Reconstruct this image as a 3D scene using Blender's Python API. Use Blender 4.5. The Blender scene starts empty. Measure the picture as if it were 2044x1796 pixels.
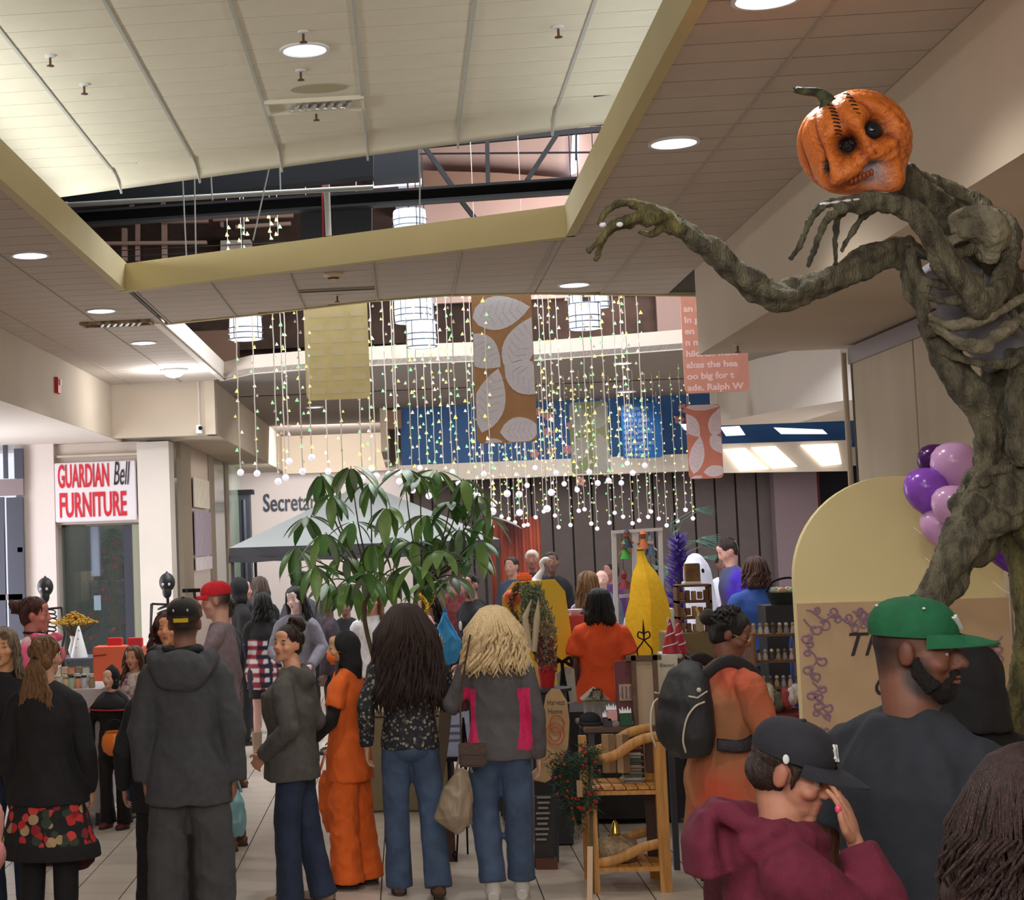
import bpy, math, random
import numpy as np
from mathutils import Vector, Matrix, noise
random.seed(7)
PI = math.pi
SC = bpy.context.scene
COL = SC.collection
# ---------------------------------------------------------------- camera
F_, X0_, Y0_, CH = 3400.0, 480.0, 840.0, 2.05
def _ray(u, v): return np.array([(u-X0_)/F_, -(v-Y0_)/F_, -1.0])
_dy = _ray(808, 1073); _dy /= np.linalg.norm(_dy)
_b = np.array([1/F_, 0.033/F_, 0]); _dx = _b-_dy*(_b@_dy); _dx /= np.linalg.norm(_dx)
_R = np.array([_dx, _dy, np.cross(_dx, _dy)])
cam = bpy.data.cameras.new('camera'); cam_o = bpy.data.objects.new('camera', cam); COL.objects.link(cam_o)
M4 = Matrix([[*_R[0], 0], [*_R[1], 0], [*_R[2], CH], [0, 0, 0, 1]])
cam_o.matrix_world = M4
cam.sensor_fit = 'HORIZONTAL'; cam.sensor_width = 36; cam.lens = F_/2044*36
cam.shift_x = (1022-X0_)/2044; cam.shift_y = (Y0_-898)/2044
cam.clip_start = 0.05; cam.clip_end = 200
SC.camera = cam_o
# points of the place found from the photograph's pixels by the camera's geometry
def at(u, v, Y):
    d = _R@_ray(u, v); return Vector(d*(Y/d[1])+np.array([0, 0, CH]))
def onz(u, v, z):
    d = _R@_ray(u, v); return Vector(d*((z-CH)/d[2])+np.array([0, 0, CH]))
# ---------------------------------------------------------------- world, exposure
W = bpy.data.worlds.new('world'); SC.world = W; W.use_nodes = True
W.node_tree.nodes['Background'].inputs[0].default_value = (0.86, 0.88, 1.0, 1)
W.node_tree.nodes['Background'].inputs[1].default_value = 0.5
SC.view_settings.view_transform = 'Standard'; SC.view_settings.look = 'None'
SC.view_settings.gamma = 1; SC.view_settings.use_curve_mapping = False
SC.view_settings.exposure = 0.2
def light(name, kind, loc, energy, col=(1, 1, 1), size=1, sizey=None, aim=None, spot=None, blend=0.5):
    l = bpy.data.lights.new(name, kind); l.energy = energy; l.color = col
    if kind == 'AREA':
        l.size = size
        if sizey: l.shape = 'RECTANGLE'; l.size_y = sizey
    else: l.shadow_soft_size = size
    if kind == 'SPOT': l.spot_size = spot; l.spot_blend = blend
    o = bpy.data.objects.new(name, l); COL.objects.link(o); o.location = loc
    if aim is not None:
        o.rotation_euler = (Vector(aim)-Vector(loc)).to_track_quat('-Z', 'Y').to_euler()
    return o
WARM = (1, .87, .68); COOL = (.86, .91, 1)
# cove lamps on top of the left and right ledges throwing light up onto the high ceiling
for x_, y_, e_, l_, a_ in ((-2.5, 10.6, 30, 4.6, -118), (1.55, 8.6, 15, 5.0, 118), (-2.5, 6.8, 11, 2.6, -118)):
    o_ = light('cove_lamp', 'AREA', (x_, y_, 4.25), e_*.8, (1, 1, .93), .16, l_); o_.rotation_euler = (0, math.radians(a_), 0)
# daylight of the glass roof over the round atrium and the glass doors at far left
light('atrium_skylight', 'AREA', (.6, 16.0, 6.6), 600, (.93, .96, 1), 4.6, 5.0, aim=(.6, 16.0, 0))
light('door_daylight', 'AREA', (-6.2, 18.0, 1.7), 150, COOL, 2.2, 3.5, aim=(-2.0, 18.6, 3.0))
light('side_hall_lamps', 'AREA', (5.5, 21.5, 3.2), 130, (1, .97, .93), 2.5, 2.5, aim=(4.4, 21.5, 0))
light('far_hall_lamps', 'AREA', (1.0, 23.0, 3.9), 190, (1, .95, .9), 4, 4, aim=(1.0, 24.0, 0))
light('shop_lamps', 'AREA', (-3.9, 24.0, 3.2), 60, (1, .95, .9), 2, 5, aim=(-3.9, 25.0, 0))
light('office_lamps', 'AREA', (-1.2, 28.6, 3.9), 260, (1, .95, .92), 1.5, 3, aim=(-1.6, 31.9, 1.6))
# unseen overhead hall lamps, then an added front fill for faces and banners
light('hall_lamp_fill', 'AREA', (-1.0, 2.0, 3.95), 80, (1, .93, .86), 4.5, 5, aim=(-1.0, 3.0, 0))
light('hall_lamp_fill', 'AREA', (0.2, -1.5, 3.9), 190, (1, .93, .86), 5, 1.6, aim=(-.3, 14.0, 2.2))
# ---------------------------------------------------------------- materials
def lin(c):
    return tuple(((x/255)/12.92 if x/255 <= .04045 else ((x/255+.055)/1.055)**2.4) for x in c[:3])+(1,)
MATS = {}
def mat(name, c, rough=.7, metal=0, var=0, scale=8, bump=0, bscale=60, emit=0, c2=None, alpha=None, trans=0, sub=0, coat=0, stretch=None, attr=False, spec=None):
    """procedural principled material; c is an sRGB triple as seen on the thing"""
    if name in MATS: return MATS[name]
    m = bpy.data.materials.new(name); m.use_nodes = True; n = m.node_tree.nodes; L = m.node_tree.links
    p = n['Principled BSDF']; p.inputs['Roughness'].default_value = rough; p.inputs['Metallic'].default_value = metal
    p.inputs['Base Color'].default_value = lin(c)
    if spec is not None: p.inputs['Specular IOR Level'].default_value = spec
    tc = n.new('ShaderNodeTexCoord'); src = tc.outputs['Object']
    if stretch:
        mp = n.new('ShaderNodeMapping'); mp.inputs['Scale'].default_value = stretch; L.new(src, mp.inputs[0]); src = mp.outputs[0]
    out = None
    if attr:
        a = n.new('ShaderNodeVertexColor'); a.layer_name = 'Col'; out = a.outputs[0]
    if var or c2:
        t = n.new('ShaderNodeTexNoise'); t.inputs['Scale'].default_value = scale; t.inputs['Detail'].default_value = 5
        L.new(src, t.inputs['Vector'])
        r = n.new('ShaderNodeValToRGB'); r.color_ramp.elements[0].position = .35; r.color_ramp.elements[1].position = .65
        if c2: a_, b_ = lin(c), lin(c2)
        else: a_ = tuple(x*(1-var) for x in lin(c)[:3])+(1,); b_ = tuple(min(1, x*(1+var)) for x in lin(c)[:3])+(1,)
        r.color_ramp.elements[0].color = a_; r.color_ramp.elements[1].color = b_
        L.new(t.outputs['Fac'], r.inputs[0])
        if out is not None:
            for e, k in ((0, 1-var), (1, 1)): r.color_ramp.elements[e].color = (k, k, k, 1)
            mx = n.new('ShaderNodeMix'); mx.data_type = 'RGBA'; mx.blend_type = 'MULTIPLY'; mx.inputs[0].default_value = 1
            L.new(out, mx.inputs[6]); L.new(r.outputs[0], mx.inputs[7]); out = mx.outputs[2]
        else: out = r.outputs[0]
    if out is not None: L.new(out, p.inputs['Base Color'])
    if bump:
        t = n.new('ShaderNodeTexNoise'); t.inputs['Scale'].default_value = bscale; t.inputs['Detail'].default_value = 4
        L.new(src, t.inputs['Vector']); b = n.new('ShaderNodeBump'); b.inputs['Strength'].default_value = bump; b.inputs['Distance'].default_value = .02
        L.new(t.outputs['Fac'], b.inputs['Height']); L.new(b.outputs[0], p.inputs['Normal'])
    if emit:
        p.inputs['Emission Strength'].default_value = emit
        if out is not None: L.new(out, p.inputs['Emission Color'])
        else: p.inputs['Emission Color'].default_value = lin(c)
    if trans: p.inputs['Transmission Weight'].default_value = trans
    if alpha is not None: p.inputs['Alpha'].default_value = alpha
    if coat: p.inputs['Coat Weight'].default_value = coat
    if sub:
        p.inputs['Subsurface Weight'].default_value = sub; p.inputs['Subsurface Radius'].default_value = (.02, .01, .006)
    MATS[name] = m; return m
def cr(pts, n=4):
    """smooth path through the points"""
    P = [Vector(p) for p in pts]; P = [P[0]*2-P[1]]+P+[P[-1]*2-P[-2]]; out = []
    for i in range(1, len(P)-2):
        for k in range(n):
            t = k/n; a, b, c, d = P[i-1:i+3]
            out.append(.5*((2*b)+(c-a)*t+(2*a-5*b+4*c-d)*t*t+(3*b-a-3*c+d)*t**3))
    out.append(P[-2]); return out
def lr(rad, n=4):
    out = []
    for a, b in zip(rad, rad[1:]): out += [a+(b-a)*k/n for k in range(n)]
    return out+[rad[-1]]
# ---------------------------------------------------------------- mesh builder
class MB:
    def __init__(s): s.v = []; s.f = []; s.m = []; s.mi = 0
    def add(s, vs, fs, T=None):
        k = len(s.v)
        if T is not None: vs = [T@Vector(p) for p in vs]
        s.v += [tuple(p) for p in vs]; s.f += [tuple(k+i for i in f) for f in fs]; s.m += [s.mi]*len(fs); return s
    def box(s, c, d, T=None, taper=1.0):
        x, y, z = c; a, b, h = d[0]/2, d[1]/2, d[2]/2; t = taper
        v = [(x-a, y-b, z-h), (x+a, y-b, z-h), (x+a, y+b, z-h), (x-a, y+b, z-h), (x-a*t, y-b*t, z+h), (x+a*t, y-b*t, z+h), (x+a*t, y+b*t, z+h), (x-a*t, y+b*t, z+h)]
        return s.add(v, [(0, 3, 2, 1), (4, 5, 6, 7), (0, 1, 5, 4), (1, 2, 6, 5), (2, 3, 7, 6), (3, 0, 4, 7)], T)
    def bar(s, p, q, w, h=None, up=(0, 0, 1)):
        p, q = Vector(p), Vector(q); d = q-p; L_ = d.length; d.normalize(); up = Vector(up)
        if abs(d.dot(up)) > .98: up = Vector((0, 1, 0))
        x = d.cross(up).normalized(); z = x.cross(d); h = h or w
        T = Matrix.Translation((p+q)/2)@Matrix((x, d, z)).transposed().to_4x4()
        return s.box((0, 0, 0), (w, L_, h), T)
    def prism(s, poly, z0, z1, T=None):
        n = len(poly); v = [(p[0], p[1], z0) for p in poly]+[(p[0], p[1], z1) for p in poly]
        return s.add(v, [tuple(range(n-1, -1, -1)), tuple(range(n, 2*n))]+[(i, (i+1) % n, n+(i+1) % n, n+i) for i in range(n)], T)
    def tube(s, pts, r, n=8, cap=True, flat=1.0, twist=0.0, up=None):
        pts = [Vector(p) for p in pts]; r = r if isinstance(r, (list, tuple)) else [r]*len(pts)
        k = len(s.v); N = len(pts); rings = []; x = None
        for i, p in enumerate(pts):
            d = (pts[min(i+1, N-1)]-pts[max(i-1, 0)]).normalized()
            if x is None:
                u = Vector(up) if up else (Vector((0, 0, 1)) if abs(d.z) < .9 else Vector((0, 1, 0)))
                x = (u-d*u.dot(d)).normalized()
            else: x = (x-d*x.dot(d)).normalized()
            y = d.cross(x); rr = r[i]; ra, rb = (rr if isinstance(rr, tuple) else (rr, rr*flat))
            for j in range(n):
                a = 2*PI*j/n+twist*i; s.v.append(tuple(p+x*(math.cos(a)*ra)+y*(math.sin(a)*rb)))
        for i in range(N-1):
            for j in range(n):
                s.f.append((k+i*n+j, k+i*n+(j+1) % n, k+(i+1)*n+(j+1) % n, k+(i+1)*n+j)); s.m.append(s.mi)
        if cap:
            s.f.append(tuple(k+j for j in range(n-1, -1, -1))); s.f.append(tuple(k+(N-1)*n+j for j in range(n))); s.m += [s.mi]*2
        return s
    def cyl(s, p, q, r, r2=None, n=12): return s.tube([p, q], [r, r if r2 is None else r2], n)
    def ell(s, c, r, T=None, n=14, m=9, R=None):
        if not isinstance(r, (tuple, list)): r = (r, r, r)
        M = Matrix.Translation(c)@(R.to_4x4() if R is not None else Matrix.Identity(4))
        if T is not None: M = T@M
        v = [(0, 0, r[2])]; f = []
        for i in range(1, m):
            a = PI*i/m
            for j in range(n):
                b = 2*PI*j/n; v.append((r[0]*math.sin(a)*math.cos(b), r[1]*math.sin(a)*math.sin(b), r[2]*math.cos(a)))
        v.append((0, 0, -r[2])); e = len(v)-1
        for j in range(n):
            f.append((0, 1+j, 1+(j+1) % n)); f.append((e, 1+(m-2)*n+(j+1) % n, 1+(m-2)*n+j))
        for i in range(m-2):
            for j in range(n):
                f.append((1+i*n+j, 1+(i+1)*n+j, 1+(i+1)*n+(j+1) % n, 1+i*n+(j+1) % n))
        return s.add(v, f, M)
    def lathe(s, prof, c=(0, 0, 0), n=20, T=None, sy=1.0):
        k = len(prof); v = []; f = []
        for r, z in prof:
            for j in range(n): a = 2*PI*j/n; v.append((c[0]+r*math.cos(a), c[1]+r*sy*math.sin(a), c[2]+z))
        for i in range(k-1):
            for j in range(n): f.append((i*n+j, i*n+(j+1) % n, (i+1)*n+(j+1) % n, (i+1)*n+j))
        f.append(tuple(range(n-1, -1, -1))); f.append(tuple((k-1)*n+j for j in range(n)))
        return s.add(v, f, T)
    def quad(s, a, b, c, d): return s.add([a, b, c, d], [(0, 1, 2, 3)])
    def mesh(s, name='m'):
        me = bpy.data.meshes.new(name); me.from_pydata(s.v, [], s.f)
        me.polygons.foreach_set('material_index', s.m); me.update(); return me
    def build(s, name, m=None, parent=None, smooth=False, label=None, kind=None, **kw):
        me = s.mesh(name); return link(name, me, m, parent, smooth, label, kind, **kw)
def link(name, me, m=None, parent=None, smooth=False, label=None, kind=None, loc=None, cat=None, group=None):
    if m is not None:
        for q in (m if isinstance(m, (list, tuple)) else [m]): me.materials.append(q)
    if smooth:
        me.polygons.foreach_set('use_smooth', [True]*len(me.polygons))
        if smooth == 2: me.set_sharp_from_angle(angle=math.radians(40))
    o = bpy.data.objects.new(name, me); COL.objects.link(o)
    if parent is not None: o.parent = parent
    if label: o['label'] = label
    if kind: o['kind'] = kind
    if cat: o['category'] = cat
    if group: o['group'] = group
    if loc is not None: o.location = loc
    return o
def _root_loc(o):
    v = Vector((0, 0, 0))
    while o is not None: v = v+o.location; o = o.parent
    return v
def bw(mb, name, m, parent, smooth=False, label=None, kind=None):
    """a part whose mesh is given in the hall's coordinates"""
    b = _root_loc(parent); mb.v = [(x-b[0], y-b[1], z-b[2]) for x, y, z in mb.v]
    return mb.build(name, m, parent, smooth, label, kind)
def solo(mb, name, m, label, cat, group=None, smooth=False, kind=None):
    """a thing that is one mesh, its origin at its base"""
    a = np.array(mb.v); c = (a.min(0)+a.max(0))/2; c[2] = a[:, 2].min()
    mb.v = [(x-c[0], y-c[1], z-c[2]) for x, y, z in mb.v]
    return mb.build(name, m, None, smooth, label, kind, loc=tuple(c), cat=cat, group=group)
def plate(mb, px, Y, th=.02, dy=0):
    """flat upright board, its outline given by pixels seen at depth Y"""
    P = [at(u, v, Y) for u, v in px]; n = len(P); Y += dy
    v = [(p.x, Y, p.z) for p in P]+[(p.x, Y+th, p.z) for p in P]
    return mb.add(v, [tuple(range(n)), tuple(range(2*n-1, n-1, -1))]+[(i, n+i, n+(i+1) % n, (i+1) % n) for i in range(n)])
def thing(name, label, cat, loc=(0, 0, 0), rz=0, group=None):
    o = bpy.data.objects.new(name, None); o.empty_display_size = .1; COL.objects.link(o); o.location = loc; o.rotation_euler = (0, 0, rz)
    o['label'] = label; o['category'] = cat
    if group: o['group'] = group
    return o
def dup(root, loc=None, rz=None, label=None, group=None):
    r = root.copy(); COL.objects.link(r)
    if loc is not None: r.location = loc
    if rz is not None: r.rotation_euler = (0, 0, rz)
    if label: r['label'] = label
    if group: r['group'] = group
    for ch in list(root.children):
        c = ch.copy(); COL.objects.link(c); c.parent = r
        for g in list(ch.children): d = g.copy(); COL.objects.link(d); d.parent = c
    return r
def text(body, name, m, parent, T, size, ext=.004, align='CENTER', shear=0, sx=1.0, label=None, font=None, space=1.0, bold=0):
    cu = bpy.data.curves.new(name, 'FONT'); cu.body = body; cu.size = size; cu.extrude = ext; cu.align_x = align; cu.align_y = 'CENTER'
    cu.shear = shear; cu.space_character = space; cu.offset = bold
    cu.resolution_u = 3
    o = bpy.data.objects.new(name, cu); COL.objects.link(o)
    dg = bpy.context.evaluated_depsgraph_get(); me = bpy.data.meshes.new_from_object(o.evaluated_get(dg))
    bpy.data.objects.remove(o); bpy.data.curves.remove(cu)
    me.transform(Matrix.Diagonal((sx, 1, 1, 1))); me.materials.clear()
    q = link(name, me, m, parent, label=label); q.matrix_local = T; return q
def TR(loc, rx=0, ry=0, rz=0):
    from mathutils import Euler
    return Matrix.Translation(loc)@Euler((rx, ry, rz)).to_matrix().to_4x4()
# ================================================================ the setting
m_tile_hi = mat('acoustic_tile_cream', (226, 222, 205), .95, bump=.15, bscale=120, var=.03, scale=3)
m_tile_lo = mat('acoustic_tile_beige', (196, 184, 172), .95, bump=.15, bscale=120, var=.03, scale=3)
m_runner = mat('ceiling_runner_grey', (188, 190, 186), .6)
m_runner_lo = mat('ceiling_runner_beige', (176, 166, 154), .6)
m_gap = mat('ceiling_void_dark', (70, 62, 54), .9)
m_ledge = mat('khaki_ledge_paint', (203, 188, 140), .7, var=.03, scale=2)
m_wallp = mat('beige_wall_paint', (205, 190, 170), .8, var=.03, scale=1.5)
m_white = mat('warm_white_paint', (228, 218, 208), .75, var=.02, scale=2)
m_lamp = mat('lamp_lens', (240, 246, 255), .4, emit=6)
m_dark = mat('dark_steel_paint', (46, 48, 54), .6)
m_black = mat('black_steel', (19, 18, 20), .75, spec=.25)

def edge_y(poly, x):
    for (x0, y0), (x1, y1) in zip(poly, poly[1:]):
        if x0 <= x <= x1: return y0+(y1-y0)*(x-x0)/(x1-x0)
    return poly[0][1] if x < poly[0][0] else poly[-1][1]
def cell(xa, xb, ya, yb, lo, hi, g, z0, z1):
    """a tile cut to the ceiling's outline"""
    xs = [xa+g, (xa*2+xb)/3, (xa+xb*2)/3, xb-g]
    b = [(x, max(ya+g, lo(x))) for x in xs]; t = [(x, min(yb-g, hi(x))) for x in xs]
    k = [i for i in range(4) if t[i][1]-b[i][1] > .02]
    if len(k) < 2: return None
    if all(abs(b[i][1]-b[0][1]) < 1e-5 and abs(t[i][1]-t[0][1]) < 1e-5 for i in range(4)): k = [0, 3]
    k = list(range(k[0], k[-1]+1)) if k != [0, 3] else k
    poly = [b[i] for i in k]+[t[i] for i in reversed(k)]
    return MB().prism(poly, z0, z1)
def ceiling_tiles(parent, regions, z, mt, mr, x0=-.15, cw=.61, rd=.285, y0=.08, runner=.018):
    full = MB().box((cw/2, rd/2, .006), (cw-.014, rd-.007, .012)).mesh('ceiling_tile'); full.materials.append(mt)
    for xl, xr, lo, hi in regions:
        for i in range(math.floor((xl-x0)/cw), math.ceil((xr-x0)/cw)+1):
            xa, xb = max(xl, x0+i*cw), min(xr, x0+(i+1)*cw)
            if xb-xa < .05: continue
            ymin = min(lo(xa), lo(xb)); ymax = max(hi(xa), hi(xb))
            for j in range(math.floor((ymin-y0)/rd), math.ceil((ymax-y0)/rd)):
                ya, yb = y0+j*rd, y0+(j+1)*rd; ym = (ya+yb)/2
                isfull = xb-xa > cw-.001 and all(lo(x) <= ya and hi(x) >= yb for x in (xa, xb, (xa+xb)/2))
                if isfull:
                    o = link('ceiling_tile', full, parent=parent); o.location = (xa, ya, z)
                else:
                    c = cell(xa, xb, ya, yb, lo, hi, .005, z, z+.012)
                    if c: c.build('ceiling_tile', mt, parent)
            if xa > xl+.01:
                a_, b_ = lo(xa), hi(xa)
                if b_-a_ > .05: MB().box((xa, (a_+b_)/2, z+.002), (runner, b_-a_, .02)).build('ceiling_runner', mr, parent)
# outlines
XL, XR, XB, XW = -2.03, 1.13, 2.26, -3.45
diag = [(-3.2, 13.25), (XL, 12.71), (XR, 11.23), (2.3, 10.68)]
near_edge = [(XL, 14.8), (-1.24, 14.46), (-.2, 13.93), (.4, 13.8), (1.2, 13.95), (2.5, 14.5), (3.4, 15.2)]
# high ceiling
hi_edge = [(-2.9, 12.58), (-2.52, 12.43), (1.36, 11.04), (1.8, 10.88)]
ceil_hi = MB().prism([(-2.9, 5), (1.9, 5), (1.9, 10.86), (-2.9, 12.57)], 4.765, 4.85).build('ceiling', m_gap, kind='structure')
ceil_hi['label'] = 'high cream ceiling of acoustic tiles inside the khaki ledge'
hy = lambda x: edge_y(hi_edge, x)-.42
ceiling_tiles(ceil_hi, [(-2.9, 1.8, lambda x: 8.0, hy)], 4.74, m_tile_hi, m_runner, y0=.01)
# smooth rolled plaster edge of the high ceiling, running out past the last tiles
prof = [(-.42, 4.755), (-.3, 4.752), (-.2, 4.742), (-.1, 4.722), (-.04, 4.70), (0, 4.672), (.015, 4.70), (.02, 4.80), (-.42, 4.80)]
mb = MB(); k = len(prof); xs = [-2.9, -2.52, -2, -1.5, -1, -.5, 0, .5, 1, 1.36, 1.8]
for x in xs:
    for dy_, z in prof: mb.v.append((x, edge_y(hi_edge, x)+dy_, z))
for i in range(len(xs)-1):
    for j in range(k-1): mb.f.append((i*k+j, i*k+j+1, (i+1)*k+j+1, (i+1)*k+j)); mb.m.append(0)
mb.build('plaster_edge', m_tile_hi, ceil_hi, smooth=True)
for x in (-1.98, -1.37, -.76, -.15, .46, 1.07):   # runners carry on over the rolled edge
    y = edge_y(hi_edge, x)
    MB().tube([(x, y-.43, 4.75), (x, y-.2, 4.738), (x, y-.05, 4.70), (x, y+.05, 4.655)], .009, 6).build('ceiling_runner', m_runner, ceil_hi)
# low ceiling all around the ledge
lo_ = lambda x: edge_y(diag, x)
ceil_lo = MB().prism([(-7, -3), (XW+.0, -3), (XW, 20.3), (-7, 20.3)], 4.02, 4.1).prism([(XW, -3), (XL-.05, -3), (XL-.05, 20.3), (XW, 20.3)], 4.02, 4.1).prism(
    [(XL, 12.8), (XR, 11.32), (XR, 13.9), (.4, 13.8), (-.2, 13.93), (-1.24, 14.46), (XL, 14.8)], 4.02, 4.1).prism(
    [(XR+.05, -3), (XB+1.6, -3), (XB+1.6, 15.4), (2.5, 14.5), (1.2, 13.95), (XR+.05, 13.9)], 4.02, 4.1).build('ceiling', m_gap, kind='structure')
ceil_lo['label'] = 'low beige ceiling of acoustic tiles around the recessed high ceiling'
ny = lambda x: edge_y(near_edge, x)
ceiling_tiles(ceil_lo, [(XW, XL-.005, lambda x: 7.0, lambda x: 20.17), (XL, XR, lambda x: lo_(x)+.02, lambda x: ny(x)-.01), (XR+.005, XB, lambda x: 5.6, lambda x: ny(x)-.01)], 4.0, m_tile_lo, m_runner_lo, runner=.012)
MB().box((-2.75, 2.0, 4.006), (1.4, 9.9, .012)).box((2.0, 1.3, 4.006), (1.7, 8.5, .012)).build('ceiling', m_tile_lo, kind='structure')['label'] = 'plain stretch of the low ceiling behind the photographer'
# khaki ledge round the high ceiling
T_ = .06
MB().box(((XL-T_/2), 8.3, 4.10), (T_, 9, .22)).build('trim_1', m_ledge, kind='structure')
MB().prism([(XL-T_, 12.71), (XR+T_, 11.23-.03), (XR+T_, 11.23+.06), (XL-T_, 12.71+.09)], 3.985, 4.195).build('trim_2', m_ledge, kind='structure')
MB().box(((XR+T_/2), 7.1, 4.09), (T_, 8.3, .21)).build('trim_3', m_ledge, kind='structure')
# round atrium opening: near lip, left fascia, far curved band
mb = MB()
for (a, b), (c, d) in zip(near_edge, near_edge[1:]): mb.prism([(a, b-.03), (c, d-.03), (c, d+.03), (a, b+.03)], 3.99, 4.14)
mb.build('trim_4', m_ledge, kind='structure')
MB().box((-2.09, 17.45, 4.1), (.06, 5.5, .22)).build('trim_5', m_white, kind='structure')
far_band = [(-2.06, 20.1), (-1.68, 19.5), (-.8, 19.2), (.2, 19.1), (.9, 19.15), (1.5, 19.35), (2.3, 19.1), (3.1, 18.8), (4.6, 18.2)]
mb = MB()
for (a, b), (c, d) in zip(far_band, far_band[1:]): mb.prism([(a, b), (c, d), (c, d+.06), (a, b+.06)], 3.99, 4.21)
mb.build('trim_6', mat('cream_band', (206, 192, 178), .8), kind='structure')
# far low ceiling, dim
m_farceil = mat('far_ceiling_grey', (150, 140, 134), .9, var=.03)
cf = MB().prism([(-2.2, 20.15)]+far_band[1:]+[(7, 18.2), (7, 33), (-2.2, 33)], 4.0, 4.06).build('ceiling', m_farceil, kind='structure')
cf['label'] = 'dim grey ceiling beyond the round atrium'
# left bulkhead: side face along the hall, front face above the furniture shop, then receding face
MB().box((XW-.06, 8.6, 3.69), (.12, 23.2, .66)).build('wall_left', m_wallp, kind='structure')
mb = MB().prism([(XW-.12, 20.2), (-2.197, 20.35), (-2.197, 20.5), (XW-.12, 20.35)], 3.36, 4.02); mb.box((-2.26, 26.2, 3.69), (.12, 12, .66))
mb.build('wall_shopfront', m_wallp, kind='structure')
MB().box((-5.17, 9, 3.385), (3.43, 26, .06)).build('ceiling', m_white, kind='structure')['label'] = 'white soffit over the shop entrances at left'
MB().box((-4.35, 26.9, 3.386), (4.29, 11.9, .06)).build('ceiling', m_wallp, kind='structure')['label'] = 'beige soffit beyond the furniture shop'
MB().box((-6.9, 8, 1.7), (.1, 26, 3.5)).build('wall_left', m_wallp, kind='structure')
# right bulkhead and panelled wall
MB().box((XB+.75, 4.9, 3.68), (1.5, 16.3, .66)).build('wall_right', m_wallp, kind='structure')
wr = MB().box((3.42, 4.8, 1.67), (.1, 16.0, 3.35)).build('wall_right', m_gap, kind='structure')
m_panel = mat('cream_wall_panel', (206, 190, 166), .55, var=.05, scale=3, stretch=(1, 1, .15))
y = 12.78
for w in (1.5, 1.5, 1.5, 1.5, 1.5, 1.5):
    MB().box((3.33, y-w/2, 1.62), (.05, w-.03, 3.22)).build('wall_panel', m_panel, wr); y -= w
MB().box((3.32, 8.3, 3.27), (.07, 9, .12)).build('trim_7', mat('header_track_grey', (150, 142, 148), .4, .3), kind='structure')
MB().box((3.36, 12.82, 1.65), (.1, .05, 3.3)).build('trim_8', mat('dark_bronze_frame', (66, 60, 50), .5, .3), kind='structure')
MB().tube([(3.27, 12.86, 0), (3.27, 12.86, 3.3)], .02, 8).build('trim_9', m_panel, kind='structure')
# second bulkhead at right, further back, and its soffit
mb = MB().prism([(3.97, 22.3), (4.0, 21.2), (4.2, 20.2), (4.7, 18.6), (8, 17.2), (8, 22.3)], 3.35, 4.5)
mb.build('wall_side_hall', m_white, kind='structure')
# far blue wall over the roller shutters
m_blue = mat('blue_mural_paint', (44, 92, 148), .6, var=.12, scale=2)
fw = MB().prism([(0.0, 25.75), (8.2, 25.0), (8.2, 25.2), (0.0, 25.95)], 3.13, 4.0).build('wall_far', m_blue, kind='structure')
MB().prism([(-.05, 25.6), (8.2, 24.85), (8.2, 25.2), (-.05, 25.95)], 2.88, 3.13).build('trim_10', m_white, kind='structure')
MB().prism([(-2.2, 31.5), (.3, 31.5), (.3, 31.7), (-2.2, 31.7)], 3.3, 4.0).build('wall_far', m_wallp, kind='structure')
MB().box((-.25, 28.6, 3.7), (.1, 6, .7)).build('wall_far', m_wallp, kind='structure')
MB().box((-.14, 25.75, 3.83), (.32, .2, .28)).build('trim_11', mat('brown_box_trim', (150, 118, 88), .7), kind='structure')
# secretary wall
sw = MB().box((-1.9, 32, 1.68), (4.4, .15, 3.36)).build('wall_office', mat('office_wall_white', (214, 204, 200), .7), kind='structure')
text('Secretary of State', 'lettering', mat('navy_letter', (38, 48, 66), .5), sw, TR((-2.62, 31.9, 2.77), PI/2), .47, .02, 'LEFT', sx=.62, bold=.004)
# roller shutters
m_shut = mat('shutter_brown_grey', (98, 88, 88), .6, var=.06, scale=5)
m_shutseam = mat('shutter_seam', (34, 30, 30), .7)
sh = MB().prism([(0.1, 26.5), (6.0, 26.0), (6.0, 26.1), (.1, 26.6)], 0, 2.9).build('wall_shutters', m_shutseam, kind='structure')
x = .15
while x < 5.4:
    MB().box((x+.145, 26.48-(x)*.085, 1.45), (.275, .05, 2.88), None).build('shutter_panel', m_shut, sh); x += .3
MB().box((5.75, 25.9, 1.45), (.62, .3, 2.9)).build('trim_12', mat('mauve_pillar', (140, 122, 132), .8), kind='structure')
MB().box((6.6, 26.2, 1.45), (1.1, .1, 2.9)).build('wall_far', mat('dark_entrance', (24, 24, 32), .8), kind='structure')
MB().box((6.1, 25.9, 1.45), (.05, .05, 2.9)).build('trim_13', mat('dark_red_trim', (120, 24, 26), .6), kind='structure')
MB().box((8.2, 22, 2), (.1, 9, 4)).build('wall_side_hall', m_wallp, kind='structure')
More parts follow.
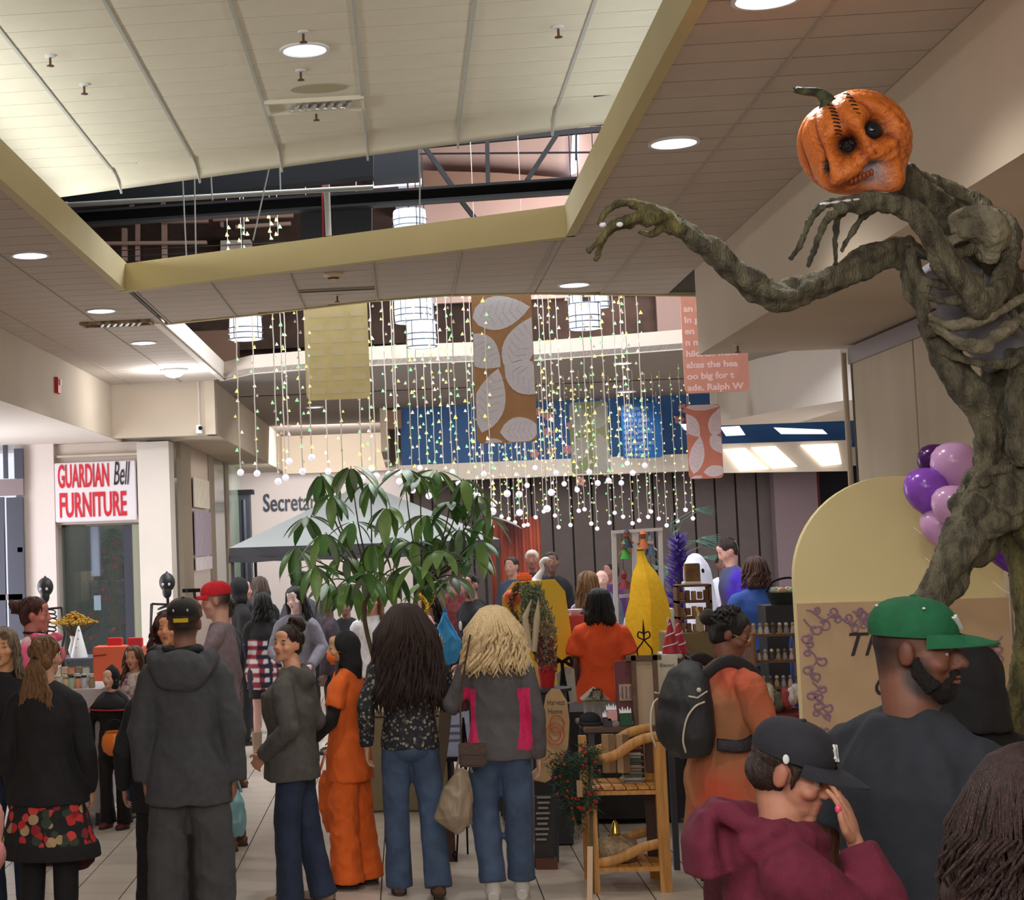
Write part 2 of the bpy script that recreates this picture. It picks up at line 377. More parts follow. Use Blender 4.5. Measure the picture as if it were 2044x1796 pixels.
# floor
m_floor = mat('glazed_floor_tile', (190, 178, 165), .28, var=.05, scale=4, spec=.5)
m_grout = mat('dark_grout', (58, 50, 46), .9)
fl = MB().box((1, 15, -.06), (18, 40, .1)).build('floor', m_grout, kind='structure')
fx0, fp = -1.135, .3055
ft = MB().box((fp/2, fp/2, -.004), (fp-.0075, fp-.0035, .008)).mesh('floor_tile'); ft.materials.append(m_floor)
n_ = 0; rest = MB()
vis = lambda x, y: -.246*y+.0 < x+.15 and x < .21*y+.1
for j in range(0, 90):
    for i in range(-24, 26):
        xa, ya = fx0+i*fp, .1+j*fp
        if ya > 9.0 and ya < 14.0 and vis(xa, ya) and xa < 2.3 and n_ < 300:
            o = link('floor_tile', ft, parent=fl); o.location = (xa, ya, 0); n_ += 1
        else: rest.box((xa+fp/2, ya+fp/2, -.004), (fp-.0075, fp-.0035, .008))
rest.build('floor_tile', m_floor, fl, kind='stuff')
print('floor tiles', n_)
# daylight beyond: back and end walls of the hall so that every view is closed
MB().box((.5, -3.2, 2), (15, .1, 4.4)).build('wall_back', m_wallp, kind='structure')
MB().box((1, 33.2, 2.1), (18, .1, 4.4)).build('wall_far', m_wallp, kind='structure')
# ================================================================ ceiling fittings
m_can = mat('white_can_trim', (225, 228, 232), .5)
m_alum = mat('ridged_aluminium', (210, 212, 215), .25, .9, var=.3, scale=30)
def can(u, v, z, e, r=.113, label='', on=3.2, col=(1, .96, .9)):
    p = onz(u, v, z); t = thing('ceiling_light', label, 'ceiling light', (p.x, p.y, z), 0, None)
    MB().lathe([(r*1.14, .004), (r*1.14, -.012), (r, -.012), (r, .004)], n=28).build('trim_ring', m_can, t, smooth=2)
    MB().lathe([(r*.96, -.006), (r*.6, -.016), (.01, -.02)], n=24).build('lens', mat('lamp_lens_%g' % on, (236, 244, 255), .4, emit=on), t, smooth=True)
    light('ceiling_lamp', 'SPOT', (p.x, p.y, z-.04), e, col, .1, aim=(p.x, p.y, 0), spot=2.4, blend=.6)
can(60, 508, 4.0, 60, label='round recessed light, largest on the low ceiling at the left edge')
can(202, 619, 4.0, 60, label='round recessed light just before the rusty vent at left')
can(286, 683, 4.0, 55, label='round recessed light between rusty vent and glowing dome lamp')
can(1345, 283, 4.0, 75, label='round recessed light left of the pumpkin head')
can(1530, -6, 4.0, 75, label='round recessed light cut by the top edge of the photo')
can(1146, 567, 4.0, 50, label='round recessed light above the right group of lanterns')
can(608, 98, 4.74, 110, label='round ridged light on the high ceiling', on=1.6, r=.12)
can(1243, 724, 4.0, 25, r=.1, label='small light on the far grey ceiling, nearer of two')
can(1250, 781, 4.0, 18, r=.13, on=1.0, label='faint light on the far grey ceiling, just above the blue wall')
can(628, 812, 4.0, 20, r=.12, on=.8, label='faint light on the far grey ceiling behind the left strings')
# glowing dome lamp
p = onz(347, 737, 4.0); t = thing('dome_light', 'glowing dome lamp lighting up the ceiling corner above the furniture shop', 'ceiling light', p)
MB().lathe([(.16, 0), (.16, -.02), (.05, -.03)], n=24).build('base_plate', m_can, t, smooth=2)
MB().lathe([(.12, -.02), (.11, -.05), (.07, -.08), (.01, -.095)], n=24).build('glass_dome', mat('dome_glass', (245, 248, 255), .3, emit=3), t, smooth=True)
light('ceiling_lamp', 'POINT', (p.x, p.y, 3.72), 34, (.95, .96, 1), .08)
# open vent with ridged aluminium and hanging sprinkler, on the high ceiling
def vent(u0, u1, v, z, dep, label, rust=False):
    a, b = onz(u0, v, z), onz(u1, v, z); c = (a+b)/2; w = (b-a).length
    t = thing('ceiling_vent', label, 'ceiling vent', (c.x, c.y, z))
    mf = m_tile_hi if not rust else mat('rusty_white_frame', (150, 130, 100), .8, var=.5, scale=20)
    mb = MB()
    for q in (-1, 1): mb.box((0, q*dep/2, -.01), (w+.02, .018, .03)); mb.box((q*w/2, 0, -.01), (.018, dep, .03))
    mb.build('frame', mf, t)
    MB().box((0, 0, .004), (w, dep, .004)).build('duct_opening', m_black, t)
    for k in range(7):
        MB().tube([(-w*.27+k*w*.09, dep*.25, -.004), (-w*.27+k*w*.09+.03, -dep*.05, -.03), (-w*.27+k*w*.09+.06, -dep*.25, -.012)], .014, 6).build('fin', m_alum, t)
    return t
vent(535, 722, 207, 4.74, .28, 'torn open vent showing ridged aluminium in the high ceiling')
vent(165, 300, 643, 4.0, .22, 'rust stained open vent in the low ceiling at left', True)
a, b = onz(600, 580, 4.0), onz(746, 573, 4.0); c = (a+b)/2
t = thing('slot_diffuser', 'long black slot diffuser in the low ceiling before the yellow banner', 'ceiling vent', (c.x, c.y, 4.0))
MB().box((0, 0, -.004), ((b-a).length, .07, .014)).build('slot', m_black, t)
for q in (-1, 1): MB().box((0, q*.042, -.006), ((b-a).length+.02, .012, .018)).build('lip', m_runner_lo, t)
def small_fitting(u, v, z, kind, label):
    p = onz(u, v, z)
    t = thing(kind, label, 'sprinkler' if kind == 'sprinkler' else 'smoke detector', (p.x, p.y, z))
    if kind == 'sprinkler':
        MB().lathe([(.03, 0), (.03, -.008), (.008, -.012)], n=12).build('collar', m_can, t, smooth=2)
        mb = MB().cyl((0, 0, -.01), (0, 0, -.055), .007); mb.lathe([(.02, -.055), (.022, -.06), (.004, -.063)], n=10); mb.build('nozzle', mat('sprinkler_brass', (110, 80, 60), .4, .6), t)
    else:
        MB().lathe([(.075, 0), (.075, -.012), (.055, -.03), (.03, -.045), (.028, -.06), (.005, -.066)], n=20).build('cover', mat('aged_white_plastic', (216, 196, 170), .5), t, smooth=2)
        MB().lathe([(.045, -.031), (.047, -.036), (.03, -.046)], n=16).build('sensor_ring', m_gap, t)
    return t
small_fitting(605, 63, 4.74, 'sprinkler', 'small sprinkler before the round ridged light')
small_fitting(631, 222, 4.74, 'sprinkler', 'small sprinkler hanging at the torn vent')
small_fitting(100, 111, 4.74, 'sprinkler', 'small sprinkler on the high ceiling, farthest left')
small_fitting(168, 168, 4.74, 'sprinkler', 'small sprinkler on the high ceiling, second from the left')
small_fitting(1114, 53, 4.74, 'sprinkler', 'small sprinkler on the high ceiling near the right ledge')
small_fitting(600, 140, 4.74, 'sprinkler', 'small pale sprinkler between the ridged light and the torn vent')
small_fitting(673, 588, 4.0, 'sprinkler', 'small sprinkler beyond the long black slot diffuser')
small_fitting(1472, 687, 3.35, 'sprinkler', 'small sprinkler under the right bulkhead, beside its far corner')
small_fitting(665, 545, 4.0, 'smoke_detector', 'pale cone shaped smoke detector behind the khaki ledge')
# stained ring on the high ceiling near the torn vent
p = onz(636, 176, 4.74); MB().lathe([(.17, .001), (.17, -.004), (.01, -.004)], n=24, sy=.6).build('water_stain', mat('water_stain', (176, 168, 140), .9), ceil_hi).location = p
# red fire alarm and small camera on the left bulkhead
t = thing('fire_alarm', 'small red fire alarm on the left bulkhead', 'fire alarm', (XW, onz(143, 768, 3.7).y, 3.70))
MB().box((.02, 0, 0), (.04, .16, .16), taper=.9).build('housing', mat('alarm_red', (190, 30, 36), .5), t)
MB().box((.045, 0, .03), (.02, .05, .06)).build('strobe', m_can, t)
p = at(398, 860, 20.2); t = thing('security_camera', 'small white camera on a wire in front of the shop bulkhead', 'camera', p)
MB().cyl((0, 0, .05), (0, 0, .66), .004).build('cord', m_can, t); MB().box((0, 0, .02), (.07, .12, .1), taper=.8).build('housing', m_can, t, smooth=False); MB().cyl((.02, -.07, .03), (.02, -.05, .03), .025).build('lens', m_black, t)
# ================================================================ open roof space over the atrium
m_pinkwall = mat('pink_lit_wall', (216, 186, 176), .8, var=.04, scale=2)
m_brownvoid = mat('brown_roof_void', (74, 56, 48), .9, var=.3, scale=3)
m_stud = mat('pinkish_stud', (190, 158, 144), .8)
m_duct = mat('dark_duct', (44, 47, 54), .6, .1)
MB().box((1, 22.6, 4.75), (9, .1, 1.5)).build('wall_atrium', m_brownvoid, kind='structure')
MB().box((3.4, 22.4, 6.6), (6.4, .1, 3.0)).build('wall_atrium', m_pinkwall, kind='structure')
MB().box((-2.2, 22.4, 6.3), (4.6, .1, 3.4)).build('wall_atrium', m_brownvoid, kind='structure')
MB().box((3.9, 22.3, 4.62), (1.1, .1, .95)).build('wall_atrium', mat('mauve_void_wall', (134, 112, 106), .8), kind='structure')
MB().box((-2.5, 21.9, 4.5), (.9, .3, .6)).build('wall_atrium', mat('brown_void_box', (128, 96, 78), .8), kind='structure')
for x, n_ in ((-4.2, 1), (6.4, 2)): MB().box((x, 16.4, 6), (.1, 12.5, 3.9)).build('wall_atrium', m_brownvoid, kind='structure')
MB().box((1.1, 16.4, 8.2), (10.8, 12.6, .1)).build('ceiling', m_brownvoid, kind='structure')['label'] = 'dark roof deck over the atrium'
MB().box((1.1, 10.2, 6.55), (10.8, .1, 3.4)).build('wall_atrium', m_brownvoid, kind='structure')
mp = MB(); plate(mp, [(842, 340), (1000, 345), (1165, 358), (1165, 372), (842, 372)], 22.0, .3); mp.build('trim_14', mat('tan_void_ledge', (170, 136, 118), .8), kind='structure')
def beam(px, Y, th, name, label, m, cat='beam', group=None):
    mb = MB(); plate(mb, px, Y, th); return solo(mb, name, m, label, cat, group)
beam([(60, 392), (745, 306), (745, 350), (60, 420)], 14.2, .18, 'steel_beam', 'broad dark beam just under the rolled ceiling edge', m_duct)
beam([(745, 303), (838, 296), (838, 350), (745, 357)], 14.62, .3, 'air_duct', 'dark square duct end right of the red pipes', m_duct, 'duct')
beam([(600, 395), (742, 378), (742, 470), (600, 500)], 14.68, .24, 'air_duct', 'large dark duct behind the white and red pipes', m_duct, 'duct')
t = thing('steel_beam', 'long black steel beam crossing the opening at right', 'beam', at(700, 400, 14.5))
for k, (o1, o2) in enumerate(((0, 5), (5, 24), (24, 29))):
    mb = MB(); plate(mb, [(90, 424+o1), (1290, 343+o1), (1290, 343+o2), (90, 424+o2)], 14.5+(.05 if k == 1 else 0), .04 if k == 1 else .16); bw(mb, ('flange', 'web', 'flange')[k], m_black if k == 1 else m_dark, t)
def pipe(pts, Y, r, name, label, m, cat='pipe', caps=True):
    t = thing(name, label, cat, at(*pts[0], Y)); q = [at(u, v, Y) for u, v in pts]
    if cat == 'wire' or name == 'sprinkler_pipe': q.insert(0, Vector((q[0].x, Y, 8.15)))
    if name == 'conduit_pipe': bw(MB().cyl((q[1].x, Y, q[1].z), (q[1].x, Y, 8.15), .006), 'hanger', m, t)
    bw(MB().tube(q, r, 10), 'pipe_run', m, t, smooth=2)
    if caps:
        d = (q[-1]-q[0]).normalized(); bw(MB().cyl(q[0]-d*.0, q[0]+d*.07, r*1.35), 'coupling', m, t, smooth=2)
    return t
pipe([(118, 410), (560, 384), (745, 374)], 14.0, .022, 'conduit_pipe', 'long pale grey pipe under the high ceiling edge', mat('pale_pipe', (176, 178, 172), .5))
pipe([(651, 342), (656, 470)], 14.4, .027, 'drain_pipe', 'vertical white pipe beside the red pipes', mat('white_pipe', (214, 210, 205), .5))
pipe([(642, 305), (645, 472)], 14.5, .01, 'sprinkler_pipe', 'thin red sprinkler pipe left of the white pipe', mat('red_pipe', (150, 30, 36), .5))
pipe([(654, 305), (653, 342)], 14.45, .01, 'sprinkler_pipe', 'short red sprinkler pipe above the white pipe', mat('red_pipe', (150, 30, 36), .5))
for k, (a, b, c, d) in enumerate(((364, 345, 372, 512), (388, 345, 391, 512), (420, 335, 424, 400), (541, 318, 505, 480), (838, 350, 838, 470))):
    pipe([(a, b), (c, d)], 13.6, .006, 'hanger_wire', 'thin hanger wire in the ceiling opening, %s' % ('at the far left', 'second from left', 'short one over the pale pipe', 'slanting one', 'beside the square duct')[k], m_runner, 'wire', False)
# pinkish studs and rails of the unfinished wall at left
for k, (a, b, c, d, w) in enumerate(((274, 425, 274, 520, 4), (327, 425, 328, 520, 5), (248, 455, 248, 520, 5), (442, 420, 443, 452, 3), (483, 435, 484, 458, 3), (262, 402, 262, 418, 4), (325, 402, 325, 418, 4))):
    mb = MB(); plate(mb, [(a-w, b), (a+w, b), (c+w, d), (c-w, d)], 21.4, .08); solo(mb, 'wall_stud', m_stud, 'pale stud of the unfinished wall, %s' % ('second pillar from the left', 'third tall one', 'first tall one', 'short one by the rails', 'short one under the green lights', 'top stub at left', 'top stub further right')[k], 'stud')
for k, (a, b, c, d, w) in enumerate(((330, 441, 415, 440, 3), (425, 436, 585, 428, 4), (470, 452, 580, 445, 3), (200, 485, 412, 483, 3), (470, 412, 560, 408, 4))):
    mb = MB(); plate(mb, [(a, b-w), (c, d-w), (c, d+w), (a, b+w)], 21.3, .08); solo(mb, 'wall_rail', m_stud, 'pale rail of the unfinished wall, %s' % ('left of the green lights', 'behind the green lights', 'lower one behind the green lights', 'lowest at left', 'topmost')[k], 'rail')
# black roof truss at right in front of the pink wall
truss = thing('roof_truss', 'black roof truss of bars and diagonals in front of the pink wall', 'truss', (.9, 19, 5.8))
def strut(u0, v0, u1, v1, Y, w, m, label):
    bw(MB().bar(at(u0, v0, Y), at(u1, v1, Y), w), 'truss_bar', m, truss)
bw(MB().bar((6.3, 19, 6.6), (-4.1, 19, 6.6), .08), 'truss_bar', m_black, truss)
for k, s_ in enumerate(((845, 290, 903, 372, .05), (972, 262, 974, 365, .045), (1112, 268, 1052, 360, .05), (840, 291, 1200, 258, .06), (920, 268, 1200, 240, .07), (838, 307, 1190, 304, .018), (1150, 240, 1150, 320, .02), (912, 390, 948, 436, .05), (1060, 225, 1200, 222, .08), (840, 283, 1200, 262, .03))):
    strut(*s_[:4], 18.2+.1*k, s_[4], m_black, 'black truss bar, %s' % ('left diagonal', 'upright in the middle', 'right diagonal', 'lower long chord', 'upper long chord', 'thin rod across the pink wall', 'thin upright at right', 'short diagonal below the steel beam', 'topmost at the right ledge', 'thin chord under the high ceiling')[k])
beam([(745, 362), (860, 355), (858, 362), (745, 371)], 22.2, .16, 'tube_light', 'white tube light seen above the black steel beam', mat('tube_glow', (230, 235, 255), .4, emit=1.2), 'tube light')
beam([(1145, 262), (1156, 262), (1153, 340), (1140, 345)], 22.2, .16, 'tube_light', 'upright glowing lamp tube against the right ledge', mat('tube_glow', (230, 235, 255), .4, emit=1.2), 'tube light')
beam([(790, 395), (838, 393), (840, 430), (790, 430)], 22.1, .26, 'service_cabinet', 'pale box behind the hanging lantern in the opening', mat('lilac_box', (186, 180, 200), .7), 'cabinet')
beam([(440, 480), (500, 478), (500, 510), (440, 512)], 22.1, .26, 'service_cabinet', 'white box below the green lights in the opening', m_white, 'cabinet')
light('atrium_wall_lamp', 'AREA', (3.2, 19.6, 5.0), 130, (1, .93, .9), 1.6, 1.0, aim=(3.4, 22.4, 6.6))
# ================================================================ lanterns
m_lant = mat('lantern_glow', (226, 234, 255), .5, emit=.95)
m_ring = mat('lantern_ring', (96, 104, 112), .4, .4)
def lantern(u, v0, v1, w, Y, label, top=5.2):
    a, b = at(u, v1, Y), at(u, v0, Y); h = b.z-a.z; r = w/F_*Y/2
    t = thing('hanging_lantern', label, 'lantern', (a.x, Y, a.z), 0, None)
    MB().lathe([(r*.93, 0), (r*.97, .01), (r, h*.5), (r*.97, h-.01), (r*.93, h)], n=28).build('glass_drum', m_lant, t, smooth=2)
    for z in (.005, h*.27, h*.5, h-.005) if h > .2 else (.005, h*.4):
        MB().tube([((r+.006)*math.cos(k*PI/12), (r+.006)*math.sin(k*PI/12), z) for k in range(25)], .006, 6, cap=False).build('ring', m_ring, t, smooth=True)
    for k in range(4): MB().bar(((r+.005)*math.cos(k*PI/2+.9), (r+.005)*math.sin(k*PI/2+.9), 0), ((r+.005)*math.cos(k*PI/2+.9), (r+.005)*math.sin(k*PI/2+.9), h), .008).build('stay', m_ring, t)
    MB().cyl((0, 0, h), (0, 0, 8.16-a.z), .005).build('cord', m_black, t)
lantern(491, 632, 678, 66, 17.0, 'glowing drum lantern at far left of the light curtain')
lantern(824, 592, 644, 72, 17.4, 'glowing drum lantern, upper one right of the yellow banner')
lantern(842, 640, 693, 58, 16.6, 'glowing drum lantern, lower one right of the yellow banner')
lantern(857, 590, 688, 22, 17.9, 'narrow tall lantern behind the pair right of the yellow banner')
lantern(1168, 606, 657, 62, 16.8, 'glowing drum lantern, largest right of the brown leaf banner')
lantern(1153, 588, 650, 26, 17.6, 'narrow lantern behind the largest right hand lantern')
lantern(1198, 588, 614, 36, 17.8, 'small lantern partly hidden by the ceiling, right of the brown leaf banner')
lantern(818, 420, 452, 66, 17.2, 'lantern seen above the khaki ledge in the ceiling opening', 6.6)
# ================================================================ curtain of light strings
def bulb_mat(n, c, e): return mat(n, c, .3, emit=e)
mB = [bulb_mat('bulb_yellow', (232, 222, 110), 1.0), bulb_mat('bulb_green', (140, 222, 150), .9), bulb_mat('bulb_warm', (240, 226, 190), .8), bulb_mat('bulb_dim', (176, 160, 140), .35)]
m_wire = mat('clear_wire', (206, 196, 190), .4, emit=.12)
m_ball = mat('frosted_ball', (238, 236, 250), .3, emit=.55)
def string(u, vb, Y, zt, thick, rb, k):
    if zt > 4.5: Y = 14.96+round((Y-14.96)/.33)*.33; zt = 4.7
    p = at(u, vb, Y); t = thing('light_string', LBL[k], 'string lights', (p.x, p.y, p.z), 0, 'light strings of the %s' % k)
    h = zt-p.z; rnd = random.Random(int(u*7+vb))
    pts = [(.0022*math.sin(i*1.7+u), 0, i*h/24) for i in range(25)]
    MB().tube(pts, thick, 5).build('wire', m_wire, t)
    MB().ell((0, 0, -rb*.7), rb, n=12, m=8).build('ball', m_ball, t, smooth=True)
    mb = MB(); z = .06
    while z < h-.02:
        s = .019*rnd.uniform(.75, 1.15)*(1 if k != 'far row' else .8); mb.mi = rnd.choices((0, 1, 2, 3), HUES[k])[0]
        ox, oy = rnd.uniform(-.03, .03), rnd.uniform(-.03, .03); a = rnd.uniform(0, 2)
        v = [(ox+s*math.cos(a+q*2*PI/3), oy+s*math.sin(a+q*2*PI/3), z) for q in range(3)]+[(ox, oy, z+s*1.7)]
        mb.add(v, [(0, 2, 1), (0, 1, 3), (1, 2, 3), (2, 0, 3)])
        z += rnd.uniform(.05, .13) if k != 'left curtain' else rnd.uniform(.07, .17)
    mb.build('bulbs', mB, t, kind='stuff')
LBL = {'left curtain': 'light string hanging left of the yellow banner or over it, white ball at its end',
       'middle curtain': 'light string hanging around the brown leaf banner, white ball at its end',
       'far row': 'light string of the far row before the blue wall, ending over the dark shutters'}
HUES = {'left curtain': (3, 4, 4, 2), 'middle curtain': (4, 5, 4, 3), 'far row': (4, 4, 3, 5)}
rnd = random.Random(3)
for u, vb in ((480, 938), (513, 940), (555, 956), (570, 948), (577, 916), (604, 936), (622, 908), (655, 936), (684, 940), (723, 950), (742, 930), (751, 945), (776, 942), (792, 938), (797, 956)):
    string(u, vb, rnd.uniform(15.3, 16.6), 5.1, .0055, .032, 'left curtain')
for u, vb in ((824, 975), (838, 930), (856, 985), (870, 962), (886, 948), (903, 938), (915, 960), (942, 999), (953, 985), (966, 942), (983, 1015), (986, 1000), (1012, 980), (1037, 1018), (1036, 982), (1052, 965), (1068, 930), (1092, 1010), (1100, 978), (1110, 940), (1126, 962), (1152, 974), (1176, 938), (1193, 960), (1215, 955), (1252, 921), (1287, 925), (1240, 960), (1263, 940)):
    string(u, vb, rnd.uniform(14.9, 17.6), 5.1, .0042, .034 if vb > 975 else .026, 'middle curtain')
for i in range(29):
    u = 950+i*15.4+rnd.uniform(-5, 5); vb = 1032+12*math.sin(i*1.3)+rnd.uniform(-12, 12)
    string(u, vb, rnd.uniform(20.3, 22.3), 3.99, .0035, .026, 'far row')
grid = thing('cable_grid', 'grid of thin cables over the atrium carrying the light strings', 'cable', (1.1, 16, 4.7))
for k in range(9): y = 14.96+.33*k; MB().tube([(-5.3, y-16, .0), (0, y-16, -.0), (5.3, y-16, .0)], .004, 5).build('cable', m_black, grid)
# a few green bulbs seen through the opening
for k, (u, v) in enumerate(((455, 500), (482, 497), (488, 470), (540, 478), (555, 470))):
    p = at(u, v, 17.5); t = thing('light_string', 'short string of green and yellow bulbs in the opening over the khaki ledge', 'string lights', p, 0, 'strings seen through the ceiling opening')
    MB().cyl((0, 0, 0), (0, 0, 8.15-p.z), .003).build('wire', m_wire, t); mb = MB()
    for q in range(4):
        mb.mi = (0, 1)[(q+k) % 2]; s = .025; ox = .03*math.sin(q*3+k); z = q*.075
        mb.add([(ox+s*math.cos(j*2.1), s*math.sin(j*2.1), z) for j in range(3)]+[(ox, 0, z+s*1.7)], [(0, 2, 1), (0, 1, 3), (1, 2, 3), (2, 0, 3)])
    mb.build('bulbs', mB, t, kind='stuff')
# glowing plates added for the bright patches and reflections over the side hall
wl = mat('reflection_glow', (255, 244, 222), .4, emit=1.1); wl2 = mat('sky_reflection_glow', (226, 240, 255), .4, emit=.95)
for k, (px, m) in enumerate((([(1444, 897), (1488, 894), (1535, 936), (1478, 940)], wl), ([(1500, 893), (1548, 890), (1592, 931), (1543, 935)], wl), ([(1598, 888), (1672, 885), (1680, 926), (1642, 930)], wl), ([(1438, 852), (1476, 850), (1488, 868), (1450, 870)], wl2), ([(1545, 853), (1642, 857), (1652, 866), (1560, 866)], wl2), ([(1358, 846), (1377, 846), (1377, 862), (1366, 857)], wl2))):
    mb = MB(); plate(mb, px, 24.75, .03); mb.build('glow_plate', m, kind='structure')['label'] = 'added glowing plate for a bright reflection over the side hall entrance'
mb = MB(); plate(mb, [(1430, 886), (1700, 878), (1700, 940), (1430, 944)], 24.8, .03); mb.build('trim_20', m_white, kind='structure')
# ================================================================ banners
def rrect(x0, x1, z0, z1, r, top=False):
    P = []
    for cx, cz, a0 in ((x1-r, z0+r, -90), (x1-r, z1-r, 0), (x0+r, z1-r, 90), (x0+r, z0+r, 180)):
        for k in range(5): a = math.radians(a0+k*22.5); P.append((cx+r*math.cos(a), cz+r*math.sin(a)))
    return P
def vplate(mb, P, y0, y1):
    n = len(P); v = [(x, y0, z) for x, z in P]+[(x, y1, z) for x, z in P]
    return mb.add(v, [tuple(range(n)), tuple(range(2*n-1, n-1, -1))]+[(i, n+i, n+(i+1) % n, (i+1) % n) for i in range(n)])
def banner(u0, u1, vt, vb, Y, col, label, ztop=None):
    a = at((u0+u1)/2, vb, Y); w = (u1-u0)/F_*Y; h = (ztop-a.z) if ztop else (vb-vt)/F_*Y
    t = thing('hanging_banner', label, 'banner', (a.x, Y, a.z))
    mb = MB(); vplate(mb, rrect(-w/2, w/2, 0, h, .05), -.008, .008); mb.build('banner_cloth', mat('banner_%02x%02x%02x' % col, col, .8, var=.06, scale=6, trans=0), t)
    zc = (8.16 if Y < 18.5 else 4.0)-a.z
    for q in (-1, 1): MB().cyl((q*w*.4, 0, h-.02), (q*w*.4, 0, zc), .003).build('cord', m_wire, t)
    return t, w, h
m_leafw = mat('banner_leaf_white', (214, 206, 212), .8, var=.08, scale=40, stretch=(1, 1, 6))
m_vein = mat('banner_leaf_vein', (186, 176, 182), .8)
LK = [0]
def leaf_shape(t, cx, cz, L_, wd, ang, w, h, m=m_leafw):
    P = []
    for s in (1, -1):
        for k in range(10) if s > 0 else range(9, -1, -1):
            q = k/9; P.append((-L_/2+L_*q, s*wd/2*math.sin(PI*min(1, q)**.85)**.85 if 0 < k < 9 else 0))
    ca, sa = math.cos(ang), math.sin(ang); seen = []
    for x, z in P:
        X = min(max(cx+x*ca-z*sa, -w/2+.004), w/2-.004); Z = min(max(cz+x*sa+z*ca, .006), h-.004)
        if not seen or (abs(X-seen[-1][0])+abs(Z-seen[-1][1])) > .003: seen.append((X, Z))
    mb = MB(); LK[0] = (LK[0]+1) % 8; dz = -.0004*LK[0]; vplate(mb, seen[::-1], -.0088+dz, -.0081); mb.build('printed_leaf', m, t)
    mb = MB()
    for q in (-.32, -.2, -.08, .04, .16, .28):
        for s in (-1, 1):
            x0, z0 = q*L_, 0; x1, z1 = (q+.1)*L_, s*wd*.36*math.cos(q*2.6)
            a_ = (cx+x0*ca-z0*sa, cz+x0*sa+z0*ca); b_ = (cx+x1*ca-z1*sa, cz+x1*sa+z1*ca)
            if abs(b_[0]) < w/2-.01 and abs(a_[0]) < w/2-.01 and .02 < b_[1] < h-.02: mb.bar((a_[0], -.0092+dz, a_[1]), (b_[0], -.0092+dz, b_[1]), .004, .0008, up=(0, 1, 0))
    if mb.v: mb.build('printed_veins', m_vein, t)
t, w, h = banner(612, 740, 600, 797, 15.4, (230, 210, 152), 'yellow ochre banner with faint woven lines of lettering', 4.5)
m_ln = mat('banner_faint_text', (230, 214, 170), .8)
for k in range(9):
    for q in range(3):
        x0 = -w*.42+q*w*.29+.02*((k*3+q) % 3); MB().box((x0+w*.11, -.0084, .08+k*h/10.2), (w*.2, .001, h*.042)).build('woven_text', m_ln, t)
t, w, h = banner(954, 1072, 590, 884, 15.2, (170, 124, 84), 'brown banner printed with large white leaves', 4.25)
H = 294/F_*15.2
for cx, cz, L_, wd, an in ((-.03, .885, 1.02, .50, .14), (-.36, .62, .80, .50, -.72), (.28, .66, 1.02, .46, 1.12), (-.26, .29, 1.12, .46, 1.28), (.38, .43, .86, .50, -.5), (.24, .08, .72, .40, .05), (-.24, -.01, .34, .2, .3)):
    leaf_shape(t, cx*w, cz*H, L_*w, wd*w*1.15, an, w, h)
def text_banner(u0, u1, vt, vb, Y, col, label, lines, sz, tm, ztop=None):
    t, w, h = banner(u0, u1, vt, vb, Y, col, label, ztop)
    for k, s_ in enumerate(lines): text(s_, 'lettering', tm, t, TR((-w*.46, -.0085, sz*.6+k*sz*1.28), PI/2), sz, .0006, 'LEFT', sx=1.12, bold=.003)
    return t
m_txt = mat('banner_text_pink', (232, 190, 182), .8)
text_banner(1370, 1494, 590, 783, 16.2, (206, 138, 118), 'salmon banner with white typewriter lettering behind the right bulkhead', ['ade. Ralph W', 'oo big for t', 'akes the hea', 'hildren want', 'n n', 'en the', 'In g', 'an big'], .083, m_txt, 4.35)
t, w, h = banner(1143, 1218, 803, 945, 21.0, (160, 166, 126), 'sage green banner printed with pale leaves before the blue wall')
m_leafg = mat('banner_leaf_grey', (186, 186, 176), .8, var=.06, scale=30)
for cx, cz, L_, wd, an in ((-.28, .78, .95, .5, 1.9), (.3, .8, .8, .45, 1.1), (-.25, .35, .8, .45, 1.0), (.32, .3, 1.0, .48, 1.75), (.25, .04, .5, .3, .3)): leaf_shape(t, cx*w, cz*h, L_*w, wd*w, an, w, h, m_leafg)
t, w, h = banner(1377, 1443, 810, 955, 20.4, (208, 128, 106), 'salmon banner printed with white leaves at the end of the blue wall')
m_leafp = mat('banner_leaf_pink', (226, 204, 206), .8, var=.05, scale=30)
for cx, cz, L_, wd, an in ((.0, .97, 1.0, .22, 0), (-.38, .72, .85, .5, -.95), (.4, .76, .9, .5, 1.25), (-.24, .32, 1.15, .44, 1.35), (.4, .45, .7, .42, -.9), (.28, .1, .7, .34, .1), (-.3, .0, .4, .2, .4)): leaf_shape(t, cx*w, cz*h, L_*w, wd*w, an, w, h, m_leafp)
tb, w, h = banner(1245, 1322, 806, 914, 24.6, (28, 92, 156), 'blue banner with pale lettering on the blue wall')
m_tb = mat('banner_text_blue', (128, 152, 200), .7)
for k, s_ in enumerate(['the only to', 'was they an', 'mea small tm', 'sons  ave', 'more beautif', 'good  less', 'with a great', 'see in this', 'but you can']):
    text(s_, 'lettering', m_tb, tb, TR((-w*.45, -.011, .05+k*.083), PI/2), .083, .002, 'LEFT', sx=.92, bold=.003)
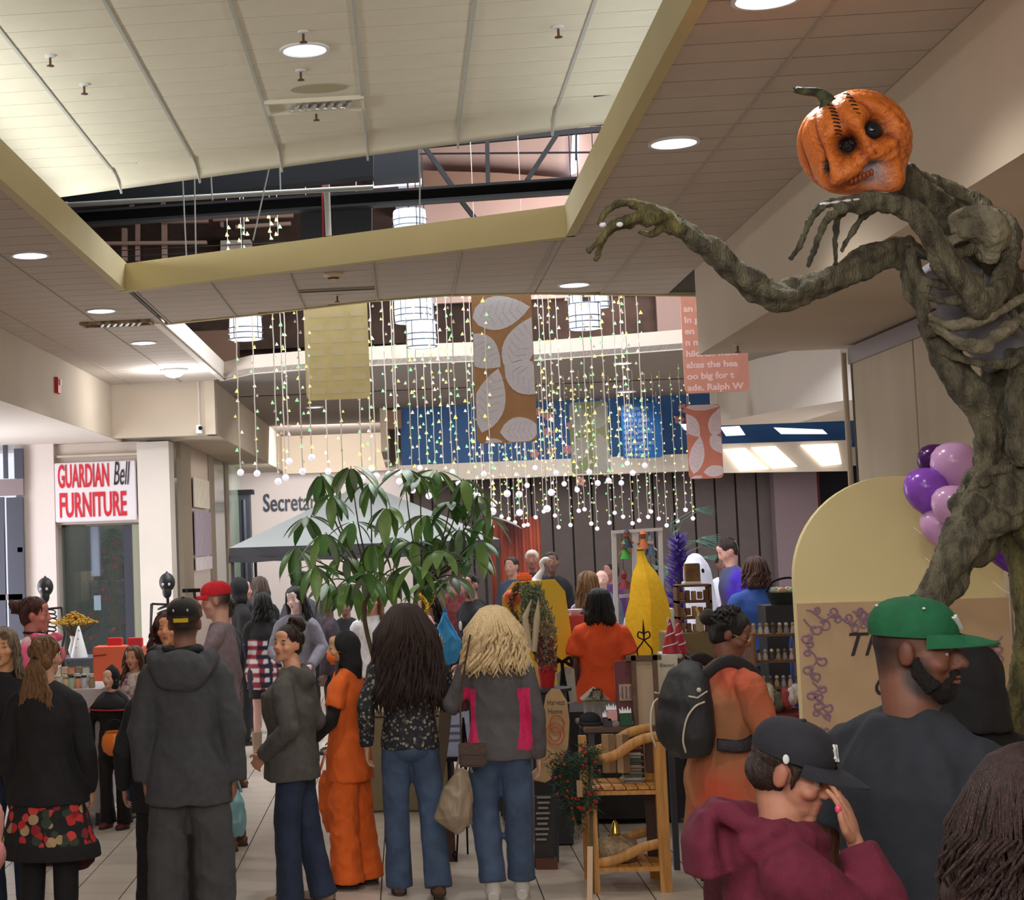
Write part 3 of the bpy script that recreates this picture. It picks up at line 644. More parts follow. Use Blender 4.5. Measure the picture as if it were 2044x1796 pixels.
# pale pink blossoms scattered over the blue wall
m_blos = mat('pink_blossom', (206, 150, 156), .8)
for k, (u, v) in enumerate(((1240, 824), (1362, 815), (1094, 862), (1076, 822), (1090, 826), (1098, 830), (1132, 898), (1140, 850), (1068, 905), (1100, 900), (1160, 960), (1355, 838))):
    p = at(u, v, 25.5+.1*math.sin(u)); p.y = 25.75-(p.x)*.0915-.02; mb = MB()
    for q in range(5): mb.ell((p.x+.04*math.cos(q*1.257), p.y, p.z+.04*math.sin(q*1.257)), (.04, .012, .032), n=8, m=5)
    bw(mb, 'painted_blossom', m_blos, fw, smooth=True)
# ================================================================ figures
def blob(mb, voxel, smooth=2, name='m', fac=.5):
    """fuse the overlapping volumes of mb into one continuous skin"""
    me = mb.mesh('tmp'); o = bpy.data.objects.new('tmp', me); COL.objects.link(o)
    r = o.modifiers.new('r', 'REMESH'); r.mode = 'VOXEL'; r.voxel_size = voxel; r.use_smooth_shade = True
    if smooth: q = o.modifiers.new('s', 'SMOOTH'); q.factor = fac; q.iterations = smooth
    dg = bpy.context.evaluated_depsgraph_get(); out = bpy.data.meshes.new_from_object(o.evaluated_get(dg)); out.name = name
    bpy.data.objects.remove(o); bpy.data.meshes.remove(me); return out
def coords(me):
    a = np.empty(len(me.vertices)*3, dtype=np.float32); me.vertices.foreach_get('co', a); return a.reshape(-1, 3)
def normals(me):
    a = np.empty(len(me.vertices)*3, dtype=np.float32); me.vertex_normals.foreach_get('vector', a); return a.reshape(-1, 3)
def setco(me, a): me.vertices.foreach_set('co', a.astype(np.float32).ravel()); me.update()
def wav(p, k, seed=0):
    x, y, z = p[:, 0]*k, p[:, 1]*k, p[:, 2]*k; s = seed
    return (np.sin(x*1.3+2.1*np.sin(y*.9+s)+1.1*z)+np.sin(y*1.7+1.8*np.sin(z*1.1+s*2)+.6*x)+np.sin(z*1.5+2.3*np.sin(x*.8+s*3)))/3
def folds(me, amp, k=14, seed=0, stretch=(1, 1, .6)):
    p = coords(me); n = normals(me); q = p*np.array(stretch)
    d = wav(q, k, seed)+.5*wav(q, k*2.3, seed+1); d = -np.abs(d)+.35
    setco(me, p+n*(d*amp)[:, None])
def paint(me, base, rules):
    """per-vertex colour: base sRGB, then (centre, radii, sRGB, strength) patches or callables"""
    p = coords(me); c = np.tile(np.array(lin(base)[:3]), (len(p), 1))
    for r in rules:
        if callable(r): c = r(p, c); continue
        ctr, rad, col, st = r
        d = (((p-np.array(ctr))/np.array(rad))**2).sum(1); w = np.clip(1.25-d, 0, 1)[:, None]*st
        c = c*(1-w)+np.array(lin(col)[:3])*w
    a = me.color_attributes.new('Col', 'FLOAT_COLOR', 'POINT')
    a.data.foreach_set('color', np.hstack([c, np.ones((len(c), 1))]).astype(np.float32).ravel())
def V(*a): return Vector(a)
def hand(mb, w, d, n, s=1.0, curl=.5, side=1, spread=.12, pose=None):
    """palm, four unequal jointed fingers and a thumb; w wrist, d direction, n out of the back of the hand"""
    d = Vector(d).normalized(); n = Vector(n); n = (n-d*n.dot(d)).normalized(); x = d.cross(n)*side; w = Vector(w)
    T = Matrix((x, d, n)).transposed()
    mb.ell(w+d*.05*s, (.040*s, .052*s, .016*s), R=T, n=12, m=8); mb.ell(w+d*.012*s, (.028*s, .03*s, .02*s), R=T, n=10, m=6)
    for k, L_ in enumerate((.068, .078, .073, .058)):
        a = (k-1.5)*spread; c = curl if pose is None else pose[k]
        b = w+d*.088*s+x*((k-1.5)*.0205*s)-d*abs(k-1.2)*.004*s; p = [b-d*.03*s]; q = b; ang = 0
        p.append(q)
        for j, f in enumerate((.45, .32, .23)):
            ang += c*(.8 if j == 0 else 1.0); dd = d*math.cos(ang)-n*math.sin(ang)+x*math.sin(a)*.8; dd.normalize()
            q = q+dd*L_*f*s; p.append(q)
        mb.tube(p, [.0085*s, .0092*s, .0085*s, .0078*s, .0062*s], 7); mb.ell(p[-1], .0062*s, n=6, m=4)
    b = w+d*.025*s-x*.026*s; c = curl if pose is None else pose[4]
    p = [b, b+(d*.6-x*.75-n*.15*c).normalized()*.034*s]; p.append(p[-1]+(d*.9-x*.35-n*.5*c).normalized()*.03*s); p.append(p[-1]+(d*1.0-x*(.1-.3*c)-n*.7*c).normalized()*.024*s)
    mb.tube(p, [.014*s, .0115*s, .0095*s, .0075*s], 7); mb.ell(p[-1], .0075*s, n=6, m=4)
    TIPS.append(p[-1].copy()); return p[-1]
TIPS = []
def head_mb(mb, T, nose=1.0, jaw=1.0, smile=0):
    E = lambda c, r, R=None: mb.ell(c, r, T=T, n=16, m=11, R=R)
    E((0, -.012, .026), (.074, .093, .088)); E((0, .030, -.018), (.061*jaw, .058, .088)); E((0, .034, -.068), (.049*jaw, .05, .042)); E((0, .074, -.096), (.021, .016, .016))
    E((0, .074, .024), (.046, .017, .017)); E((0, .06, .055), (.052, .03, .035))
    for q in (-1, 1):
        E((q*.041, .060, -.026), (.024, .024, .02)); E((q*.0115, .094*1, -.030), (.0085*nose, .010, .007))
        E((q*.079, -.006, -.004), (.009, .019, .031)); E((q*.072, -.002, -.012), (.012, .014, .022))
        E((q*.033, .0765, .0125), (.018, .0115, .0065)); E((q*.033, .075, -.0085), (.016, .0105, .0055))
    v = [T@Vector(p) for p in ((0, .082, .022), (0, .094, .0), (0, .102+.006*nose, -.022), (0, .100+.006*nose, -.030))]
    mb.tube(v, [.008, .009*nose, .0125*nose, .009*nose], 8)
    E((0, .084, -.052), (.024+smile, .011, .0065)); E((0, .083, -.0645), (.021+smile, .0115, .0075)); E((0, .078, -.078), (.022, .012, .008))
def skin_paint(me, T, base, lip=(150, 80, 78), brow=(60, 42, 34), beard=None, stubble=None, scalp=None, cheek=None):
    p = coords(me); Ti = np.array(T.inverted()); q = np.hstack([p, np.ones((len(p), 1))])@Ti.T; q = q[:, :3]
    c = np.tile(np.array(lin(base)[:3]), (len(p), 1))
    def patch(ctr, rad, col, st, mask=None):
        nonlocal c
        w = np.clip(1.4-(((q-np.array(ctr))/np.array(rad))**2).sum(1), 0, 1)[:, None]*st
        if mask is not None: w = w*mask[:, None]
        c = c*(1-w)+np.array(lin(col)[:3])*w
    ck = cheek or tuple(min(255, int(x*y)) for x, y in zip(base, (1.03, .86, .84)))
    for s in (-1, 1):
        patch((s*.042, .07, -.03), (.026, .03, .022), ck, .4); patch((s*.079, -.004, -.006), (.016, .02, .032), ck, .5)
    patch((0, .105, -.028), (.012, .012, .01), ck, .25)
    if stubble: patch((0, .05, -.088), (.075, .075, .045), stubble, .75, (q[:, 1] > -.03)*1.0)
    if beard:
        patch((0, .045, -.095), (.075, .062, .04), beard, 1.0, (q[:, 1] > -.03)*1.0)
        for s in (-1, 1): patch((s*.065, .02, -.06), (.02, .035, .05), beard, .9)
        patch((0, .095, -.043), (.034, .016, .008), beard, .95)
    for s in (-1, 1): patch((s*.034, .088, .027), (.02, .014, .0048), brow, .85)
    for s in (-1, 1): patch((s*.033, .083, .004), (.017, .012, .009), tuple(int(x*.62) for x in base), .55)
    patch((0, .094, -.052), (.023, .012, .005), lip, .9); patch((0, .092, -.0645), (.019, .012, .006), lip, .9); patch((0, .096, -.058), (.021, .006, .0016), (60, 26, 26), .9)
    if scalp: patch((0, -.045, .012), (.088, .088, .088), scalp, 1.0)
    a = me.color_attributes.new('Col', 'FLOAT_COLOR', 'POINT')
    a.data.foreach_set('color', np.hstack([c, np.ones((len(c), 1))]).astype(np.float32).ravel())
m_skin = mat('skin', (200, 150, 125), .6, attr=True, sub=.08, var=.05, scale=60, bump=.05, bscale=300)
def cloth(name, c, rough=.85, var=.12, scale=25, bump=.25, bs=160, **k): return mat('cloth_'+name, c, rough, var=var, scale=scale, bump=bump, bscale=bs, **k)
def hairmat(name, c, c2=None): return mat('hair_'+name, c, .42, c2=c2 or tuple(int(x*.6) for x in c), scale=30, stretch=(6, 6, .7), bump=.5, bscale=90)
def strands(mb, T, n, L_, spread=1.0, back=1.0, r=.006, wave=.012, seed=1, front=False, k=8, stop=None, part=0.0, taper=.35):
    """locks of hair falling from the crown around the back and sides"""
    rd = random.Random(seed)
    for i in range(n):
        a = rd.uniform(-2.05, 2.05) if not front else rd.uniform(-2.6, 2.6)   # 0 = straight back
        dx, dy_ = math.sin(a), -math.cos(a); p = []; ln = L_*rd.uniform(.82, 1.05); ph = rd.uniform(0, 6); wv = wave*rd.uniform(.6, 1.4)
        for b in (rd.uniform(.1, .35), .75, 1.15): p.append(Vector((dx*.09*spread**.5*math.sin(b), dy_*.104*math.sin(b)-.02, .034+.094*math.cos(b))))
        bx = dx*.092*spread; by = dy_*.102*back-.018
        for q in range(1, k+1):
            f = q/k; z = .01-f*ln
            p.append(Vector((bx*(1+.25*f*spread)+wv*math.sin(ph+f*9), by*(1+.1*f)+wv*math.cos(ph*1.3+f*8), z)))
        mb.tube([T@v for v in p], [r*.5]+[r]*(len(p)-3)+[r*.8, r*taper], 5)
def cap_parts(t, T, m, brim_m=None, back=False, r=1.0, label=None, logo=None, tilt=0.0, gap=None):
    """baseball cap: crown of panels, brim, button, strap"""
    T = T@TR((0, -.002, .026), .05+tilt)@Matrix.Diagonal((1, 1, .93, 1)); mb = MB(); prof = [(.092, .0), (.0935, .015), (.093, .03), (.090, .045), (.085, .059), (.077, .072), (.066, .083), (.053, .091), (.037, .097), (.02, .1005), (.003, .102)]
    k = 48; v = []; f = []
    for rr, z in prof:
        for j in range(k):
            a = 2*PI*j/k; q = 1-.012*abs(math.cos(a*3))**8
            v.append((rr*.93*math.cos(a)*q*r, (rr*1.13*math.sin(a)*q-.006)*r, z*r+.012))
    for i in range(len(prof)-1):
        for j in range(k): f.append((i*k+j, i*k+(j+1) % k, (i+1)*k+(j+1) % k, (i+1)*k+j))
    f.append(tuple((len(prof)-1)*k+j for j in range(k)))
    v2 = [(x*.96, y*.96, z*.97) for x, y, z in v]; n0 = len(v)
    f2 = [tuple(reversed([n0+i for i in g])) for g in f]; rim = [(j, n0+j, n0+(j+1) % k, (j+1) % k) for j in range(k)]
    mb.add(v+v2, f+f2+rim, T); c = mb.build('cap', m, t, smooth=2, label=label)
    mb = MB(); sg = -1 if back else 1; nu = 19; v = []
    for th in (0, -.004):
        for j in range(nu):
            a = math.radians(24+j*(132/(nu-1))); ca, sa = math.cos(a), math.sin(a)
            for q in (.0, .5, 1.0):
                ln = q*.088*max(.0, math.sin(PI*(j+.0)/(nu-1)))**.8*(.35+.65*math.sin(a))
                v.append((.087*ca*r*(1+.05*q), sg*(.104*sa*r+ln), .018+th-.012*q*q-.02*(ca**2)*q+.004*(1-q)))
    f = []; o_ = nu*3
    for j in range(nu-1):
        for q in range(2):
            a = j*3+q; f.append((a, a+3, a+4, a+1)); f.append((o_+a+1, o_+a+4, o_+a+3, o_+a))
        f.append((j*3+2, (j+1)*3+2, o_+(j+1)*3+2, o_+j*3+2))
    mb.add(v, f, T); mb.build('brim', brim_m or m, c, smooth=2)
    MB().ell(T@Vector((0, -.006, .115*r)), (.008, .008, .004)).build('button', m, c, smooth=True)
    return c, T
def person(label, u, vtop, Y, face=0, voxel=None, **K):
    """one figure: skin body as one mesh, clothing and hair as its parts"""
    g = K.get; top = at(u, vtop, Y); H = g('H') or top.z-g('hat', 0)
    base = (top.x, Y, g('base', 0)); s = (H-base[2])/1.75; rz = math.radians(face)
    t = thing('person', label, 'person', base, rz, g('group'))
    t.scale = (s, s, s); vx = voxel or max(.0065, min(.014, Y*.00085))/s; w = g('wt', 1.0); sx = g('sh', .172)*w**.5
    hy, hp, hr = [math.radians(a) for a in g('head', (0, 0, 0))]
    lean = g('lean', 0.0); hx = g('hx', 0); zt = 1.635
    HT = Matrix.Translation((hx, .025+lean, zt+g('hz', 0)))@Matrix.Rotation(-hy, 4, 'Z')@Matrix.Rotation(-hp, 4, 'X')@Matrix.Rotation(hr, 4, 'Y')
    dfa = [((-sx-.035*w, -.02, 1.13), (-sx-.04*w, .05, .88)), ((sx+.035*w, -.02, 1.13), (sx+.04*w, .05, .88))]
    arms = [g('armL') or dfa[0], g('armR') or dfa[1]]; lg = g('legs') or [((-.1, .01, .5), (-.105, -.03, .085)), ((.1, .01, .5), (.105, -.03, .085))]
    sh = [V(-sx+.012, lean*.8, 1.372), V(sx-.012, lean*.8, 1.372)]
    # ---- body
    mb = MB(); k = .78
    secs = [(.88, .15, .1, 0), (.98, .155, .1, 0), (1.1, .13, .09, lean*.3), (1.28, .15, .105, lean*.6), (1.38, .15, .09, lean*.75), (1.45, .1, .07, lean*.85)]
    mb.tube([(0, c, z) for z, a, b, c in secs], [(a*k*w, b*k*w) for z, a, b, c in secs], 14, up=(1, 0, 0))
    nk = g('neck', .056)
    mb.tube([(0, lean*.85-.005, 1.38), (0, lean*.88-.003, 1.45), (hx*.5, lean*.92, 1.5), HT@V(0, -.02, -.055), HT@V(0, -.03, .0)], [nk*1.3, nk*1.02, nk, nk*1.0, nk*1.0], 20)
    for q in (-1, 1): mb.tube([(0, lean*.85-.02, 1.47), (q*sx*.5, lean*.83-.015, 1.425), (q*(sx-.03), lean*.8-.01, 1.39)], [.034, .034, .03], 10)
    head_mb(mb, HT, g('nose', 1.0), g('jaw', 1.0), g('smile', 0))
    hs = g('hs', 1.0)
    for i, (e, h) in enumerate(arms):
        e, h = V(*e), V(*h); sd = 1 if i else -1
        mb.tube([sh[i]-V(sd*.03, 0, 0), sh[i]+(e-sh[i])*.12, e, e+(h-e)*.3, h], [.04, .038, .033, .031, .023], 9); mb.ell(sh[i], .04, n=9, m=6); mb.ell(e, .033, n=8, m=5)
        hd = g('hd'+'LR'[i]); d = V(*hd[0]) if hd else (h-e).normalized()+V(0, .25, -.3); n = V(*hd[1]) if hd else V(sd, 0, 0)
        if g('hands', True): hand(mb, h, d, n, hs, curl=(hd[2] if hd and len(hd) > 2 else .45), side=1 if i else -1, pose=(hd[3] if hd and len(hd) > 3 else None))
    for i, (kn, an) in enumerate(lg):
        sd = 1 if i else -1; kn, an = V(*kn), V(*an)
        mb.tube([(sd*.08, 0, .92), (sd*.09, 0, .8), kn, kn+(an-kn)*.3, an], [.075*w, .07*w, .046, .046, .031], 9)
        if g('feet', True): mb.tube([an+V(0, -.03, -.03), an+V(0, .05, -.045), an+V(sd*.01, .13, -.055)], [.034, .03, .02], 8, flat=.8)
    me = blob(mb, vx, 1, 'body'); skin_paint(me, HT, g('skin', (206, 158, 134)), **g('face_paint', {}))
    body = link('body', me, m_skin, t, smooth=True)
    if g('eyes', True):
        for q in (-1, 1):
            e = MB(); e.ell(HT@V(q*.0325, .0715, .003), .0122, n=12, m=8); e.mi = 1; e.ell(HT@V(q*.0325, .0785, .003), (.0072, .0056, .0072), n=10, m=6)
            e.build('eye', [mat('eye_white', (176, 160, 150), .5), mat('iris_dark', (44, 30, 24), .2)], body, smooth=True)
    # ---- top
    tp = g('top')
    if tp:
        lo = tp.get('loose', 1.0); hem = tp.get('hem', .84); hw = tp.get('hemw', 1.0); bust = tp.get('bust', .0); bel = tp.get('belly', 0)
        secs = [(hem, .158*hw, .118*hw, bel*.5), (max(hem+.02, .92), .16*(1+(hw-1)*.6), .12*(1+(hw-1)*.6), bel*.5), (1.08, .14+tp.get('waist', 0), .108+bel*.5, lean*.3+bel*.5), (1.2, .147, .115+bust*.5, lean*.5+bust*.4), (1.3, .158, .117+bust*.5, lean*.65+bust*.4), (1.37, .148, .1, lean*.78), (1.43, .115, .082, lean*.85), (1.485, .07, .068, lean*.9)]
        if tp.get('low'): secs = [q for q in secs if q[0] < 1.47]
        mb = MB(); mb.tube([(0, c, z) for z, a, b, c in secs], [(a*w*lo, b*w*lo) for z, a, b, c in secs], 20, up=(1, 0, 0))
        for q in (-1, 1): mb.tube([(q*.03, lean*.86-.015, 1.462), (q*sx*.5, lean*.83-.012, 1.425), (q*(sx-.02), lean*.8-.008, 1.385)], [.05*lo, .056*lo, .056*lo], 12)
        ar = tp.get('arm', .055)*lo*.94; sl = tp.get('sleeve', 1.0)
        for i, (e, h) in enumerate(arms):
            e, h = V(*e), V(*h); mb.ell(sh[i]-V((1 if i else -1)*.01, 0, .0), ar*1.04, n=10, m=7)
            if sl > .6:
                hh = e+(h-e)*min(1, sl); mb.tube([sh[i], sh[i]+(e-sh[i])*.5, e, e+(hh-e)*.5, hh], [ar, ar*.96, ar*.9, ar*.82, ar*tp.get('cuff', .66)], 12); mb.ell(e, ar*.92, n=10, m=6)
            elif sl > 0:
                hh = sh[i]+(e-sh[i])*sl*1.7; mb.tube([sh[i], hh], [ar, ar*1.15], 12)
        if tp.get('hood'):
            hd = tp['hood']; R_ = []
            for j in range(15):
                a = PI*(-.06+1.12*j/14); R_.append((.095*math.cos(a)*hd*w**.5, lean*.9-.03-.075*math.sin(a)*hd, 1.47-.05*math.sin(a)*hd+.012*math.cos(a*2)))
            mb.tube(R_, [.022]+[.03*hd+.02*math.sin(PI*j/14)*hd for j in range(1, 14)]+[.022], 10)
            mb.ell((0, lean*.9-.1*hd, 1.41), (.11*hd, .045*hd, .075*hd))
        if tp.get('collar'):
            R_ = [(.07*math.cos(2*PI*j/16), lean*.9+.07*math.sin(2*PI*j/16), 1.475+.012*math.sin(2*PI*j/16)) for j in range(17)]; mb.tube(R_, .014, 8, cap=False)
        for fn in tp.get('extra', ()): fn(mb)
        me = blob(mb, max(vx*1.15, .008), 3, tp.get('name', 'shirt'), .6); folds(me, tp.get('fold', .009), 13, u % 7)
        if tp.get('paint'): paint(me, *tp['paint'])
        link(tp.get('name', 'shirt'), me, tp['mat'], t, smooth=True)
    # ---- bottoms
    bt = g('bottom')
    if bt:
        mb = MB(); lo = bt.get('loose', 1.0)
        if bt.get('kind') == 'skirt':
            z0, z1 = bt.get('z0', .6), .98; fl = bt.get('flare', 1.4)
            mb.tube([(0, 0, z1), (0, 0, .9), (0, 0, (z0+.9)/2), (0, 0, z0)], [(.135*w, .105*w), (.17*w, .125*w), (.17*w*(1+fl)/2, .13*w*(1+fl)/2), (.17*w*fl, .13*w*fl)], 26, up=(1, 0, 0))
        else:
            mb.tube([(0, 0, .84), (0, 0, .93), (0, 0, 1.03)], [(.138*w, .108*w), (.15*w, .115*w), (.13*w, .095*w)], 18, up=(1, 0, 0)); mb.ell((0, -.045, .89), (.12*w, .08*w, .09)); kn_, hm = bt.get('knee', .062), bt.get('hemr', .066)
            for i, (kn, an) in enumerate(lg):
                sd = 1 if i else -1; kn, an = V(*kn), V(*an); an2 = an-V(0, 0, bt.get('drop', .03))
                mb.tube([(sd*.075, 0, .92), (sd*.09, 0, .76), kn+V(0, 0, .06), kn+(an2-kn)*.3, kn+(an2-kn)*.7, an2], [.088*w*lo, .083*w*lo, kn_*1.03*lo*w**.5, kn_*lo*w**.5, (kn_*.5+hm*.5)*lo, hm*lo], 14, flat=1.1)
        me = blob(mb, max(vx*1.1, .008), 2, 'm', .5); folds(me, bt.get('fold', .006), 16, u % 5+1, (1, 1, .8))
        if bt.get('paint'): paint(me, *bt['paint'])
        link(bt.get('name', 'trousers'), me, bt['mat'], t, smooth=True)
    # ---- shoes
    if g('shoe'):
        for i, (kn, an) in enumerate(lg):
            an = V(*an); sd = 1 if i else -1; mb = MB(); a0 = g('toe', (0, 0))[i]; f = V(math.sin(a0), math.cos(a0), 0); z = an.z-.05
            mb.tube([an-f*.07+V(0, 0, z-an.z), an-f*.03+V(0, 0, z-an.z+.005), an+f*.06+V(0, 0, z-an.z), an+f*.15+V(0, 0, z-an.z-.006), an+f*.185+V(0, 0, z-an.z-.014)], [(.03, .026), (.042, .045), (.046, .038), (.044, .03), (.022, .014)], 14, up=(1, 0, 0))
            mb.tube([an+V(0, -.01, .04), an+V(0, -.01, -.03)], [.045, .05], 12)
            if g('boot'): mb.tube([an+V(0, -.01, .18), an+V(0, 0, -.02)], [.058, .05], 12)
            mb.v = [(x, y, max(z_, an.z-.084)) for x, y, z_ in mb.v]
            sh_ = mb.build('shoe', g('shoe'), t, smooth=2); so = MB(); P = []
            for j in range(16):
                q = 2*PI*j/16; v = an+f*(.055+.135*math.cos(q))+V(f.y, -f.x, 0)*(.047*math.sin(q)); P.append((v.x, v.y))
            so.prism(P, an.z-.085, an.z-.066); so.build('sole', g('sole') or mat('shoe_sole', (60, 52, 46), .8), sh_)
    return t, HT, body
def long_hair(t, HT, m, L_, n=110, name='hair', voxel=.012, spread=1.0, back=1.0, bulk=1.0, wave=.014, seed=1, front=False, r=.0075, vol=True, label=None):
    mb = MB(); mb.ell((0, -.02, .034), (.085*spread, .1, .09), T=HT, n=16, m=11); mb.ell((0, -.006, .06), (.079, .093, .066), T=HT, n=16, m=11)
    if vol: mb.tube([HT@V(0, -.03, .05), HT@V(0, -.055*back, -.05), HT@V(0, -.075*back, -L_*.5), HT@V(0, -.08*back, -L_*.93)], [(.082*spread, .08), (.098*spread*bulk, .066*bulk), (.115*spread*bulk, .05*bulk), (.1*spread*bulk, .026)], 18, up=(1, 0, 0))
    me = blob(mb, voxel, 3); folds(me, .012, 26, seed, (1.6, 1.6, .25)); o = link(name, me, m, t, smooth=True, label=label)
    mb = MB(); strands(mb, HT, n, L_, spread*bulk, back*1.0*max(1, bulk), r, wave, seed, front); mb.build('locks', m, o, smooth=True); return o
def short_hair(t, HT, m, name='hair', bun=None, n=60, seed=2, grow=1.0, pony=None, voxel=.01, down=.0):
    mb = MB(); mb.ell((0, -.022, .036), (.082*grow, .097*grow, .087*grow), T=HT, n=18, m=12); mb.ell((0, -.008, .062), (.077*grow, .09*grow, .062*grow), T=HT, n=16, m=11)
    mb.ell((0, -.045, -.02-down), (.07*grow, .068*grow, .065+down), T=HT, n=14, m=9)
    if bun: mb.ell(bun[0], bun[1], T=HT, n=14, m=10)
    me = blob(mb, voxel, 2); folds(me, .008, 34, seed, (1, 1, .6)); o = link(name, me, m, t, smooth=True)
    mb = MB(); rd = random.Random(seed)
    for i in range(n):
        a = rd.uniform(-PI, PI); b = rd.uniform(.1, 1.3); q = [V(math.sin(a)*math.sin(b+j*.16)*.086*grow, -math.cos(a)*math.sin(b+j*.16)*.1*grow-.02, math.cos(b+j*.16)*.09*grow+.036) for j in range(5)]
        if q[0].y > .05 and q[-1].z < .05: continue
        mb.tube([HT@v for v in q], [.004, .006, .006, .005, .002], 4)
    if bun:
        for i in range(26):
            a = rd.uniform(0, 6.3); c = V(*bun[0]); rr = bun[1] if not isinstance(bun[1], tuple) else max(bun[1])
            q = [c+V(math.cos(a+j*.7)*rr, math.sin(a*1.7+j*.5)*rr*.9, math.sin(a+j*.7)*rr) for j in range(5)]; mb.tube([HT@v for v in q], [.003, .007, .008, .006, .003], 5)
    if mb.v: mb.build('locks', m, o, smooth=True)
    return o

def paper_bag(label, u, v, Y, w, d, h, m, name='tote_bag', rz=0, cat='bag', pattern=None):
    p = at(u, v, Y); t = thing(name, label, cat, p, rz)
    mb = MB(); mb.box((0, 0, h/2), (w, d, h), taper=.9); me = mb.mesh(); b = bmesh_soft(me, .006); link('bag_body', b, m, t, smooth=2)
    for q in (-1, 1): MB().tube([(-w*.22, q*d*.4, h*.97), (-w*.15, q*d*.3, h+.07), (w*.15, q*d*.3, h+.07), (w*.22, q*d*.4, h*.97)], .006, 6).build('handle', m, t)
    return t
def bmesh_soft(me, r):
    import bmesh
    b = bmesh.new(); b.from_mesh(me); bmesh.ops.bevel(b, geom=b.edges[:], offset=r, segments=2, affect='EDGES'); b.to_mesh(me); b.free(); return me
def limp_bag(label, pts, rad, m, name='plastic_bag', cat='bag', handles=None, n=14, seed=1, fold=.012, inner=None):
    """a soft carried bag: outline rings from top to bottom in hall coordinates"""
    base = Vector(pts[-1]); t = thing(name, label, cat, base); mb = MB(); mb.tube([Vector(p)-base for p in pts], rad, n, up=(1, 0, 0))
    me = blob(mb, .009, 2); folds(me, fold, 30, seed, (1, 1, .4)); link('bag_body', me, m, t, smooth=True)
    top = Vector(pts[0])-base
    for q in handles or ((-.03, .0, .12), (.03, .0, .12)):
        MB().tube([top+V(q[0]*1.6, 0, -.02), top+V(*q)*.6, top+V(0, q[1], q[2])], [.008, .006, .006], 6).build('handle', m, t)
    return t
blackc = cloth('black_knit', (24, 23, 26)); black2 = cloth('soft_black', (34, 33, 37))
m_hblack = hairmat('black', (26, 22, 22)); m_hbrown = hairmat('dark_brown', (58, 38, 30)); m_hred = hairmat('auburn', (88, 44, 36), (56, 28, 26)); m_hblond = hairmat('blond', (252, 228, 182), (212, 178, 126)); m_hlbrown = hairmat('light_brown', (146, 106, 66), (94, 64, 40))
# ================================================================ giant pumpkin headed tree skeleton
YM = 6.1
def mp(u, v, d=0.0): return at(u, v, YM+d)
m_wood = mat('weathered_root', (126, 120, 96), .8, c2=(68, 64, 52), scale=9, stretch=(3, 3, 1), bump=1.0, bscale=55)
m_wood2 = mat('olive_root', (132, 124, 76), .8, c2=(72, 70, 46), scale=9, stretch=(3, 3, 1), bump=1.0, bscale=55)
m_bone = mat('pale_bark', (150, 142, 118), .8, c2=(96, 90, 72), scale=10, bump=.8, bscale=50)
m_core = mat('grey_foam_core', (128, 128, 138), .8, var=.1, scale=6, bump=.3)
mon = thing('pumpkin_tree_monster', 'giant root limbed skeleton figure with an orange pumpkin skull head, one arm stretched out', 'halloween figure', (mp(1850, 2180).x, YM, 0))
def limb(name, pts, rad, m, nst=6, tw=2.2, sr=.3, seed=0, voxel=.0085, extra=None, fold=.006, parent=None):
    """a gnarled limb: a core with root strands winding round it, fused into one skin"""
    P = cr(pts, 6); R_ = lr(rad, 6); mb = MB(); rd = random.Random(seed); mb.tube(P, [r*.8 for r in R_], 12)
    for k in range(nst):
        ph = 2*PI*k/nst+rd.uniform(-.3, .3); q = []; x = None; rr = []; t_ = tw*rd.uniform(.6, 1.3)*rd.choice((1, 1, -1))
        for i, p in enumerate(P):
            d = (P[min(i+1, len(P)-1)]-P[max(i-1, 0)]).normalized()
            if x is None: x = d.orthogonal().normalized()
            x = (x-d*x.dot(d)).normalized(); y = d.cross(x); a = ph+t_*i/len(P); r = R_[i]*(.72+.12*math.sin(i*.9+k*2))
            q.append(p+x*math.cos(a)*r+y*math.sin(a)*r); rr.append(R_[i]*sr*(1+.35*math.sin(i*.7+k)))
        mb.tube(q, rr, 7)
    if extra: extra(mb)
    me = blob(mb, voxel, 1, 'm', .5)
    p = coords(me); n = normals(me); setco(me, p+n*(fold*(wav(p, 60, seed)*.6+wav(p, 130, seed+1)*.4))[:, None])
    b = mon.location; a_ = coords(me); setco(me, a_-np.array([b.x, b.y, b.z]))
    return link(name, me, m, parent or mon, smooth=True)
# torso, waist, hips
limb('torso', [mp(1775, 330, .05), mp(1830, 385, .1), mp(1895, 440, .14), mp(1960, 520, .18), mp(2010, 620, .2), mp(2030, 740, .14), mp(2015, 840, .06), mp(2005, 930, .02), mp(2000, 1000, 0)], [.05, .06, .07, .08, .09, .115, .085, .085, .12], m_wood, 9, 1.5, .3, 1)
limb('pelvis', [mp(1950, 1000, -.02), mp(2000, 990, 0), mp(2060, 1000, 0)], [.085, .1, .1], m_wood, 8, 3, .4, 2,
     extra=lambda mb: [mb.tube(cr([mp(1935, 985, -.05), mp(1975, 1030, -.1), mp(2040, 1010, -.1)], 5), .022, 7), mb.tube(cr([mp(1925, 1010, -.04), mp(1960, 950, -.09), mp(2020, 935, -.09)], 5), .02, 7), mb.tube(cr([mp(1920, 1060, -.06), mp(1965, 1070, -.11), mp(2040, 1040, -.1)], 5), .02, 7)])
limb('abdomen', [mp(1845, 640, -.03), mp(1880, 700, -.04), mp(1935, 775, -.04), mp(1975, 850, -.05), mp(1975, 930, -.05), mp(1965, 975, -.05)], [.02, .045, .06, .05, .04, .05], m_wood, 6, 2, .45, 3)
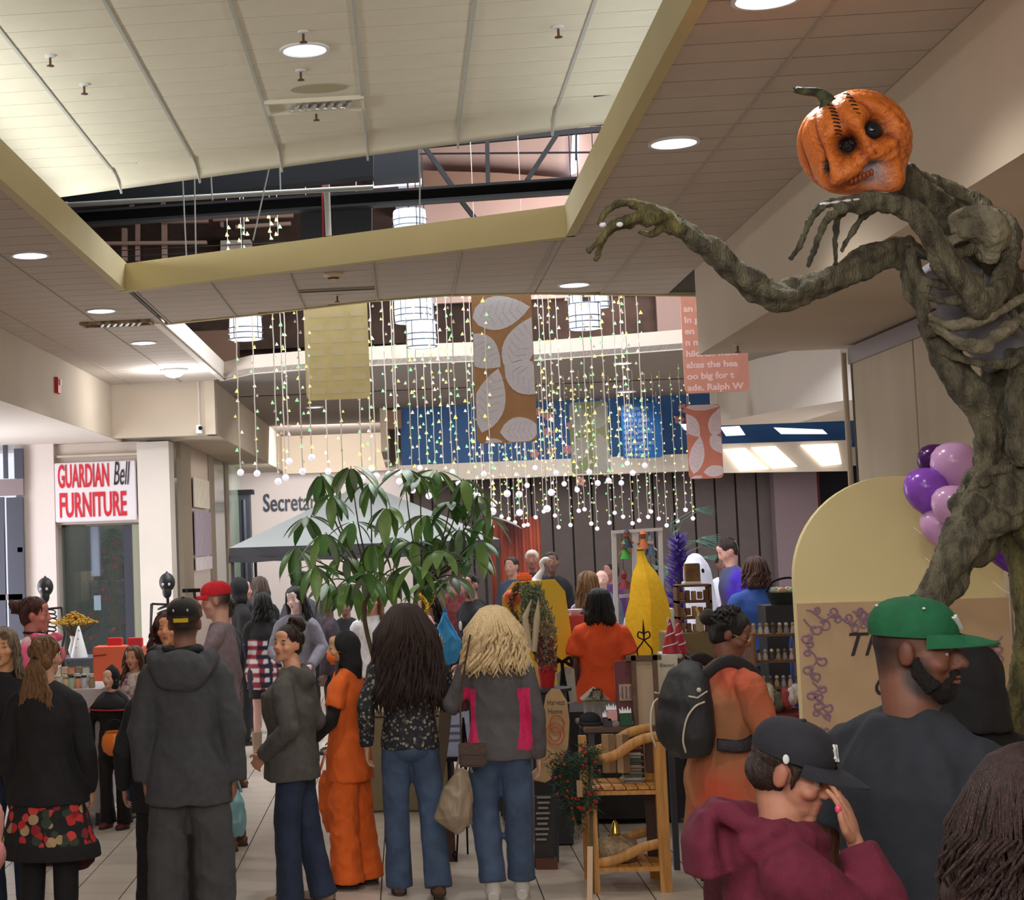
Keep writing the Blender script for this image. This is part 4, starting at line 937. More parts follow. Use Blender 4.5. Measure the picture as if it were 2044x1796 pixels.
limb('abdomen', [mp(2050, 700, -.06), mp(2040, 770, -.07), mp(2030, 850, -.08), mp(2035, 930, -.06)], [.05, .05, .035, .045], m_wood, 5, 2, .45, 31)
mb = MB(); mb.tube(cr([mp(1870, 520, .06), mp(1925, 590, .08), mp(1975, 660, .08), mp(2010, 730, .06)], 5), lr([.075, .105, .11, .07], 5), 16); me = blob(mb, .012, 2); folds(me, .012, 22, 3)
setco(me, coords(me)-np.array(mon.location)); link('core', me, m_core, mon, smooth=True)
# breastbone knots and ribs
limb('breastbone', [mp(1822, 500, -.1), mp(1826, 545, -.12), mp(1842, 590, -.13), mp(1846, 635, -.12), mp(1862, 672, -.09)], [.026, .024, .028, .024, .018], m_wood, 5, 4, .5, 4)
for k, (pts, r) in enumerate((([(1824, 500, -.11), (1875, 515, -.16), (1930, 500, -.12), (1970, 480, -.04)], .02), ([(1815, 530, -.1), (1850, 560, -.15), (1905, 565, -.18), (1960, 545, -.13)], .017), ([(1832, 585, -.13), (1885, 600, -.18), (1945, 590, -.18), (2010, 560, -.12)], .019),
        ([(1845, 628, -.12), (1905, 650, -.17), (1975, 628, -.18), (2050, 590, -.1)], .02), ([(1852, 640, -.11), (1910, 680, -.16), (1965, 690, -.17), (2000, 660, -.17), (2050, 625, -.1)], .021), ([(1880, 700, -.08), (1950, 725, -.14), (2020, 722, -.14), (2060, 710, -.1)], .018), ([(1812, 490, -.08), (1806, 540, -.1), (1816, 590, -.11), (1836, 612, -.12)], .014), ([(2000, 560, -.1), (2020, 620, -.13), (2050, 660, -.12)], .018))):
    limb('rib', [mp(*p) for p in pts], [r*.8]+[r]*(len(pts)-2)+[r*.85], m_bone if k in (3, 4) else m_wood, 3, 3, .5, 10+k, .007)
# far shoulder and shoulder blade
limb('shoulder', [mp(1800, 345, .1), mp(1850, 362, .16), mp(1915, 385, .2), mp(1975, 420, .16), mp(2008, 468, .08), mp(1995, 515, 0)], [.035, .03, .034, .03, .045, .04], m_wood, 5, 3, .45, 5)
limb('shoulder_blade', [mp(1900, 455, -.06), mp(1945, 440, -.1), mp(1975, 470, -.12), mp(1970, 525, -.1)], [.03, .055, .06, .022], m_bone, 6, 1.5, .5, 6)
limb('collar_root', [mp(1880, 490, -.04), mp(1925, 470, -.1), mp(1960, 462, -.1)], [.016, .02, .02], m_bone, 3, 2, .5, 61)
# stretched arm
limb('arm', [mp(1815, 500, .02), mp(1760, 510, -.04), mp(1680, 545, -.1), mp(1610, 578, -.14), mp(1545, 590, -.16), mp(1505, 565, -.17), mp(1440, 515, -.2), mp(1390, 475, -.22), mp(1352, 452, -.23)], [.055, .055, .048, .046, .056, .05, .042, .034, .03], m_wood, 7, 3.2, .36, 7)
def fingers(mb, spec):
    for pts, r in spec:
        P = cr([mp(*p) for p in pts], 5); n_ = len(P); mb.tube(P, [r*(1.0-.55*i/n_)*(1+.22*(i % 5 == 0)) for i in range(n_)], 8)
limb('hand', [mp(1362, 462, -.22), mp(1335, 438, -.24), mp(1300, 428, -.26), mp(1280, 425, -.27)], [.036, .034, .04, .026], m_wood2, 6, 2, .4, 8, .0065,
     extra=lambda mb: fingers(mb, [([(1290, 415, -.26), (1262, 405, -.28), (1232, 408, -.3), (1208, 425, -.31), (1196, 448, -.31)], .019), ([(1285, 430, -.27), (1250, 440, -.3), (1222, 450, -.32), (1198, 480, -.33), (1172, 502, -.33)], .02), ([(1285, 436, -.25), (1255, 446, -.26), (1218, 462, -.27), (1200, 490, -.28), (1189, 522, -.28)], .018), ([(1325, 450, -.24), (1300, 468, -.22), (1275, 462, -.2)], .016)]))
for a in ((1203, 449, -.325), (1237, 448, -.33)): bw(MB().ell(mp(*a), (.012, .01, .009)), 'white_nail', mat('white_paint_drop', (236, 236, 240), .3), mon, smooth=True)
# arm raised to the chin
limb('arm', [mp(2008, 470, .0), mp(2012, 530, -.08), mp(1990, 590, -.16), mp(1955, 600, -.2), mp(1920, 560, -.22), mp(1870, 490, -.24), mp(1825, 425, -.25), mp(1785, 405, -.26)], [.042, .04, .044, .052, .05, .042, .036, .034], m_wood, 7, 3, .38, 9)
limb('hand', [mp(1790, 405, -.26), mp(1755, 402, -.28), mp(1722, 404, -.3), mp(1700, 410, -.31)], [.034, .03, .034, .022], m_wood, 6, 2, .4, 12, .0065,
     extra=lambda mb: fingers(mb, [([(1720, 396, -.31), (1680, 402, -.34), (1640, 412, -.36), (1615, 445, -.37), (1596, 490, -.37), (1577, 518, -.37)], .018), ([(1715, 405, -.31), (1680, 418, -.36), (1650, 438, -.38), (1632, 480, -.39), (1612, 534, -.39)], .019), ([(1705, 412, -.3), (1678, 425, -.33), (1668, 460, -.34), (1668, 530, -.34)], .017), ([(1745, 415, -.26), (1722, 432, -.26), (1700, 465, -.26), (1678, 503, -.26)], .016)]))
bw(MB().tube(cr([mp(1636, 408, -.375), mp(1680, 402, -.355), mp(1722, 397, -.325)], 4), [.004, .006, .003, .006, .003, .006, .004, .005, .003], 7), 'pale_paint', mat('white_paint_drop', (236, 236, 240), .3), mon, smooth=True)
# legs
limb('leg', [mp(1965, 1020, -.02), mp(1935, 1070, -.05), mp(1895, 1130, -.1), mp(1855, 1200, -.13), mp(1835, 1270, -.13), mp(1850, 1450, -.05), mp(1860, 1750, .0), mp(1865, 2100, 0)], [.10, .095, .075, .06, .065, .05, .045, .05], m_wood, 8, 3, .36, 13, .0095,
     extra=lambda mb: mb.tube([mp(1868, 2080, 0), mp(1840, 2150, -.1), mp(1800, 2168, -.25)], [.06, .05, .02], 10))
limb('leg', [mp(2035, 1020, .02), mp(2060, 1120, .03), mp(2058, 1240, .0), mp(2030, 1400, .05), mp(2022, 1550, .1), mp(2040, 1800, .15), mp(2040, 2100, .2)], [.1, .08, .06, .045, .042, .045, .05], m_wood2, 8, 3, .36, 14, .0095,
     extra=lambda mb: mb.tube([mp(2040, 2080, .2), mp(2030, 2130, .05), mp(2010, 2150, -.1)], [.06, .05, .02], 10))
# pumpkin skull
HC = mp(1703, 285, -.08); HR = .182
nu, nv = 132, 88; vv = []
for i in range(nv+1):
    a = PI*i/nv
    for j in range(nu): b = 2*PI*j/nu; vv.append((math.sin(a)*math.cos(b), math.sin(a)*math.sin(b), math.cos(a)))
D = np.array(vv); ax = np.array([-.52, -.18, .83]); ax /= np.linalg.norm(ax)
e1 = np.cross(ax, [0, 1, 0]); e1 /= np.linalg.norm(e1); e2 = np.cross(ax, e1)
# mesh poles lie on the stem axis
D = D[:, 0:1]*e1+D[:, 1:2]*e2+D[:, 2:3]*ax
phi = np.arctan2(D@e2, D@e1); lat = D@ax
def G(c, r, p=1): c = np.array(c, float); c /= np.linalg.norm(c); return np.exp(-(((D-c)**2).sum(1)/(r*r))**p)
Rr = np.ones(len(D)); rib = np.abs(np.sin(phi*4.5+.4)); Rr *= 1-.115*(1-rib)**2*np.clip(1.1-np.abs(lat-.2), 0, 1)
Rr -= .16*np.exp(-((1-lat)/.035))
back = np.clip(D@np.array([.8, .5, .1]), 0, 1); Rr += .06*back
A, B = (-.37, -.89, -.24), (.27, -.95, .10); N_ = (-.66, -.52, -.56)
Rr += .34*G((-.46, -.52, -.72), .36)-.16*G((-.86, -.36, -.38), .36)+.05*G((.02, -.95, -.30), .2)+.07*G((-.1, -.9, .16), .2)+.06*G((-.6, -.78, .02), .2)+.30*G((.50, -.38, -.78), .27)+.06*G((.6, -.78, -.1), .3)
Rr -= .42*G(A, .29, 1.9)+.42*G(B, .30, 1.8)+.22*G(N_, .13, 1.5)
g = [G(q, .11) for q in ((-.28, -.55, -.86), (-.12, -.6, -.82), (.02, -.66, -.76), (.14, -.72, -.68))]; mouth = np.clip(sum(g), 0, 1); Rr -= .13*mouth
slot = np.clip(G((.16, -.55, -.84), .17)+G((.22, -.66, -.66), .13), 0, 1); Rr -= .42*slot
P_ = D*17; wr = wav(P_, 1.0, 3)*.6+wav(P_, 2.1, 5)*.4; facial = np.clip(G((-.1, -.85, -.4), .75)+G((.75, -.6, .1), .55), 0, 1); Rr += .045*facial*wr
V3 = D*Rr[:, None]*HR; V3[:, 0] *= 1.03
fq = [(i*nu+j, i*nu+(j+1) % nu, (i+1)*nu+(j+1) % nu, (i+1)*nu+j) for i in range(nv) for j in range(nu)]
off = np.array(HC)-np.array(mon.location)
me = bpy.data.meshes.new('pumpkin_head'); me.from_pydata([tuple(p) for p in V3+off], [], [f[::-1] for f in fq]); me.update()
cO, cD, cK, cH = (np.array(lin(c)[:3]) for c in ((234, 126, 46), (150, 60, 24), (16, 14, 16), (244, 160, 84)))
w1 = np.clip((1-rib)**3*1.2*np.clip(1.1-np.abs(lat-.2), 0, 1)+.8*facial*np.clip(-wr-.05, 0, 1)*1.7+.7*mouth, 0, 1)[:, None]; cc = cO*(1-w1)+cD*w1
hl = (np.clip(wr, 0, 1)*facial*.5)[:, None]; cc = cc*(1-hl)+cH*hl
k_ = np.clip(1.5*G(A, .245, 2.2)+1.5*G(B, .255, 2.2)+1.5*G(N_, .11, 2)+.9*np.exp(-((1-lat)/.03)), 0, 1)[:, None]; cc = cc*(1-k_)+cK*k_
ks = np.clip(1.3*slot, 0, 1)[:, None]; cc = cc*(1-ks)+np.array(lin((210, 206, 210))[:3])*ks
at_ = me.color_attributes.new('Col', 'FLOAT_COLOR', 'POINT'); at_.data.foreach_set('color', np.hstack([cc, np.ones((len(cc), 1))]).astype(np.float32).ravel())
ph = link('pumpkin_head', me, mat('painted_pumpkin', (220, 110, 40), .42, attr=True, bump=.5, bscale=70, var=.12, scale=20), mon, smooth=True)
def hd(d, r=1.0): d = Vector(d).normalized(); return Vector(off)+d*HR*r
MB().ell(hd(B, .66), (.034, .034, .034)).build('glass_eye', mat('black_glass', (30, 34, 42), .08), ph, smooth=True)
# stem
mb = MB(); st = [hd(ax, .86), hd(ax, 1.05)+V(0, 0, .005), hd(ax, 1.18)+V(-.018, 0, -.002), hd(ax, 1.22)+V(-.05, 0, -.004), hd(ax, 1.22)+V(-.078, 0, .004)]
mb.tube(cr(st, 4), lr([.034, .02, .016, .014, .009], 4), 10)
for k in range(5):
    a = k*1.257; o_ = V(math.cos(a), .4, math.sin(a))
    mb.tube(cr([st[0]+o_*.03, st[1]+o_*.014, st[2]+o_*.011, st[3]+o_*.01, st[4]+o_*.012], 4), lr([.009, .007, .006, .006, .003], 4), 6)
link('stem', blob(mb, .004, 1), mat('pumpkin_stem', (84, 96, 62), .7, c2=(38, 42, 36), scale=30, bump=.6), ph, smooth=True)
# stitches down the rib seams
mb = MB()
for (u0, v0), (u1, v1), n_ in (((1632, 238), (1640, 300), 9), ((1664, 215), (1676, 262), 6), ((1700, 232), (1720, 250), 0)):
    for i in range(n_):
        f = i/(n_-1); q = mp(u0+(u1-u0)*f, v0+(v1-v0)*f); dx, dz = (q.x-HC.x)/HR, (q.z-HC.z)/HR; d = V(dx, -math.sqrt(max(.05, 1-dx*dx-dz*dz)), dz); c_ = hd(d, 1.005); mb.tube([c_+V(-.011, .002, .003), c_+V(0, -.006, 0), c_+V(.011, 0, -.003)], .0022, 5)
mb.build('stitches', m_black, ph)
mb = MB()
for i in range(7):
    f = i/6; d = Vector((-.30+.42*f, -.60-.08*f, -.84+.12*f)).normalized(); mb.ell(hd(d, 1.0+.10*math.exp(-((f-.2)/.4)**2)), (.008, .01, .013), n=8, m=6)
mb.build('teeth', mat('orange_teeth', (150, 72, 34), .5), ph, smooth=True)
limb('neck_wire', [mp(1795, 338, .0), mp(1840, 336, 0), mp(1836, 350, 0)], [.004, .004, .004], m_black, 1, 0, .3, 77, .004, fold=0) if False else None
# ================================================================ the crowd
grey_fleece = cloth('charcoal_fleece', (72, 73, 78), bump=.5, bs=260)
jeans = cloth('blue_denim', (66, 84, 112), var=.2, scale=9, bs=300)
dk_jeans = cloth('dark_denim', (38, 50, 74), var=.2, scale=9, bs=300)
SH_BLK = mat('black_shoe', (28, 26, 26), .5); SH_BRN = mat('brown_boot', (96, 62, 44), .6); SH_WHT = mat('white_shoe', (200, 196, 190), .6); SH_TAN = mat('tan_shoe', (150, 130, 108), .7)
def dress_mat(name, cols, scale, dark=None, th=.42):
    """printed cloth: cells of flat colour on the fabric itself"""
    m = bpy.data.materials.new('cloth_'+name); m.use_nodes = True; n = m.node_tree.nodes; L = m.node_tree.links; p = n['Principled BSDF']; p.inputs['Roughness'].default_value = .85
    tc = n.new('ShaderNodeTexCoord'); v = n.new('ShaderNodeTexVoronoi'); v.inputs['Scale'].default_value = scale; v.inputs['Randomness'].default_value = .9
    L.new(tc.outputs['Object'], v.inputs['Vector']); r = n.new('ShaderNodeValToRGB'); r.color_ramp.interpolation = 'CONSTANT'; e = r.color_ramp.elements
    while len(e) < len(cols): e.new(.5)
    for k, c in enumerate(cols): e[k].position = k/len(cols); e[k].color = lin(c)
    s = n.new('ShaderNodeSeparateColor'); L.new(v.outputs['Color'], s.inputs[0]); L.new(s.outputs[0], r.inputs[0]); 
    if dark:
        q = n.new('ShaderNodeMath'); q.operation = 'GREATER_THAN'; q.inputs[1].default_value = th; L.new(v.outputs['Distance'], q.inputs[0])
        x = n.new('ShaderNodeMix'); x.data_type = 'RGBA'; L.new(q.outputs[0], x.inputs[0]); L.new(r.outputs[0], x.inputs[6]); x.inputs[7].default_value = lin(dark); L.new(x.outputs[2], p.inputs['Base Color'])
    else: L.new(r.outputs[0], p.inputs['Base Color'])
    return m
# --- man with the camouflage cap, front row left
def patchcol(z0, z1, x0, x1, y0, col):
    def f(p, c):
        m = ((p[:, 2] > z0) & (p[:, 2] < z1) & (p[:, 0] > x0) & (p[:, 0] < x1) & (p[:, 1] < y0))[:, None]
        return np.where(m, np.array(lin(col)[:3]), c)
    return f
t, HT, b = person('man from behind in charcoal hooded jacket and camouflage cap with yellow patch', 366, 1200, 8.7, face=-2, wt=1.08, skin=(150, 108, 88), face_paint=dict(scalp=(52, 36, 30), stubble=(60, 42, 34)), hs=1.05,
    top=dict(name='jacket', mat=grey_fleece, hem=.74, hemw=1.2, loose=1.1, arm=.076, cuff=.85, hood=1.4, fold=.014, low=False), armL=((-.235, -.02, 1.1), (-.225, .02, .86)), armR=((.235, -.02, 1.1), (.225, .02, .86)),
    bottom=dict(mat=cloth('grey_sweatpants', (70, 70, 72), scale=8), loose=1.12, knee=.082, hemr=.085, fold=.012), legs=[((-.115, .01, .5), (-.125, -.02, .085)), ((.115, .01, .5), (.125, -.02, .085))], shoe=SH_BLK)
mb = MB(); mb.tube([(.078*math.cos(a*PI/8), -.01+.075*math.sin(a*PI/8), 1.505+.006*math.sin(a)) for a in range(17)], .022, 10, cap=False); mb.build('hood_lining', black2, t, smooth=True)
m_camo = dress_mat('camouflage', [(50, 38, 30), (34, 34, 28), (96, 74, 54), (40, 46, 34), (70, 40, 34)], 26)
c, T = cap_parts(t, HT, m_camo, tilt=.16, r=1.06)
MB().box((0, -.118, .024), (.075, .006, .022)).build('strap_patch', mat('yellow_patch', (214, 178, 22), .6), c).matrix_local = T
MB().ell(T@V(0, -.045, .055), (.082, .075, .06), n=20, m=12).build('mesh_back', mat('black_mesh', (28, 27, 26), .8, bump=.6, bscale=300), c, smooth=True)
for q in (-1, 1): MB().ell(T@V(q*.036, -.113, .078), (.005, .004, .007)).build('eyelet', SH_WHT, c)
# --- woman in black cardigan and rose skirt
t, HT, b = person('woman from behind in black cardigan with light brown ponytail and skirt of red roses', 88, 1272, 8.8, face=-6, wt=1.12, skin=(206, 158, 128), head=(14, 0, 0),
    top=dict(name='cardigan', mat=blackc, hem=.815, hemw=1.28, loose=1.08, arm=.066, fold=.012), armL=((-.235, -.02, 1.12), (-.22, .06, .88)), armR=((.24, -.02, 1.12), (.23, .08, .88)),
    bottom=dict(name='skirt', kind='skirt', mat=dress_mat('roses', [(186, 44, 44), (28, 28, 32), (206, 66, 60), (178, 148, 110), (30, 34, 34), (150, 34, 48), (54, 66, 52)], 19, dark=(26, 28, 30), th=.58), z0=.565, flare=1.5, fold=.012), shoe=SH_BLK)
MB().tube([(0, 0, .60), (0, 0, .57), (0, 0, .52)], [(.285, .215), (.295, .222), (.30, .225)], 26, up=(1, 0, 0)).build('skirt_hem', blackc, t, smooth=2)
for q in (-1, 1): MB().tube([(q*.09, 0, .75), (q*.095, 0, .5), (q*.1, -.02, .3), (q*.1, -.03, .08)], [.1, .074, .07, .048], 14).build('legging', blackc, t, smooth=True)
o = short_hair(t, HT, m_hlbrown, n=70)
mb = MB(); rd = random.Random(5)
for i in range(70):
    a = rd.uniform(-1, 1); p = [V(a*.02, -.1, .01), V(a*.035, -.125, -.03)]
    for q in range(1, 7): p.append(V(a*.04+a*.09*q/6*(1 if q < 5 else .8)+.012*math.sin(q*2+i), -.12+.008*math.sin(i+q), -.03-q*.048*rd.uniform(.8, 1.05)))
    mb.tube([HT@v for v in p], [.006, .009, .01, .011, .011, .01, .007, .003], 5)
mb.build('ponytail', m_hlbrown, o, smooth=True)
MB().ell(HT@V(0, -.105, .005), (.02, .012, .014)).build('hair_tie', blackc, o)
# crossbody pouch hanging under the skirt hem at right
p = at(150, 1722, 8.9); t = thing('shoulder_bag', 'dark red and black pouch bag hanging below the rose skirt', 'bag', p)
mb = MB(); mb.ell((0, 0, .03), (.11, .05, .07)); me = blob(mb, .01, 1); folds(me, .008, 30, 2); link('bag_body', me, cloth('dark_red_pouch', (70, 30, 32), var=.5, scale=12), t, smooth=True)
MB().tube([(-.08, 0, .06), (-.05, .02, .35), (-.1, .02, .62)], .007, 6).build('strap', blackc, t)
# --- grey haired woman with glasses, cut by the left edge
t, HT, b = person('woman at the left edge facing the camera, sunglasses pushed up on greying hair, black top', 8, 1254, 9.6, face=172, wt=1.1, head=(-6, 0, 0), skin=(222, 164, 122), top=dict(mat=blackc, hem=.84, name='sweater', sleeve=.55), armL=((-.24, .05, 1.12), (-.2, .2, 1.0)), armR=((.22, .1, 1.14), (.12, .26, 1.05)), bottom=dict(mat=dk_jeans), shoe=SH_BLK)
long_hair(t, HT, hairmat('greying', (150, 132, 110), (100, 84, 70)), .26, n=60, front=False, r=.007)
g_ = MB()
for q in (-1, 1): g_.tube([HT@V(q*.035+.028*math.cos(a*PI/6), .088+.0*a, .075+.024*math.sin(a*PI/6)) for a in range(13)], .003, 6, cap=False); g_.ell(HT@V(q*.035, .087, .075), (.026, .003, .022), n=12, m=6)
g_.build('sunglasses', mat('amber_lens', (120, 96, 70), .15), t, smooth=True)
# --- woman with auburn bun, pink and white top
t, HT, b = person('woman with auburn hair in a bun looking right, white top with pink sleeves', 62, 1194, 11.2, face=-92, head=(0, 2, 0), skin=(204, 128, 116),
    top=dict(mat=cloth('pink_sleeved_top', (222, 210, 214), attr=True), hem=.86, loose=1.05, arm=.07, name='blouse', paint=((224, 212, 216), [((.2, 0, 1.33), (.14, .2, .2), (226, 92, 132), 1), ((-.2, 0, 1.33), (.14, .2, .2), (226, 92, 132), 1), ((.24, .1, 1.1), (.12, .2, .2), (226, 92, 132), 1)])), armR=((.26, .06, 1.18), (.16, .22, 1.02)),
    bottom=dict(mat=dk_jeans), shoe=SH_BLK)
short_hair(t, HT, m_hred, bun=((0, -.13, .055), .045))
MB().tube([HT@V(.062*math.cos(a*PI/8), -.015+.06*math.sin(a*PI/8), -.115) for a in range(17)], .008, 6, cap=False).build('choker', blackc, t)
MB().tube([V(.05, -.05, 1.47), V(.14, .04, 1.42), V(.2, .11, 1.32)], [(.012, .05), (.014, .055), (.012, .04)], 8).build('white_collar', mat('white_collar', (235, 228, 228), .7), t, smooth=True)
p = at(92, 1272, 10.95); t = thing('pink_bow', 'large pink bow on the sleeve of the woman with auburn bun', 'bow', p)
for q in (-1, 1): mb = MB(); mb.ell((q*.055, 0, 0), (.055, .02, .032)); me = blob(mb, .006, 1); folds(me, .008, 40); link('loop', me, mat('pink_satin', (228, 98, 136), .4), t, smooth=True)
MB().ell((0, -.01, 0), (.018, .02, .02)).build('knot', mat('pink_satin', (228, 98, 136), .4), t, smooth=True)
p = at(118, 1300, 10.9); t = thing('pink_toy', 'pink toy flamingo looped on a pole at the left table', 'toy', p)
MB().tube([(-.05, 0, .1), (-.04, 0, .02), (-.05, 0, -.05), (0, 0, -.07), (.03, 0, -.03), (.02, 0, .02), (-.01, 0, .01)], [.02, .02, .018, .02, .018, .016, .012], 10).build('body', mat('pink_plush', (224, 110, 130), .8), t, smooth=True)
MB().tube([(-.05, 0, .1), (-.06, 0, -.05), (-.05, 0, -1.2)], .008, 6).build('pole', m_dark, t)
# --- child in black costume
t, HT, b = person('small child in black and red costume with pointed black hood', 222, 1332, 12.5, face=160, skin=(224, 174, 150), eyes=True, hs=1.1, head=(6, 0, 0),
    top=dict(mat=blackc, hem=.78, loose=1.1, name='costume_top', arm=.06, fold=.01), armL=((-.27, .02, 1.14), (-.14, .18, .98)), armR=((.26, .04, 1.13), (.16, .2, .92)),
    bottom=dict(mat=blackc, loose=1.1, hemr=.08), shoe=mat('dark_red_boot', (96, 26, 30), .6), boot=True)
for q, cc in ((1, 'costume_cape'),):
    mb = MB(); mb.tube([(0, 0, 1.47), (0, .0, 1.40), (0, .01, 1.30)], [(.09, .09), (.19, .14), (.27, .19)], 22, up=(1, 0, 0)); me = mb.mesh(); o = link('costume_cape', me, black2, t, smooth=True)
    MB().tube([(.272*math.cos(a*PI/11), .01+.192*math.sin(a*PI/11), 1.30) for a in range(23)], .009, 6, cap=False).build('red_trim', mat('red_piping', (170, 30, 36), .6), o)
mb = MB(); mb.ell((0, -.028, .02), (.092, .1, .115), T=HT, n=18, m=12); mb.ell((0, -.03, -.07), (.085, .08, .07), T=HT, n=16, m=10); mb.tube([HT@V(0, -.03, .1), HT@V(0, -.04, .15)], [.05, .015], 10)
me = blob(mb, .012, 2); link('hood', me, blackc, t, smooth=True)
p = at(231, 1507, 12.25); t = thing('candy_bucket', 'orange pumpkin candy bucket held by the child in black', 'bucket', p)
mb = MB(); prof = [(.05, 0), (.085, .03), (.098, .08), (.09, .13), (.07, .16), (.074, .17)]
v = []
for r_, z in prof:
    for j in range(32): a = 2*PI*j/32; q = 1+.05*abs(math.cos(a*4)); v.append((r_*q*math.cos(a), r_*q*math.sin(a), z))
mb.add(v, [(i*32+j, i*32+(j+1) % 32, (i+1)*32+(j+1) % 32, (i+1)*32+j) for i in range(5) for j in range(32)]+[tuple(range(31, -1, -1))]); mb.build('bucket_shell', mat('orange_plastic', (222, 118, 34), .35), t, smooth=2)
MB().tube([(.07*math.cos(a*PI/10), 0, .165+.09*math.sin(a*PI/10)) for a in range(11)], .005, 6).build('handle', blackc, t)
# --- girl with long curls
t, HT, b = person('girl with long brown curls and pale flowered jacket, facing the camera', 268, 1290, 12.9, face=158, skin=(208, 148, 120), head=(-8, 3, 0), top=dict(mat=dress_mat('pale_floral', [(206, 188, 184), (196, 176, 172), (150, 110, 120), (212, 196, 190), (180, 156, 150)], 22), hem=.84, name='jacket', loose=1.05, arm=.066), bottom=dict(mat=dk_jeans), shoe=SH_TAN, armL=((-.24, .04, 1.13), (-.2, .2, .98)))
long_hair(t, HT, hairmat('curls', (122, 82, 54), (70, 46, 32)), .34, n=80, wave=.028, spread=1.12)
# --- slim figure in black coat behind the man
t, HT, b = person('figure in long black coat and black trousers, mostly behind the man in the charcoal fleece', 318, 1292, 9.3, face=8, wt=1.0, skin=(190, 140, 118), top=dict(name='coat', mat=black2, hem=.72, hemw=1.15, loose=1.08, arm=.068), bottom=dict(mat=blackc, knee=.075, hemr=.095, drop=.05), shoe=SH_BLK, armL=((-.26, -.02, 1.1), (-.25, .05, .86)))
short_hair(t, HT, m_hblack, grow=1.08)
t, HT, b = person('person with reddish hair seen just left of the camouflage cap', 341, 1222, 10.8, face=150, H=1.63, skin=(224, 158, 116), top=dict(mat=cloth('rust_scarf_top', (112, 50, 46)), hem=.86), bottom=dict(mat=dk_jeans), shoe=SH_BLK, head=(-20, 0, 0))
long_hair(t, HT, m_hred, .2, n=60, spread=1.3)
# --- man in red cap, filming
t, HT, b = person('man in red baseball cap and mauve grey long shirt looking left', 437, 1158, 11.6, face=78, skin=(222, 172, 152), head=(-14, 10, 0), nose=1.05, face_paint=dict(scalp=(46, 30, 28)), hat=.02,
    top=dict(mat=cloth('mauve_jersey', (132, 116, 122)), hem=.82, loose=1.0, hemw=1.05), armL=((-.2, .1, 1.16), (-.12, .36, 1.3)), armR=((.25, -.02, 1.12), (.24, .03, .87)), hdL=((0, .6, .7), (0, -.7, .6), .9),
    bottom=dict(mat=cloth('khaki_shorts', (96, 74, 62)), hemr=.07), shoe=SH_BRN)
cap_parts(t, HT, cloth('red_cap', (206, 30, 44), bump=.1), tilt=.02)
p = at(388, 1187, 11.5); t = thing('phone_gimbal', 'small black camera on a stick beside the red cap', 'camera', p)
MB().box((-.02, 0, .03), (.12, .02, .025)).build('camera_body', m_black, t); MB().cyl((0, 0, .02), (.01, 0, -.16), .01).build('stick', m_dark, t); MB().cyl((-.05, -.012, .03), (-.05, -.02, .03), .01).build('lens', m_dark, t)
limp_bag('pale blue plastic bag hanging by the man in the red cap', [at(468, 1575, 11.2), at(470, 1600, 11.2), at(470, 1640, 11.2), at(472, 1668, 11.2)], [.02, .06, .075, .045], mat('pale_blue_plastic', (132, 186, 196), .3))
t, HT, b = person('person with brown boots walking behind the man in the red cap', 450, 1215, 14.4, face=60, H=1.6, skin=(190, 140, 120), top=dict(mat=black2, hem=.86), bottom=dict(mat=cloth('brown_trousers', (90, 62, 48))), shoe=SH_BRN, boot=True); short_hair(t, HT, m_hbrown)
# --- girl in plaid shirt
def plaid(p, c):
    k = 42; a = (np.sin(p[:, 0]*k*1.3+p[:, 1]*k*1.3) > 0).astype(float); b_ = (np.sin(p[:, 2]*k*1.5) > 0).astype(float)
    W_, N_, R_ = np.array(lin((222, 216, 220))[:3]), np.array(lin((30, 34, 54))[:3]), np.array(lin((150, 50, 66))[:3])
    o = np.where((a*b_)[:, None] > .5, W_, N_); o = np.where(((a+b_) == 1)[:, None]*((np.sin(p[:, 0]*k*.65+p[:, 1]*k*.65) > 0)[:, None]), R_, o); m = (p[:, 2] < 1.26)[:, None]
    return np.where(m, o, np.array(lin((30, 28, 32))[:3]))
t, HT, b = person('girl from behind in navy and white plaid shirt and black skirt, bare legs', 524, 1196, 16.5, face=-8, skin=(222, 178, 168), voxel=.014, H=1.56,
    top=dict(mat=cloth('plaid_shirt', (200, 200, 210), attr=True), hem=.72, hemw=1.15, loose=1.12, arm=.066, paint=((30, 30, 40), [plaid]), fold=.006), armR=((.28, -.02, 1.15), (.24, .1, 1.0)), bottom=dict(name='skirt', kind='skirt', mat=blackc, z0=.62, flare=1.1), shoe=SH_TAN, boot=True)
long_hair(t, HT, m_hblack, .2, n=50, voxel=.016)
t, HT, b = person('person in black hood with face turned right, before the dark doorway', 478, 1156, 17.5, face=-70, skin=(204, 152, 140), voxel=.014, top=dict(mat=blackc, hem=.8, loose=1.15, arm=.07), bottom=dict(mat=blackc), shoe=SH_BLK)
mb = MB(); mb.ell((0, -.03, .02), (.1, .11, .125), T=HT, n=16, m=10); mb.ell((0, -.03, -.09), (.1, .09, .09), T=HT, n=14, m=8); link('hood', blob(mb, .016, 2), blackc, t, smooth=True)
t, HT, b = person('person with long brown hair from behind, under the tent edge', 518, 1152, 18.5, face=10, skin=(200, 150, 140), voxel=.016, top=dict(mat=blackc, hem=.85), bottom=dict(mat=blackc), shoe=SH_BLK); long_hair(t, HT, hairmat('ash_brown', (104, 84, 76)), .3, n=50, voxel=.018)
t, HT, b = person('person in dark coat with round black hair behind the pale faced woman', 600, 1146, 17.8, face=-20, skin=(170, 120, 110), voxel=.016, wt=1.25, top=dict(mat=cloth('slate_coat', (66, 66, 72)), hem=.8, loose=1.15), bottom=dict(mat=blackc), shoe=SH_BLK)
